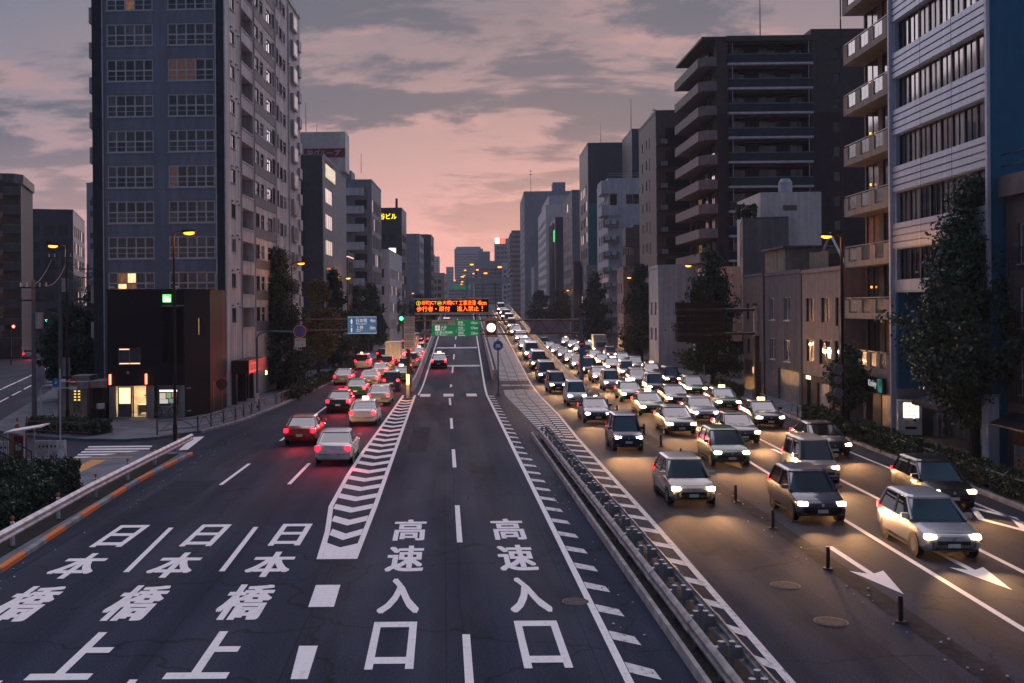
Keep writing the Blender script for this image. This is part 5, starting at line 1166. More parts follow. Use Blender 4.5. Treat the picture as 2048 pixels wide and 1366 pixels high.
block('office_building', 'pale distant block with stair lamps on the left street', (-92, 330, 0), 9, 30, 30, PALE, rz=LS, front=grid(.5, 8.5, 3, 1.6, 3, 9, 3, 1.6, lambda r, i: L_WARM if i == 0 and r in (5, 6, 7) else G_GREY))
block('office_building', 'grey blue block just left of the tall tower', (-92.5, 290, 0), 6, 18, 42, GREYB, rz=LS, front=grid(.5, 5.5, 2, 1.8, 3, 12, 3, 1.6, G_DARK)); 
block('low_house', 'low dark house behind the left street lamp', (-62, 200, 0), 6, 20, 14, GREYM, rz=LS, front=grid(.5, 5.5, 2, 1.6, 3, 3, 3, 1.6, G_DARK))
# ------------------------------------------------------------------ signs and gantries
random.seed(61)
SIGN_G = em('sign_green_glow', (.0, .16, .062), .42, body=(.006, .13, .055)); SIGN_W = mk('sign_white', (.62, .58, .57), .5, var=.06, stain=.1); SIGN_B = em('sign_blue_face', (.02, .18, .42), .2, body=(.03, .16, .40))  # green and blue faces given a weak added glow to read brighter
SIGN_TXT = em('sign_lettering', (.9, .85, .82), .32, body=(.8, .76, .76)); SIGN_TP = mk('sign_white_paint', (.75, .72, .72), .5, var=.03); SIGN_BP = mk('sign_blue_paint', (.03, .17, .45), .45, var=.05); SIGN_K = mk('sign_dark_letter', (.04, .04, .05), .5); SIGN_R = mk('sign_red_paint', (.45, .02, .02), .5)  # SIGN_TXT lettering has the same added glow; the paints do not
LED_O = em('led_orange', (1, .12, .012), 2.6); LED_Y = em('led_yellow', (.85, .55, .02), 1.4); LED_R = em('led_red', (1, .02, .08), 2.2)
RUST = mk('rusty_brown_truss', (.20, .095, .065), .6, .2, var=.3, scale=3)
GY = 87.0
t = thing('sign_gantry', 'brown lattice gantry spanning the ramp mouth from the grey blue post', 'gantry', (0, GY, 0))
obj('post', MB().cyl((11.45, 0, 0), (11.45, 0, 6.3), .16, n=12).cyl((11.45, 0, 0), (11.45, 0, .06), .3, n=12), STEEL_BL, t)
obj('post', MB().cyl((-2.95, 0, 0), (-2.95, 0, 6.4), .16, n=12), STEEL_B, t)
for z in (4.95, 6.1):
    for y in (.1, .7): obj('chord', MB().cyl((-2.95, y, z), (11.45, y, z), .06, n=8), RUST, t)
for i in range(16):
    xa = -2.6 + i * .88; za, zb = (4.95, 6.1) if i % 2 else (6.1, 4.95); obj('brace', MB().cyl((xa, .1, za), (xa + .88, .1, zb), .035, n=6), RUST, t)
obj('top_frame', MB().box(-2.4, 4.5, .05, .12, 6.45, 6.55).box(-.9, -.8, .0, .1, 6.1, 6.8).box(2.6, 2.7, 0, .1, 6.1, 6.8).box(3.6, 3.68, 0, .1, 6.1, 6.8), STEEL_D, t)
obj('hanging_board', MB().box(7.3, 10.6, .9, 1.0, 4.9, 6.1), mk('pale_blue_board', (.25, .25, .30), .6, var=.15), t)
# LED board
t = thing('led_sign', 'wide black LED message board with orange characters above the ramp', 'sign', (-2.37, GY - .45, 0))
obj('case', MB().box(.02, 6.1, .0, .5, 6.80, 7.85), BLACK, t)
obj('hood', MB().box(-.12, 6.25, -.2, .55, 7.86, 7.97), STEEL_W, t); obj('ledge', MB().box(-.02, 6.15, -.15, .5, 6.62, 6.79), mk('ledge_steel', (.5, .40, .34), .5), t)
m = MB(); m.box(.05, 6.07, -.02, -.005, 6.82, 7.84); obj('screen', m, mk('led_screen', (.010, .008, .008), .4), t)
text('led_text', '谷町JCT', LED_O, t, .55, 7.38, 1.25, .40, .0, 'xz', -.03); text('led_text', '③', LED_Y, t, .12, 7.38, .36, .38, .01, 'xz', -.03)
text('led_text', '⊜', LED_Y, t, 1.86, 7.38, .36, .36, .02, 'xz', -.03); text('led_text', '大橋JCT', LED_O, t, 2.3, 7.38, 1.25, .40, .0, 'xz', -.03)
text('led_text', '工事渋滞', LED_O, t, 3.65, 7.36, 1.4, .42, .0, 'xz', -.03); text('led_text', '4km', LED_O, t, 5.2, 7.38, .72, .38, .01, 'xz', -.03)
text('led_text', '歩行者・原付', LED_O, t, .15, 6.88, 2.75, .42, .008, 'xz', -.03); text('led_text', '進入禁止', LED_O, t, 3.5, 6.88, 1.8, .42, .008, 'xz', -.03); text('led_text', '!', LED_O, t, 5.55, 6.88, .06, .42, .01, 'xz', -.03)
# green direction signs
t = thing('direction_sign', 'green expressway entrance sign with a white header, left of the pair', 'sign', (-1.0, GY - .25, 0), group='green signs on the gantry')
obj('board', MB().box(0, 1.97, 0, .08, 4.83, 6.18), SIGN_G, t); obj('header', MB().box(.03, 1.94, -.012, -.003, 5.76, 6.15), SIGN_W, t)
text('header_text', '①首都高速', SIGN_K, t, .15, 5.85, 1.2, .2, .01, 'xz', -.018)
ic = obj('icon', MB().box(.3, .68, -.012, -.003, 5.28, 5.72), SIGN_TXT, t); obj('icon_grid', MB().box(.46, .5, -.018, -.0125, 5.3, 5.7).box(.32, .66, -.018, -.0125, 5.48, 5.51), SIGN_G, ic)
text('sign_text', '入谷', SIGN_TXT, t, .76, 5.45, .48, .25, .012, 'xz', -.015); text('sign_text', 'Iriya', SIGN_TXT, t, .78, 5.27, .36, .14, .012, 'xz', -.015)
text('sign_text', '①', SIGN_TXT, t, .3, 4.9, .33, .33, .01, 'xz', -.015); text('sign_text', '都心環状線', SIGN_TXT, t, .68, 5.03, 1.05, .2, .01, 'xz', -.015); text('sign_text', 'Route 1', SIGN_TXT, t, .68, 4.88, .6, .12, .01, 'xz', -.015)
t = thing('direction_sign', 'green expressway distance sign with three kilometre rows, right of the pair', 'sign', (1.04, GY - .25, 0), group='green signs on the gantry')
obj('board', MB().box(0, 1.93, 0, .08, 4.83, 6.14), SIGN_G, t)
for k, (a, b, c) in enumerate((('目黒', 'Meguro', '15km'), ('渋谷', 'Shibuya', '17km'), ('羽田', 'Haneda', '22km'))):
    z = 5.83 - .43 * k; text('sign_text', a, SIGN_TXT, t, .16, z, .42, .21, .012, 'xz', -.015); text('sign_text', b, SIGN_TXT, t, .16, z - .15, .58, .12, .01, 'xz', -.015); text('sign_text', c, SIGN_TXT, t, 1.24, z - .02, .55, .2, .012, 'xz', -.015)
# lit speed sign
t = thing('speed_sign', 'lit speed limit sign in a pale box right of the green signs', 'sign', (3.42, GY - .3, 0))
obj('box', MB().box(0, 1.05, 0, .3, 4.7, 6.28), mk('pale_pink_box', (.62, .42, .34), .5), t); obj('face', MB().box(.12, .93, -.02, -.003, 4.9, 6.08), mk('brown_face', (.22, .08, .05), .5), t)
obj('disc', MB().cyl((.525, -.03, 5.5), (.525, -.021, 5.5), .36, n=28), em('speed_disc', (1, .78, .6), 2.6), t)
rg = MB()
for k in range(28):
    a, b = 2 * pi * k / 28, 2 * pi * (k + 1) / 28; rg.quad((.525 + .32 * cos(a), -.035, 5.5 + .32 * sin(a)), (.525 + .25 * cos(a), -.035, 5.5 + .25 * sin(a)), (.525 + .25 * cos(b), -.035, 5.5 + .25 * sin(b)), (.525 + .32 * cos(b), -.035, 5.5 + .32 * sin(b)))
obj('ring', rg, em('speed_ring', (1, .35, .12), 1.6), t); text('number', '40', SIGN_K, t, .40, 5.39, .25, .22, .02, 'xz', -.036)
# white text board on the left post
t = thing('notice_sign', 'tall white notice board of small print on the post at the ramp mouth', 'sign', (-3.16, GY - 4.2, 0))
obj('board', MB().box(0, .86, 0, .06, 3.92, 6.5), SIGN_W, t)
for k in range(17):
    z = 6.32 - k * .138
    if k in (5, 9, 13): continue
    obj('print_line', lambda: MB().box(.08, .78 if True else .6, -.012, -.003, 0, .045), mk('print_grey', (.22, .2, .2), .6), t, (0, 0, z), key=('prn', k % 3))
obj('post', MB().cyl((.38, .12, 0), (.38, .12, 6.4), .085, n=10), STEEL_B, t)
t = thing('amber_lamp', 'lit amber warning lamp on a short post at the ramp nose', 'lamp', (-2.85, GY - 4.9, 0))
obj('post', MB().box(-.13, .13, -.13, .13, .12, 1.2), STEEL, t); obj('base', MB().box(-.35, .35, -.3, .3, 0, .12), CONC_D, t); obj('lens', MB().box(-.1, .1, -.08, .08, 1.2, 1.95), em('amber_lens', (1, .33, .03), 14), t)
L = bpy.data.lights.new('amber_glow', 'POINT'); L.energy = 60; L.color = (1, .4, .08); L.shadow_soft_size = .2; lo = bpy.data.objects.new('lamp_light', L); lo.location = (0, -.3, 1.6); link(lo, t)
def round_sign(parent, x, z, r, face, ring=None, y=-.05, back=.02):
    o = obj('disc', MB().cyl((x, y, z), (x, y + back, z), r, n=24), ring or face, parent)
    if ring: obj('face', MB().cyl((x, y - .004, z), (x, y - .001, z), r * .80, n=24), face, o)
    return o
t = thing('road_sign', 'round blue car sign on a slim post right of the ramp lanes', 'sign', (4.42, 85.3, 0))
obj('post', MB().cyl((0, 0, 0), (0, 0, 4.6), .06, n=8).cyl((0, 0, 0), (0, 0, .25), .16, n=10), STEEL_BL, t); o = round_sign(t, 0, 4.05, .40, SIGN_BP, y=-.1)
obj('car_symbol', MB().box(-.2, .2, -.112, -.105, 3.92, 4.07).box(-.14, .14, -.112, -.105, 4.07, 4.18).box(-.2, -.12, -.112, -.105, 3.84, 3.92).box(.12, .2, -.112, -.105, 3.84, 3.92), SIGN_TP, o)
t = thing('road_sign', 'small no entry sign above a blue disc on the right gantry post', 'sign', (11.45, 86.7, 0)); o = round_sign(t, 0, 4.1, .3, SIGN_R, y=-.05); obj('bar', MB().box(-.2, .2, -.062, -.055, 4.05, 4.15), SIGN_TP, o); o = round_sign(t, 0, 3.45, .28, SIGN_BP, y=-.05)
# blue distance sign on the left
t = thing('direction_sign', 'blue distance sign with white arrow over the left lanes', 'sign', (-9.65, 105, 0))
obj('board', MB().box(0, 2.92, 0, .08, 4.62, 6.38), SIGN_B, t); obj('border', MB().box(.02, 2.9, -.008, -.003, 4.66, 4.69).box(.02, 2.9, -.008, -.003, 6.3, 6.33), SIGN_TXT, t)
obj('arrow', MB().add([(.33, -.01, 4.8), (.47, -.01, 4.8), (.47, -.01, 5.85), (.54, -.01, 5.85), (.4, -.01, 6.18), (.26, -.01, 5.85), (.33, -.01, 5.85)], [(0, 1, 2, 3, 4, 5, 6)]), SIGN_TXT, t)
obj('route_disc', MB().cyl((.4, -.016, 5.42), (.4, -.012, 5.42), .2, n=20), SIGN_B, t); text('route_number', '4', SIGN_TXT, t, .33, 5.32, .13, .2, .015, 'xz', -.02)
for k, (a, b, c) in enumerate((('日本橋', 'Nihombashi', '4km'), ('上野', 'Ueno', '1km'))):
    z = 5.76 - .72 * k; text('sign_text', a, SIGN_TXT, t, .86, z, 1.1 if k == 0 else .72, .4, .012, 'xz', -.012); text('sign_text', b, SIGN_TXT, t, .86, z - .2, 1.05 if k == 0 else .5, .15, .01, 'xz', -.012); text('sign_text', c, SIGN_TXT, t, 2.28, z + .02, .5, .36, .01, 'xz', -.012)
obj('arm', MB().cyl((-4.4, .12, 5.0), (2.4, .12, 5.0), .07, n=8).cyl((-4.4, .12, 6.1), (2.4, .12, 6.1), .07, n=8), RUST, t); obj('post', MB().cyl((-4.4, .12, .1), (-4.4, .12, 6.4), .14, n=10), STEEL_D, t)
t = thing('road_sign', 'round no stopping sign and white plate on a curved grey arm', 'sign', (-13.24, 74.1, .14))
obj('post', MB().cyl((0, 0, 0), (0, 0, 5.0), .09, .075, 10).path([(0, 0, 5.0), (.12, 0, 5.25), (.45, 0, 5.42), (1.0, 0, 5.46), (2.9, 0, 5.42)], .06, 8), STEEL_BL, t)
o = round_sign(t, 3.05, 5.45, .42, SIGN_BP, SIGN_R, y=-.1); obj('rim', MB().cyl((3.05, -.085, 5.45), (3.05, -.082, 5.45), .455, n=24), SIGN_TP, o)
for sgn in (1, -1): obj('cross_bar', MB().cyl((3.05 - .23, -.108, 5.45 - .23 * sgn), (3.05 + .23, -.108, 5.45 + .23 * sgn), .03, n=6), SIGN_R, o)
o = obj('plate', MB().box(2.68, 3.46, -.1, -.07, 4.35, 4.98), SIGN_W, t); text('plate_text', '自転車を除く', SIGN_K, o, 2.75, 4.78, .62, .11, .01, 'xz', -.105); text('plate_text', '7 - 19', SIGN_K, o, 2.82, 4.46, .48, .1, .01, 'xz', -.105)
obj('cabinet', MB().box(-.12, .12, -.18, -.09, .2, 1.1), STEEL_W, t)
# signal over the left lanes
t = thing('traffic_light', 'green traffic light on an arm left of the LED board', 'traffic light', (-4.3, 150, 0))
obj('post', MB().cyl((1.6, 0, 0), (1.6, 0, 6.2), .12, n=8).cyl((1.6, 0, 5.9), (-1.9, 0, 5.9), .06, n=6), STEEL, t); hd = obj('head', MB().box(-2.0, -.6, -.2, .1, 5.45, 5.9), BLACK, t)
obj('green_lens', MB().cyl((-1.75, -.22, 5.68), (-1.75, -.2, 5.68), .22, n=14), em('signal_green', (.02, 1, .35), 14), hd)
for x in (-1.3, -.85): obj('dark_lens', MB().cyl((x, -.22, 5.68), (x, -.2, 5.68), .18, n=12), BLACK, hd)
t = thing('traffic_light', 'red traffic light down the left side street', 'traffic light', (-58, 140, 0)); obj('post', MB().cyl((0, 0, 0), (0, 0, 5.5), .1, n=6), STEEL_D, t); hd = obj('head', MB().box(-.7, .7, -.2, .1, 4.9, 5.35), BLACK, t); obj('red_lens', MB().cyl((.45, -.22, 5.12), (.45, -.2, 5.12), .18, n=12), em('signal_red', (1, .05, .03), 14), hd)
t = thing('traffic_light', 'small green signal beyond the left street lamp', 'traffic light', (-49, 135, 0)); obj('post', MB().cyl((0, 0, 0), (0, 0, 6.2), .1, n=6).cyl((0, 0, 6.1), (-2.5, 0, 6.1), .05, n=6), STEEL_D, t); hd = obj('head', MB().box(-3.2, -1.9, -.2, .1, 5.7, 6.1), BLACK, t); obj('green_lens', MB().cyl((-2.2, -.22, 5.9), (-2.2, -.2, 5.9), .17, n=12), em('signal_green', (.02, 1, .35), 14), hd)
# back of a sign over the right lanes
t = thing('direction_sign', 'dark back of a large sign hung over the right lanes', 'sign', (20.95, 70, .14))
obj('post', MB().cyl((0, 0, 0), (0, 0, 5.0), .2, .18, 12), STEEL_B, t); obj('post_sleeve', MB().cyl((0, 0, 5.0), (0, 0, 7.0), .2, .17, 12), STEEL, t)
for z in (5.15, 6.75): obj('arm', MB().cyl((-5.3, -.15, z), (0, -.05, z), .09, n=8), STEEL_B, t)
m = mk('sign_back', (.040, .028, .028), .6, .2, var=.15)
for k in range(6): obj('panel', MB().box(-5.35, -2.1, .0, .06, 4.62 + k * .44, 5.04 + k * .44), m, t)
for x in (-4.7, -2.75): obj('stiffener', MB().box(x - .05, x + .05, -.06, -.002, 4.62, 7.24), m, t)
for z in (4.65, 5.3): obj('small_plate', MB().box(-1.6, -1.0, -.12, -.08, z, z + .58), mk('tan_plate', (.34, .24, .20), .6), t)
# ------------------------------------------------------------------ street lamps
LAMP_M = mk('lamp_post_brown', (.035, .026, .024), .55, .3, var=.2)
def street_lamp(label, x, y, h, side, base=.14, light=True, arm=.55, e=260, big=1.):
    t = thing('street_lamp', label, 'street lamp', (x, y, base), group='street lamps')
    obj('post', lambda: MB().cyl((0, 0, 0), (0, 0, 1.0), .13, .12, 10).cyl((0, 0, 1.0), (0, 0, h), .09, .055, 10), LAMP_M, t, key=('lpost', h))
    obj('arm', MB().path([(0, 0, h - .05), (side * arm * .4, 0, h + .06), (side * arm, 0, h + .08)], .035, 6), LAMP_M, t)
    hd = obj('lamp_head', MB().loft([[(side * arm - .1 * side, -.12, h + .02), (side * arm - .1 * side, .12, h + .02), (side * arm - .1 * side, .1, h + .18), (side * arm - .1 * side, -.1, h + .18)], [(side * (arm + .62), -.16, h + .06), (side * (arm + .62), .16, h + .06), (side * (arm + .62), .1, h + .16), (side * (arm + .62), -.1, h + .16)]]), LAMP_M, t)
    obj('lens', MB().sphere((side * (arm + .26), 0, h + .0), .3 * big, .15 * big, .11 * big, 10, 6), em('sodium_lens', (1, .22, .015), 3.6), hd, smooth=True)
    if light:
        L = bpy.data.lights.new('sodium', 'POINT'); L.energy = e; L.color = (1, .36, .07); L.shadow_soft_size = .2; lo = bpy.data.objects.new('lamp_light', L); lo.location = (side * (arm + .26), 0, h - .35); link(lo, t)
street_lamp('lit street lamp on a dark post in front of the black police box', -14.2, 55.1, 11.1, 1, e=80)
street_lamp('lit street lamp left of the tower, beside the beige toilet', -23.0, 63.8, 11.0, -1, e=80)
street_lamp('lit street lamp in front of the tan balcony block', 21.95, 57.6, 10.8, -1, e=80)
for i, (x, y, s, lab) in enumerate(((-12.9, 89, 1, 'lit street lamp behind the first left street tree'), (-13.0, 134, 1, 'lit street lamp beside the orange tinged left tree'), (-12.6, 172, 1, 'lit lamp third along the left pavement past the tower'), (-11.5, 215, 1, 'lit lamp fourth along the left pavement past the tower'), (-9, 280, 1, 'lit lamp farthest along the left pavement'),
        (24.5, 101, -1, 'lit street lamp beside the small white shop house'), (26.1, 142, -1, 'lit street lamp second along the right pavement'), (28.3, 192, -1, 'lit street lamp third along the right pavement'), (30.6, 250, -1, 'lit lamp fourth along the right pavement'), (32.5, 300, -1, 'lit lamp farthest along the right pavement'))):
    street_lamp(lab, x, y, 10.9, s, e=110)
for i, (x, y, h) in enumerate(((12.2, 330, 11), (8.5, 400, 12), (10.5, 470, 13), (14.5, 520, 13), (9, 560, 14), (12, 620, 14), (15.5, 700, 15), (10.5, 760, 15), (14.0, 280, 11), (16.0, 420, 12), (13, 840, 16), (11.0, 360, 15), (13.2, 440, 16), (11.6, 500, 18), (15.6, 580, 19), (8.2, 640, 17), (12.6, 680, 21), (16.4, 620, 16), (10, 820, 19))):
    street_lamp(f'{ORD[i]} small orange lamp of the cluster above the distant expressway', x, y, h, -1 if i % 2 else 1, 6.9, light=False, arm=.9, big=2.0)
# expressway gantry far behind with a green sign, small lit signs
t = thing('sign_gantry', 'grey toll style gantry frame over the crest of the expressway', 'gantry', (0, 262, 0))
obj('beam', MB().box(5.5, 17.5, 0, 1.2, 13.2, 14.6), PALE, t); obj('post', MB().box(16.8, 17.4, .2, .9, 0, 13.2), PALE, t); obj('post', MB().box(5.6, 6.2, .2, .9, 6.9, 13.2), PALE, t)
t = thing('direction_sign', 'far green sign behind the LED board', 'sign', (4.6, 420, 0)); obj('board', MB().box(-1, 6.5, 0, .2, 14.6, 16.2), SIGN_G, t); obj('post', MB().box(2.5, 2.8, .3, .6, 6.9, 14.6), STEEL, t)
t = thing('shop_sign', 'small violet lit sign seen just over the LED board', 'sign', (3.5, 600, 0)); obj('board', MB().box(-1, 1.2, 0, .3, 8.0, 10.6), em('violet_sign', (.8, .6, 1), 2.5), t); obj('post', MB().box(-.1, .1, .1, .2, 0, 8), STEEL_D, t)
t = thing('shop_sign', 'small green lit sign seen just over the LED board', 'sign', (7.2, 600, 0)); obj('board', MB().box(-1, 1.4, 0, .3, 8.2, 10.2), em('lime_sign', (.3, 1, .1), 2.5), t); obj('post', MB().box(-.1, .1, .1, .2, 0, 8), STEEL_D, t)
t = thing('shop_sign', 'white lit sign seen just over the LED board, right of the green one', 'sign', (12.0, 600, 0)); obj('board', MB().box(-2, 1.6, 0, .3, 8.4, 11.2), em('white_sign', (1, .95, .9), 2.5), t); obj('post', MB().box(-.1, .1, .1, .2, 0, 8), STEEL_D, t)
# ------------------------------------------------------------------ left corner furniture
t = thing('road_sign', 'no entry sign on a slim white post at the crossing', 'sign', (-20.4, 55.5, .14))
obj('post', MB().cyl((0, 0, 0), (0, 0, 3.95), .045, n=8), STEEL_W, t); obj('bracket', MB().cyl((0, 0, 3.3), (.75, 0, 3.3), .025, n=6).cyl((0, 0, 2.95), (.6, 0, 2.95), .025, n=6), STEEL_W, t)
o = round_sign(t, .72, 3.28, .2, SIGN_R, y=-.06); obj('bar', MB().box(.57, .87, -.072, -.065, 3.24, 3.32), SIGN_TP, o); o = obj('plate', MB().box(.5, .92, -.06, -.04, 2.86, 3.02), SIGN_W, t)
t = thing('road_sign', 'blue arrow sign on a bent white post at the left', 'sign', (-25.0, 64.8, .14)); obj('post', MB().path([(0, 0, 0), (0, 0, 2.2), (.12, 0, 2.4), (.8, 0, 2.45)], .05, 8), STEEL_W, t); o = round_sign(t, .95, 2.6, .26, SIGN_BP, y=-.06); obj('arrow', MB().add([(.86, -.07, 2.5), (1.05, -.07, 2.58), (.95, -.07, 2.7)], [(0, 1, 2)]), SIGN_TP, o); obj('plate', MB().box(.7, 1.2, -.06, -.04, 2.1, 2.3), SIGN_W, t)
t = thing('curved_mirror', 'round orange backed mirror on an orange post beside the black wall', 'mirror', (-15.2, 71.5, .14)); obj('post', MB().cyl((0, 0, 0), (0, 0, 2.4), .04, n=8), mk('orange_paint', (.35, .12, .05), .5), t); obj('disc', MB().cyl((0, -.06, 1.95), (0, -.02, 1.95), .4, .34, 20), mk('mirror_back', (.14, .06, .035), .5), t)
def utility_pole(label, x, y, h, bits=True):
    t = thing('utility_pole', label, 'utility pole', (x, y, .1), group='utility poles on the left')
    obj('pole', MB().cyl((0, 0, 0), (0, 0, h), .17, .11, 10), mk('pole_concrete', (.13, .125, .13), .8, var=.15), t)
    for z in (h - .5, h - 1.3): obj('crossarm', MB().box(-.9, .9, -.06, .06, z, z + .1), STEEL_D, t)
    for x_ in (-.8, -.4, .4, .8): obj('insulator', MB().cyl((x_, 0, h - .4), (x_, 0, h - .15), .05, n=6), STEEL_W, t)
    if bits: obj('transformer', MB().cyl((.35, 0, h - 3), (.35, 0, h - 2), .25, n=10), STEEL, t); obj('plate', MB().box(.2, .75, -.22, -.18, 2.2, 3.6), mk('grey_plate', (.25, .22, .26), .6), t)
utility_pole('slim grey utility pole carrying a hanging plate by the orange cones', -25.5, 65.0, 9.0)
utility_pole('dark utility pole with crossarms left of the tower', -28.6, 78, 11.5); utility_pole('farther utility pole down the left street', -34, 100, 11.5)
m = MB()
for a, b in (((-28.6, 78, 11.2), (-34, 100, 11.2)), ((-25.5, 65, 8.8), (-28.6, 78, 11.1)), ((-34, 100, 11.2), (-48, 150, 11)), ((-28.6, 78, 10.4), (-34, 100, 10.4))):
    for o_ in (-.6, .6):
        pts = [(a[0] + (b[0] - a[0]) * k / 8 + o_, a[1] + (b[1] - a[1]) * k / 8, a[2] + (b[2] - a[2]) * k / 8 - .7 * 4 * (k / 8) * (1 - k / 8)) for k in range(9)]; m.path(pts, .018, 4)
tag(obj('overhead_wire', m, BLACK), 'sagging black overhead wires between the left utility poles', 'wires', kind='stuff')
for i, (x, y) in enumerate(((-25.6, 62.6), (-25.3, 63.3), (-25.0, 64.0), (-22.9, 66.2))):
    t = thing('traffic_cone', ('nearest orange and white cone by the slim utility pole', 'second orange and white cone by the slim utility pole', 'third orange and white cone by the slim utility pole', 'single orange and white cone beside the beige toilet')[i], 'traffic cone', (x, y, .13), group='traffic cones')
    obj('base', lambda: MB().box(-.18, .18, -.18, .18, 0, .03), mk('cone_orange', (.5, .10, .03), .5), t, key='cnb'); obj('body', lambda: MB().cyl((0, 0, .03), (0, 0, .7), .14, .03, 12), mk('cone_orange', (.5, .10, .03), .5), t, key='cnc'); obj('band', lambda: MB().cyl((0, 0, .3), (0, 0, .45), .1, .075, 12), STEEL_W, t, key='cnw')
def pipe_fence(label, pts, mat, base=.14, h=.8, arcs=True, grp='pipe fences'):
    t = thing('pipe_fence', label, 'fence', (pts[0][0], pts[0][1], base), group=grp); ox, oy = pts[0]
    for (xa, ya), (xb, yb) in zip(pts, pts[1:]):
        L_ = hypot(xb - xa, yb - ya); n = max(1, round(L_ / 2.0))
        for k in range(n):
            pa = (xa + (xb - xa) * k / n - ox, ya + (yb - ya) * k / n - oy); pb = (xa + (xb - xa) * (k + 1) / n - ox, ya + (yb - ya) * (k + 1) / n - oy)
            obj('post', MB().cyl((pa[0], pa[1], 0), (pa[0], pa[1], h + .03), .05, n=8), mat, t)
            obj('rail', MB().cyl((*pa, h - .06), (*pb, h - .06), .032, n=6), mat, t); obj('rail', MB().cyl((*pa, .22), (*pb, .22), .026, n=6), mat, t)
            if arcs:
                m = MB(); q = []
                for j in range(9): f_ = j / 8; q.append((pa[0] + (pb[0] - pa[0]) * (.1 + .8 * f_), pa[1] + (pb[1] - pa[1]) * (.1 + .8 * f_), .24 + (h - .34) * sin(pi * f_)))
                obj('arch', m.path(q, .02, 5), mat, t)
    return t
FEN = mk('brown_fence', (.15, .105, .08), .6, .2, var=.2)
pipe_fence('brown arched pipe fence curving round the police box corner', [(-16.2, 58.9), (-14.4, 61.0), (-13.3, 66.5), (-12.65, 74.2)], FEN)
pipe_fence('brown pipe fence by the first left street tree', [(-12.4, 77), (-11.8, 87), (-11.4, 97)], FEN)
pipe_fence('brown arched fence round the corner planting bed', [(-24.0, 60.0), (-19.9, 58.4)], FEN)
pipe_fence('low pipe fence along the right hedge', [(19.95 + .3, 34), (20.95, 45), (21.5, 54.5)], mk('grey_fence', (.16, .15, .145), .6, .2, var=.2))
pipe_fence('short pale pipe fence beside the parked bicycle on the right', [(21.85, 60.5), (22.35, 67.5)], MATS['grey_fence']); pipe_fence('short pale pipe fence by the sign post on the right', [(22.5, 73), (22.9, 79)], MATS['grey_fence'])
# booth, barricades, A board, bridge stair
t = thing('booth', 'maroon notice booth with a slanted white roof', 'booth', (-19.0, 46.6, .13))
obj('panel', MB().box(-.42, -.2, 0, .5, 0, 1.55), mk('brass_brown', (.28, .15, .05), .6), t); obj('panel', MB().box(-.2, .22, -.02, .45, 0, 1.5), mk('maroon_panel', (.10, .012, .018), .5), t)
obj('post', MB().box(.24, .3, -.05, .0, 0, 1.75), STEEL_W, t); obj('post', MB().box(-.48, -.43, -.05, 0, 0, 1.6), STEEL_W, t); obj('post', MB().box(.55, .6, .3, .35, 0, 1.8), STEEL, t)
obj('roof', MB().add([(-.55, -.3, 1.62), (1.1, -.3, 1.88), (1.1, .8, 1.92), (-.55, .8, 1.66), (-.55, -.3, 1.68), (1.1, -.3, 1.94), (1.1, .8, 1.98), (-.55, .8, 1.72)], [(3, 2, 1, 0), (4, 5, 6, 7), (0, 1, 5, 4), (1, 2, 6, 5), (2, 3, 7, 6), (3, 0, 4, 7)]), STEEL_W, t); obj('poster', MB().box(-.12, .12, -.03, -.022, .85, 1.15), mk('grey_poster', (.35, .37, .33), .5), t)
for i, (x, y, lab) in enumerate(((-19.9, 47.6, 'white work barricade left of the maroon booth'), (-18.1, 47.9, 'white work barricade right of the maroon booth'))):
    t = thing('barricade', lab, 'barricade', (x, y, .13), group='white barricades'); 
    obj('board', MB().box(-.75, .75, -.02, .02, .65, 1.05), STEEL_W, t)
    obj('frame', MB().box(-.75, .75, -.02, .02, .28, .33).box(-.75, .75, -.02, .02, 1.06, 1.12), STEEL_W, t)
    for xx in (-.7, 0, .7): obj('leg', MB().cyl((xx, -.25, 0), (xx, 0, 1.15), .025, n=6).cyl((xx, .25, 0), (xx, 0, 1.15), .025, n=6), STEEL_W, t)
    for j in range(6): obj('print_mark', MB().box(-.5 + j * .18, -.42 + j * .18, -.03, -.022, .8, .9), SIGN_K, t)
t = thing('a_board', 'white folding board standing beside the barricades', 'board', (-17.35, 47.3, .13)); obj('panel', MB().add([(-.2, -.25, 0), (.2, -.25, 0), (.15, 0, .95), (-.15, 0, .95)], [(0, 1, 2, 3)]), STEEL_W, t); obj('leg', MB().cyl((-.2, .25, 0), (-.12, 0, .95), .02, n=5).cyl((.2, .25, 0), (.12, 0, .95), .02, n=5), STEEL_W, t)
t = thing('footbridge_stair', 'grey railed foot of the footbridge stair at the left edge', 'stairs', (-17.1, 42.3, .13))
for k in range(12): obj('step', MB().box(-.4 - .32 * (k + 1), -.4 - .32 * k, -.9, .9, 0, .17 * (k + 1)), CONC, t)
for y in (-.95, .95):
    obj('stringer', MB().add([(0, y - .05, 0), (-4.3, y - .05, 2.3), (-4.3, y - .05, 2.75), (0, y - .05, .45), (0, y + .05, 0), (-4.3, y + .05, 2.3), (-4.3, y + .05, 2.75), (0, y + .05, .45)], [(0, 3, 2, 1), (4, 5, 6, 7), (0, 4, 7, 3), (1, 2, 6, 5), (3, 7, 6, 2), (0, 1, 5, 4)]), CONC, t)
    rl = obj('hand_rail', MB().cyl((0, y, 1.25), (-4.3, y, 3.55), .035, n=6).cyl((0, y, .4), (0, y, 1.25), .035, n=6), STEEL_D, t)
    for k in range(28): obj('baluster', MB().cyl((-.15 * k - .1, y, .5 + .0535 * 1.5 * k), (-.15 * k - .1, y, 1.28 + .0535 * 1.5 * k), .012, n=4, caps=False), STEEL_D, rl)
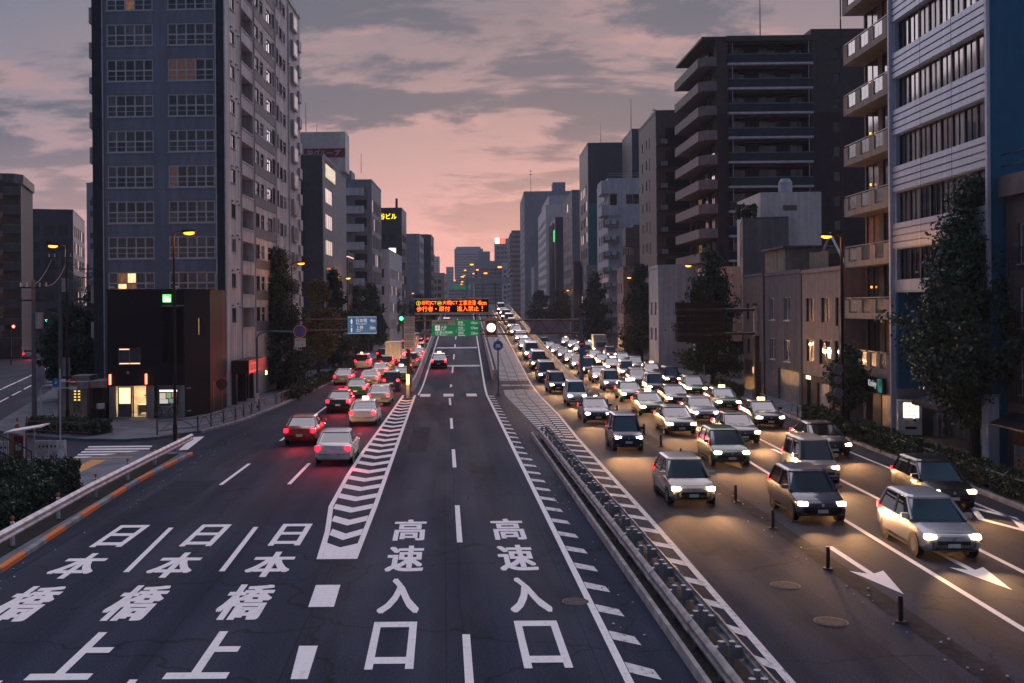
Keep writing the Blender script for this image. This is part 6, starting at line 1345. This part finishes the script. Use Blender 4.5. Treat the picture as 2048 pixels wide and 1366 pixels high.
# small posts and boxes on the right pavement
t = thing('marker_post', 'thin white marker post beside the small white shop house', 'post', (22.9, 92, .14)); obj('tube', MB().cyl((0, 0, 0), (0, 0, 2.4), .05, n=8), STEEL_W, t); obj('cap', MB().cyl((0, 0, 2.4), (0, 0, 2.45), .07, n=8), STEEL_W, t)
t = thing('road_sign', 'two grey round sign backs on the right lamp post', 'sign', (21.8, 57.45, .14)); 
for z in (2.2, 2.9, 3.5): obj('disc', MB().cyl((-.18, -.14, z), (-.18, -.1, z), .28 if z != 2.9 else .2, n=18), mk('sign_back_grey', (.22, .21, .24), .5, .3), t)
t = thing('planter', 'brown brick planter in front of the tan balcony block', 'planter', (22.6, 58.6, .14)); obj('wall', MB().box(0, 1.6, 0, 2.4, 0, .45), mk('brick_brown', (.10, .045, .035), .8, tile=(.2, .07, .01, .5, .6)), t); obj('soil', MB().box(.1, 1.5, .1, 2.3, .451, .47), SOIL, t)
# ------------------------------------------------------------------ foliage
def leafmat(name, col):
    if name in MATS: return MATS[name]
    m = bpy.data.materials.new(name); m.use_nodes = True; tt = m.node_tree; b = tt.nodes['Principled BSDF']; g_ = N(tt, 'ShaderNodeNewGeometry')
    r = ramp(tt, [(0, tuple(v * .45 for v in col)), (.6, col), (1, tuple(v * 1.7 for v in col))], 'LINEAR'); tt.links.new(g_.outputs['Random Per Island'], r.inputs[0]); tt.links.new(r.outputs[0], b.inputs['Base Color'])
    b.inputs['Roughness'].default_value = .55; b.inputs['Specular IOR Level'].default_value = .3
    MATS[name] = m; return m
LEAF = leafmat('leaf_dark_green', (.026, .056, .042)); LEAF2 = leafmat('leaf_green', (.040, .080, .050)); LEAF_O = leafmat('leaf_lamp_amber', (.10, .08, .03)); BARK = mk('bark', (.035, .028, .024), .9, var=.3, scale=5, bump=.5)  # LEAF_O: amber lamplight put into the leaf colour
class Cloud:
    """leaf-sized quads scattered round clump centres"""
    def __init__(c, seed): c.rng = np.random.default_rng(seed); c.q = []
    def add(c, centres, r, n, s, flat=.6):
        g = c.rng; P = np.repeat(np.asarray(centres, float).reshape(-1, 3), n, 0); M = len(P)
        P = P + g.normal(size=(M, 3)) * np.array([1, 1, flat]) * r * .5
        u = g.normal(size=(M, 3)) * np.array([1, 1, .6]); u /= np.linalg.norm(u, axis=1, keepdims=True)
        w = np.cross(u, g.normal(size=(M, 3))); w /= np.linalg.norm(w, axis=1, keepdims=True); v = np.cross(u, w); k = (s * g.uniform(.5, 1.5, (M, 1)))
        c.q.append(np.stack([P - w * k * .5, P + v * k * .30, P + w * k * .5 + u * k * .12, P - v * k * .30], 1))
    def mesh(c, name, smooth=False):
        V = np.concatenate(c.q).reshape(-1, 3); n = len(V) // 4; me = bpy.data.meshes.new(name)
        me.vertices.add(len(V)); me.vertices.foreach_set('co', V.astype(np.float32).ravel())
        me.loops.add(4 * n); me.loops.foreach_set('vertex_index', np.arange(4 * n, dtype=np.int32))
        me.polygons.add(n); me.polygons.foreach_set('loop_start', np.arange(0, 4 * n, 4, dtype=np.int32)); me.update(); return me
def tree(name, label, x, y, h, r, seed, mat, n=380, s=.22, trunk=1.6, lean=0., shape='cone', group='street trees', base=.14, cnt=18, limbs=80):
    rng = random.Random(seed); t = thing(name, label, 'tree', (x, y, base), group=group)
    tr = MB(); tr.cyl((0, 0, 0), (lean * .3, 0, h * .45), .07 * r ** .8 + .07, .10, 9).cyl((lean * .3, 0, h * .45), (lean, 0, h * .95), .10, .02, 7)
    cr = Cloud(seed)
    for k in range(limbs):
        f_ = rng.random(); z = trunk + (h - trunk) * f_ ** 1.05; f = (z - trunk) / (h - trunk)
        prof = {'cone': (1 - f) ** .92 * (.6 + .5 * min(1, f * 5)), 'round': sqrt(max(0, 1 - (2 * f - 1) ** 2)) * .95 + .08, 'spire': min(1, min(1, f * 2.9 + .02) * (1 - f) ** 1.12 * 1.55) + .03, 'egg': (min(1, f * 3.2) ** .7) * (1 - f ** 2.4) ** .8 + .05}[shape]
        a = rng.random() * 2 * pi; lob = 1 + .26 * sin(a * 3 + seed) * sin(z * 1.3 + seed) ; R_ = r * prof * lob * rng.uniform(.82, 1.12)
        end = (cos(a) * R_ + lean * f, sin(a) * R_, z + rng.uniform(-.1, .25) * r * .3)
        st = (lean * f * .8, 0, max(.6, z - .45 * R_)); tr.cyl(st, end, .035, .008, 4, False)
        m_ = max(3, int(2.1 * n / limbs * (.5 + prof)))
        cl = []
        for j in range(m_):
            q = .22 + .72 * rng.random() ** .6
            c = tuple(st[i] + (end[i] - st[i]) * q + rng.gauss(0, .10 * r * .5) for i in range(3))
            cl.append(c)
        cr.add(cl, .34 * (r ** .5), cnt, s * 1.0)
    obj('trunk', tr, BARK, t); obj('crown', cr, mat, t)
    return t
tree('street_tree', 'big broad leaved street tree before the white slatted block', 23.75, 46.8, 12.4, 3.25, 3, LEAF2, n=1150, s=.17, trunk=1.9, shape='spire', cnt=24, limbs=210)
tree('street_tree', 'tall conical street tree in front of the tower entrance', -14.5, 92, 12.0, 3.5, 5, LEAF, n=800, s=.20, trunk=.5, limbs=150, cnt=20)
tree('street_tree', 'amber lamp tinted tree second along the left pavement', -13.7, 114, 10.0, 2.4, 7, LEAF_O, n=380, s=.28, trunk=1.5, shape='egg')
tree('street_tree', 'dark pointed tree third along the left pavement', -13.3, 126, 11.4, 3.0, 9, LEAF, n=400, s=.3, trunk=1.2)
tree('street_tree', 'dark tree fourth along the left pavement', -12.6, 150, 10.0, 2.7, 11, LEAF, n=320, s=.34, trunk=1.4)
tree('street_tree', 'dark tree fifth along the left pavement', -11.9, 172, 10.8, 3.0, 13, LEAF, n=300, s=.38, trunk=1.4)
tree('street_tree', 'amber lit tree sixth along the left pavement', -10.8, 218, 10.6, 2.8, 15, LEAF_O, n=150, s=.42, trunk=1.4, shape='egg')
tree('street_tree', 'small dark tree farthest along the left pavement', -6.8, 300, 11.0, 4.0, 17, LEAF, n=150, s=.5, trunk=1.2, shape='egg')
tree('street_tree', 'dense dark tree right of the small white shop house', 24.2, 94, 11.6, 3.8, 19, LEAF, n=560, s=.27, trunk=1.6, limbs=80)
tree('street_tree', 'dark conical tree second along the right pavement', 25.9, 137, 12.2, 3.8, 23, LEAF, n=420, s=.34, trunk=1.6)
tree('street_tree', 'dark conical tree third along the right pavement', 27.2, 187, 12.6, 3.8, 27, LEAF, n=320, s=.4, trunk=1.6)
tree('street_tree', 'dark tree fourth along the right pavement', 28.4, 255, 11.0, 3.6, 29, LEAF, n=260, s=.5, trunk=1.6, shape='egg')
tree('street_tree', 'dark tree fifth along the right pavement', 28.5, 310, 11.5, 4.2, 31, LEAF, n=150, s=.55, trunk=1.6, shape='egg')
tree('street_tree', 'small leafy tree beside the right lamp post', 23.0, 59.6, 4.6, 1.25, 33, LEAF2, n=150, s=.2, trunk=1.2, shape='egg', limbs=40)
tree('street_tree', 'dark leafy tree between the toilet and the left street', -29.8, 84, 7.4, 2.6, 35, LEAF, n=320, s=.28, trunk=.8, shape='round')
tree('street_tree', 'yellow lit small tree at the far left edge', -66.0, 146, 9.5, 3.4, 37, LEAF_O, n=130, s=.5, trunk=1.6, shape='round')
tree('street_tree', 'dark tree behind the beige toilet roof', -31.5, 95, 9.0, 2.8, 39, LEAF, n=160, s=.34, trunk=1.2, shape='egg')
def hedge(label, pts, w, h, mat, seed, dens=60, s=.13, base=.13, name='hedge'):
    rng = random.Random(seed); t = thing(name, label, 'hedge', (pts[0][0], pts[0][1], base)); ox, oy = pts[0]; cr = Cloud(seed); st = MB()
    for (xa, ya), (xb, yb) in zip(pts, pts[1:]):
        L_ = hypot(xb - xa, yb - ya); ux, uy = (xb - xa) / L_, (yb - ya) / L_; nx, ny = uy, -ux
        cl = []
        for k in range(int(L_ * dens * (w + 2 * h) / 2)):
            u = rng.uniform(0, L_); e = rng.choice((0, 0, 1, 2, 1, 2)); bul = .08 * sin(u * 2.1 + seed) + .05 * sin(u * 5.3)
            if e == 0: v = rng.uniform(-w / 2, w / 2); z = h + bul + rng.gauss(0, .03)
            else: v = (1 if e == 1 else -1) * (w / 2 + bul * .7 + rng.gauss(0, .03)); z = rng.uniform(.05, h)
            cl.append((xa + ux * u + nx * v - ox, ya + uy * u + ny * v - oy, z))
        for k in range(int(dens * w * h * 3)):
            for u_ in (0, L_):
                v = rng.uniform(-w / 2, w / 2); u = u_ + rng.gauss(0, .05); cl.append((xa + ux * u + nx * v - ox, ya + uy * u + ny * v - oy, rng.uniform(.03, h)))
        cr.add(cl, .13, 9, s * .95, 1.)
        for k in range(int(L_ / .6)):
            u = (k + .5) * .6; st.cyl((xa + ux * u - ox, ya + uy * u - oy, 0), (xa + ux * u - ox + .1, ya + uy * u - oy, h * .8), .02, .01, 5)
        a = [(xa - ox + nx * w * .28 + ux * .3, ya - oy + ny * w * .28 + uy * .3), (xb - ox + nx * w * .28 - ux * .3, yb - oy + ny * w * .28 - uy * .3), (xb - ox - nx * w * .28 - ux * .3, yb - oy - ny * w * .28 - uy * .3), (xa - ox - nx * w * .28 + ux * .3, ya - oy - ny * w * .28 + uy * .3)]
        st.prism(a, .05, h * .68)
    obj('branches', st, mk('hedge_inner', (.012, .016, .010), .9), t); obj('foliage', cr, mat, t)
HEDGE = leafmat('hedge_leaf', (.040, .064, .036))
hedge('clipped dark hedge behind the white guard rail, the taller back block', [(-18.4, 41.0), (-14.7, 40.2)], 2.0, 1.15, HEDGE, 1, 75)
hedge('lower clipped hedge behind the white guard rail, the front block', [(-18.2, 37.6), (-14.6, 37.0)], 3.0, .85, HEDGE, 2, 75)
hedge('lowest hedge strip at the left edge by the guard rail', [(-18.2, 33.6), (-14.3, 33.3)], 3.4, .75, HEDGE, 3, 70)
struct('planting_bed', MB().prism([(-12.66, 24), (-12.98, 43), (-13.0, 51), (-13.6, 51), (-14.4, 42), (-19, 42.4), (-19, 24)], .1, .16), SOIL)
hedge('ragged hedge in front of the vending machine', [(20.75, 36.0), (21.25, 46), (21.9, 56.0)], .95, .75, leafmat('hedge_leaf2', (.045, .07, .03)), 4, 55)
hedge('weedy shrub patch by the right lamp post', [(21.85, 57.5), (22.2, 63.5)], .8, .9, MATS['hedge_leaf2'], 5, 45, .17)
hedge('low hedge along the left kerb under the street trees', [(-12.0, 82), (-11.5, 103)], .9, .75, HEDGE, 6, 26, .2); hedge('low hedge along the left kerb farther on', [(-11.2, 106), (-10.6, 140)], .9, .75, HEDGE, 7, 14, .3)
hedge('small round planting bed shrub by the crossing', [(-23.8, 61.3), (-19.6, 59.6)], 1.6, .75, HEDGE, 8, 50)
hedge('green shrub spilling over the grey house roof edge', [(27.2, 96.2), (28.6, 95.8)], 1.0, 1.1, MATS['hedge_leaf2'], 9, 40, .2, base=15.2)
hedge('shrub beside the parked bicycles on the right pavement', [(22.6, 80.5), (23.2, 88)], .9, .8, HEDGE, 10, 26, .2)
# ------------------------------------------------------------------ vehicles, standing still with their lamps lit
random.seed(71)
TYRE = mk('tyre', (.012, .012, .013), .8, var=.1); RIM = mk('alloy_rim', (.35, .35, .37), .35, .8, var=.05); CGLASS = mk('car_glass', (.008, .010, .012), .05, var=.1, spec=.6, coat=1.); TRIM = mk('car_trim', (.015, .015, .017), .5)
HEAD = em('headlight_lens', (1, .72, .42), 30, body=(.5, .5, .5)); TAIL = em('tail_lens', (1, .006, .018), 5, body=(.2, .01, .01)); PLATE = mk('number_plate', (.6, .6, .55), .5); AMB = mk('indicator_amber', (.5, .16, .02), .3)
TAIL_OFF = mk('tail_lens_dark', (.12, .006, .008), .25); HEAD_OFF = mk('headlight_off', (.35, .35, .36), .15)
def carpaint(c): 
    d = {'white': (.62, .60, .60), 'silver': (.34, .34, .36), 'black': (.012, .012, .015), 'dark grey': (.06, .06, .065), 'navy': (.015, .025, .07), 'red': (.28, .015, .015), 'yellow': (.50, .26, .02), 'green': (.02, .10, .05), 'beige': (.40, .34, .27)}
    return mk('car_paint_' + c.replace(' ', '_'), d[c], .32, .25 if c in ('silver', 'dark grey', 'navy') else 0., var=.03, coat=.7)
def sect(y, w, zl, zt):
    return [(-w * .84, y, zl), (-w, y, zl + .14), (-w, y, zt - .22), (-w * .95, y, zt - .06), (-w * .72, y, zt), (w * .72, y, zt), (w * .95, y, zt - .06), (w, y, zt - .22), (w, y, zl + .14), (w * .84, y, zl)]
KIND = {
 'sedan': dict(L=4.65, w=.85, body=[(-2.32, .66, .42, .74), (-2.22, .80, .28, .92), (-1.75, .85, .22, .99), (-.8, .86, .2, .98), (.8, .86, .2, .95), (1.3, .85, .2, .92), (2.0, .83, .22, .80), (2.24, .78, .27, .70), (2.33, .62, .4, .58)], cab=(-1.78, 1.22, -1.05, .30, 1.44), hz=.64, tz=.80),
 'hatchback': dict(L=3.75, w=.83, body=[(-1.87, .70, .4, .86), (-1.80, .80, .28, .95), (-1.2, .84, .2, 1.0), (.6, .84, .2, .97), (1.1, .83, .2, .92), (1.6, .80, .22, .80), (1.83, .74, .28, .68), (1.88, .6, .4, .58)], cab=(-1.82, 1.12, -1.5, .28, 1.54), hz=.66, tz=.9),
 'kei wagon': dict(L=3.4, w=.73, body=[(-1.69, .66, .36, .9), (-1.64, .72, .26, 1.0), (-1.0, .735, .2, 1.04), (.8, .735, .2, 1.02), (1.2, .73, .2, .95), (1.58, .70, .25, .82), (1.69, .62, .38, .68)], cab=(-1.64, 1.16, -1.5, .62, 1.74), hz=.72, tz=1.0),
 'minivan': dict(L=4.7, w=.86, body=[(-2.34, .74, .38, .98), (-2.28, .83, .26, 1.06), (-1.5, .865, .2, 1.1), (1.0, .865, .2, 1.08), (1.7, .85, .2, .98), (2.2, .80, .25, .84), (2.35, .66, .4, .68)], cab=(-2.3, 1.78, -2.12, .85, 1.84), hz=.74, tz=1.05),
}
def wheel_set(t, w, ys, r=.31):
    for sx in (-1, 1):
        for y in ys:
            wl = obj('wheel', lambda: MB().cyl((-.1, 0, 0), (.1, 0, 0), r, r, 16), TYRE, t, (sx * (w - .10), y, r), key=('whl', r))
            obj('rim', lambda: MB().cyl((-.108, 0, 0), (.108, 0, 0), r * .62, r * .62, 12), RIM, wl, key=('rim', r))
def spot(t, x, y, z, e, tilt=5.0, size=58):
    L = bpy.data.lights.new('headlight_beam', 'SPOT'); L.energy = e; L.color = (1, .50, .20); L.spot_size = radians(size); L.spot_blend = .9; L.shadow_soft_size = .09
    o = bpy.data.objects.new('headlight_beam', L); o.location = (x, y, z); o.rotation_euler = (radians(90 - tilt), 0, 0); link(o, t)
def redglow(t, y, z, e):
    L = bpy.data.lights.new('tail_glow', 'SPOT'); L.energy = e; L.spot_size = radians(140); L.spot_blend = .8; L.color = (1, .03, .05); L.shadow_soft_size = .3
    o = bpy.data.objects.new('tail_glow', L); o.location = (0, y, z); o.rotation_euler = (radians(-58), 0, 0); link(o, t)
def lamps(t, k, w, yf, yb, hz, tz, on, seen):
    for s in (-1, 1):
        obj('headlight', lambda: MB().loft([[(-.15, -.16, -.05), (.15, -.16, -.05), (.15, -.16, .07), (-.15, -.16, .07)], [(-.13, 0, -.045), (.13, 0, -.045), (.13, 0, .045), (-.13, 0, .045)]]), HEAD if on else HEAD_OFF, t, (s * (w - .22), yf - .015, hz), key=('hl'))
        obj('tail_light', lambda: MB().box(-.1, .1, -.0, .12, -.09, .11), TAIL if on else TAIL_OFF, t, (s * (w - .15), yb - .015, tz), key=('tl', k == 'truck'))
    obj('number_plate', lambda: MB().box(-.17, .17, -.012, .0, 0, .11), PLATE, t, (0, yb - .012, tz - .30), key='npl'); obj('number_plate', lambda: MB().box(-.17, .17, 0, .012, 0, .11), PLATE, t, (0, yf + .004, hz - .28), key='npl2')
    if on:
        if seen == 'front':
            for s in (-1, 1): spot(t, s * (w - .22), yf + .12, hz, 620)
        else: spot(t, 0, yf + .12, hz, 620); redglow(t, yb - .12, tz, 190)
def car(kind, colour, label, x, y, z=0., rz=0., on=True, seen='back', group=None, pitch=0., taxi=False):
    t = thing(kind.replace(' ', '_') if kind != 'truck' else 'truck', label, 'truck' if kind == 'truck' else 'car', (x, y, z + .006), rz, group); t.rotation_euler = (pitch, 0, rz)
    P = carpaint(colour)
    if kind == 'truck':
        obj('cab', lambda: MB().loft([sect(1.35, .86, .35, 2.05), sect(2.5, .86, .35, 2.0), sect(2.72, .82, .38, 1.2), sect(2.76, .8, .4, .9)], True), P, t, key='trcab')
        obj('windscreen', lambda: MB().add([(-.76, 2.60, 1.2), (.76, 2.60, 1.2), (.72, 2.53, 1.9), (-.72, 2.53, 1.9), (-.76, 2.76, 1.22), (.76, 2.76, 1.22), (.72, 2.56, 1.9), (-.72, 2.56, 1.9)], [(4, 5, 6, 7), (0, 1, 5, 4), (1, 2, 6, 5), (3, 0, 4, 7)]), CGLASS, t, key='trws')
        obj('side_window', lambda: MB().box(-.875, -.86, 1.6, 2.3, 1.25, 1.85).box(.86, .875, 1.6, 2.3, 1.25, 1.85), CGLASS, t, key='trsw')
        obj('cargo_box', lambda: MB().box(-.95, .95, -2.75, 1.2, .85, 2.95), mk('truck_box', (.55, .54, .54), .5, .1, var=.05, stain=.15), t, key='trbox')
        obj('rear_frame', lambda: MB().box(-.95, .95, -2.79, -2.755, .85, .95).box(-.95, .95, -2.79, -2.755, 2.85, 2.95).box(-.95, -.87, -2.79, -2.755, .95, 2.85).box(.87, .95, -2.79, -2.755, .95, 2.85).box(-.02, .02, -2.79, -2.755, .95, 2.85), STEEL, t, key='trrf')
        obj('chassis', lambda: MB().box(-.6, .6, -2.7, 2.4, .4, .8).box(-.9, .9, -2.8, -2.7, .45, .7), TRIM, t, key='trch')
        wheel_set(t, .88, (-1.7, 1.9), .36); lamps(t, 'truck', .88, 2.78, -2.8, .72, .62, on, seen); return t
    K = KIND[kind]; w = K['w']; y0, y1, ty0, ty1, H_ = K['cab']; zb = max(b[3] for b in K['body']) - .05
    obj('body', lambda: MB().loft([sect(*b) for b in K['body']]), P, t, smooth=True, key=('body', kind)).data.set_sharp_from_angle(angle=radians(32))
    def cabin():
        lo = [(-w * .93, y0 + .12, zb), (-w * .80, y0, zb), (w * .80, y0, zb), (w * .93, y0 + .12, zb), (w * .93, y1 - .25, zb), (w * .7, y1, zb - .06), (-w * .7, y1, zb - .06), (-w * .93, y1 - .25, zb)]
        hi = [(-w * .74, ty0 + .1, H_ - .06), (-w * .62, ty0, H_ - .06), (w * .62, ty0, H_ - .06), (w * .74, ty0 + .1, H_ - .06), (w * .74, ty1 - .15, H_ - .06), (w * .6, ty1, H_ - .06), (-w * .6, ty1, H_ - .06), (-w * .74, ty1 - .15, H_ - .06)]
        return lo, hi
    lo, hi = cabin()
    obj('glasshouse', lambda: MB().loft([lo, hi]), CGLASS, t, key=('cab', kind))
    up = lambda s_, z_: [(a * s_, (ty0 + ty1) / 2 + (b - (ty0 + ty1) / 2) * s_, z_) for a, b, c in hi]
    obj('roof', lambda: MB().loft([up(1.03, H_ - .08), up(1.03, H_ - .03), up(.9, H_ + .02), up(.5, H_ + .035)]), P, t, key=('roof', kind))
    if y < 105:
        ym = (y0 + y1) / 2 - .1
        for s in (-1, 1):
            for nm, pa, pb in (('a', lo[4 if s > 0 else 7], hi[4 if s > 0 else 7]), ('b', (s * w * .93, ym, zb), (s * w * .745, ym - .02, H_ - .06)), ('c', lo[3 if s > 0 else 0], hi[3 if s > 0 else 0])):
                obj('pillar', lambda: MB().cyl(pa, pb, .05, .035, 5), P, t, key=('pil', kind, nm, s))
    yf, yb = K['body'][-1][0], K['body'][0][0]
    if y < 75:
        ym = (y0 + y1) / 2 - .1
        for s in (-1, 1):
            for yy, nm in ((y1 - .38, 'f'), (ym, 'm'), (y0 + .75, 'r')): obj('door_gap', lambda: MB().box(-.004, .004, -.006, .006, .32, zb - .04), TRIM, t, (s * w * 1.001, yy, 0), key=('dg', kind))
            for yy in (ym + .12, ym - .85): obj('door_handle', lambda: MB().box(-.015, .015, 0, .16, 0, .03), P if colour != 'black' else TRIM, t, (s * (w + .008), yy, zb - .2), key=('dh', 0))
            obj('side_skirt', lambda: MB().box(-.012, .012, -K['L'] * .22, K['L'] * .22, .2, .27), TRIM, t, (s * w, 0, 0), key=('sk', kind))
            for yy in (-K['L'] * .29, K['L'] * .30): obj('wheel_arch', lambda: MB().cyl((-.012, 0, 0), (.012, 0, 0), .37, .37, 18), TRIM, t, (s * (w - .004), yy, .31), key='arch')
            obj('fog_lamp', lambda: MB().cyl((0, 0, 0), (0, .02, 0), .05, .05, 10), HEAD_OFF, t, (s * .55, yf - .03, .38), key='fog')
        obj('bonnet_line', lambda: MB().box(-w * .7, w * .7, yf - .12, yf - .10, .0, .012), TRIM, t, (0, 0, K['hz'] + .1), key=('bl', kind))
        obj('badge', lambda: MB().cyl((0, 0, 0), (0, .012, 0), .05, .05, 12), RIM, t, (0, yf + .004, K['hz'] - .03), key='bdg')
        obj('wiper', lambda: MB().path([(-.5, y1 - .05, zb - .03), (.05, y1 - .16, zb + .05)], .008, 4), TRIM, t, key=('wp', kind)); obj('wiper', lambda: MB().path([(.0, y1 - .05, zb - .03), (.55, y1 - .16, zb + .05)], .008, 4), TRIM, t, key=('wp2', kind))
    obj('front_grille', lambda: MB().box(-.45, .45, yf - .06, yf + .005, .45, .56).box(-.6, .6, yf - .12, yf - .01, .3, .40), TRIM, t, key=('gr', kind)); obj('rear_bumper', lambda: MB().box(-w * .82, w * .82, yb + .02, yb + .2, .36, .5), TRIM if kind != 'sedan' else P, t, key=('rb', kind))
    for s in (-1, 1): obj('wing_mirror', lambda: MB().box(-.1, .1, -.06, .06, 0, .13), P, t, (s * (w + .07), y1 - .45, zb + .04), key='mir')
    wheel_set(t, w, (-K['L'] * .29, K['L'] * .30)); lamps(t, kind, w, yf, yb, K['hz'], K['tz'], on, seen)
    if taxi:
        obj('roof_lamp', lambda: MB().box(-.2, .2, -.12, .12, H_ + .02, H_ + .2), em('taxi_lamp', (1, .75, .4), 2.5), t, key=('tx', kind))
    return t
def lane_x(tab, y): return lerp_poly(tab, y)
lane_tabs = {
 'middle left lane': lambda y: (lerp_poly(LA, y) + lerp_poly(LB, y)) / 2,
 'ramp side left lane': lambda y: (lerp_poly(LB, y) + min(-3.4, lerp_poly(CL, y)) + (shx(y) if y > 86 else 0)) / 2,
 'kerb side left lane': lambda y: lerp_poly(LA, y) - 1.25,
 'exit lane': lambda y: (lerp_poly(L2, y) + PL(y)) / 2 if y < 86 else 9.4 + shx(y),
 'inner right lane': lambda y: PL(y) + 1.3 + .012 * y,
 'middle right lane': lambda y: (RA(y) + RB(y)) / 2,
 'outer right lane': lambda y: RB(y) + 1.75 - max(0, y - 60) * .006,
 'climbing ramp': lambda y: -1.1 + shx(y),
}
flow = [
 ('middle left lane', 'back', [57, 74, 86, 98, 110, 121, 133, 146, 160, 176, 193, 212]),
 ('ramp side left lane', 'back', [50, 66, 79, 91, 103, 115, 127, 139, 152, 166, 182, 200, 222]),
 ('kerb side left lane', 'back', [100, 147, 170, 198]),
 ('exit lane', 'front', [39, 53, 66, 77, 88, 99, 110, 121, 132, 144, 156, 168, 180, 193, 206, 219]),
 ('inner right lane', 'front', [36, 48, 60, 70, 80, 90, 100, 110, 121, 132, 144, 157, 171, 187]),
 ('middle right lane', 'front', [31, 43, 56, 66, 76, 85, 95, 105, 116, 127, 138, 150, 163, 178, 195]),
 ('outer right lane', 'front', [38, 51, 63, 73, 84, 94, 105, 117, 129, 142, 156, 172, 190]),
 ('climbing ramp', 'back', [112, 170]),
]
kinds = ['sedan', 'sedan', 'hatchback', 'minivan', 'kei wagon', 'sedan', 'minivan', 'sedan', 'hatchback', 'kei wagon', 'truck']; cols = ['white', 'silver', 'black', 'dark grey', 'white', 'navy', 'silver', 'beige', 'black', 'red', 'green']
random.seed(75)
for lane, seen, ys in flow:
    for i, y in enumerate(ys):
        kd = random.choice(kinds); 
        if kd == 'truck' and y < 100: kd = 'sedan'
        c_ = random.choice(cols) if kd != 'truck' else random.choice(['white', 'navy', 'silver'])
        x = lane_tabs[lane](y) + random.uniform(-.12, .12); dx = lane_tabs[lane](y + 4) - lane_tabs[lane](y - 4); rz = -atan2(dx, 8)
        z = 0.; pitch = 0.
        if lane in ('exit lane', 'climbing ramp') and y > 90: z = rz_(y) + .01; pitch = math.atan(.05 if 100 < y < 228 else .02) * (-1 if seen == 'front' else 1)
        lampw = 'headlights' if seen == 'front' else 'tail lights'
        pos = 'nearest the camera' if i == 0 else f'{ORD[i]} from the camera'
        car(kd, c_, f'{c_} {kd}, {lampw} lit, {pos} in the {lane}', x, y, z, rz + (pi if seen == 'front' else 0), True, seen, f'vehicles in the {lane}', pitch, taxi=(kd == 'sedan' and c_ in ('black', 'green', 'white') and random.random() < .6))
# the one that stands by the left kerb, and two in the left street
t = car('minivan', 'white', 'white van stopped at the left kerb with red roof lamp', -9.55, 124, 0, -.03, True, 'back', None); obj('roof_lamp', MB().box(-.12, .12, -2.0, -1.8, 1.86, 2.05), em('red_beacon_lamp', (1, .1, .06), 14), t)
for i, (x, y, kd, c_) in enumerate(((-62.5, 158, 'sedan', 'silver'), (-59.8, 160, 'minivan', 'dark grey'), (-55.0, 166, 'sedan', 'black'))):
    car(kd, c_, f'{c_} {kd} with lit tail lights in the left side street', x, y, 0, LS, True, 'back', 'vehicles in the left side street')
# parked bicycle on the right pavement
# ------------------------------------------------------------------ haze
hm = bpy.data.materials.new('haze'); hm.use_nodes = True; ht = hm.node_tree; ht.nodes.clear()
pv = N(ht, 'ShaderNodeVolumePrincipled'); pv.inputs['Density'].default_value = .00022; pv.inputs['Color'].default_value = (.70, .72, .86, 1); pv.inputs['Anisotropy'].default_value = .2
ho = N(ht, 'ShaderNodeOutputMaterial'); ht.links.new(pv.outputs[0], ho.inputs['Volume'])
tag(obj('haze', MB().box(-1650, 1650, -250, 1750, -1.5, 110), hm), kind='stuff')
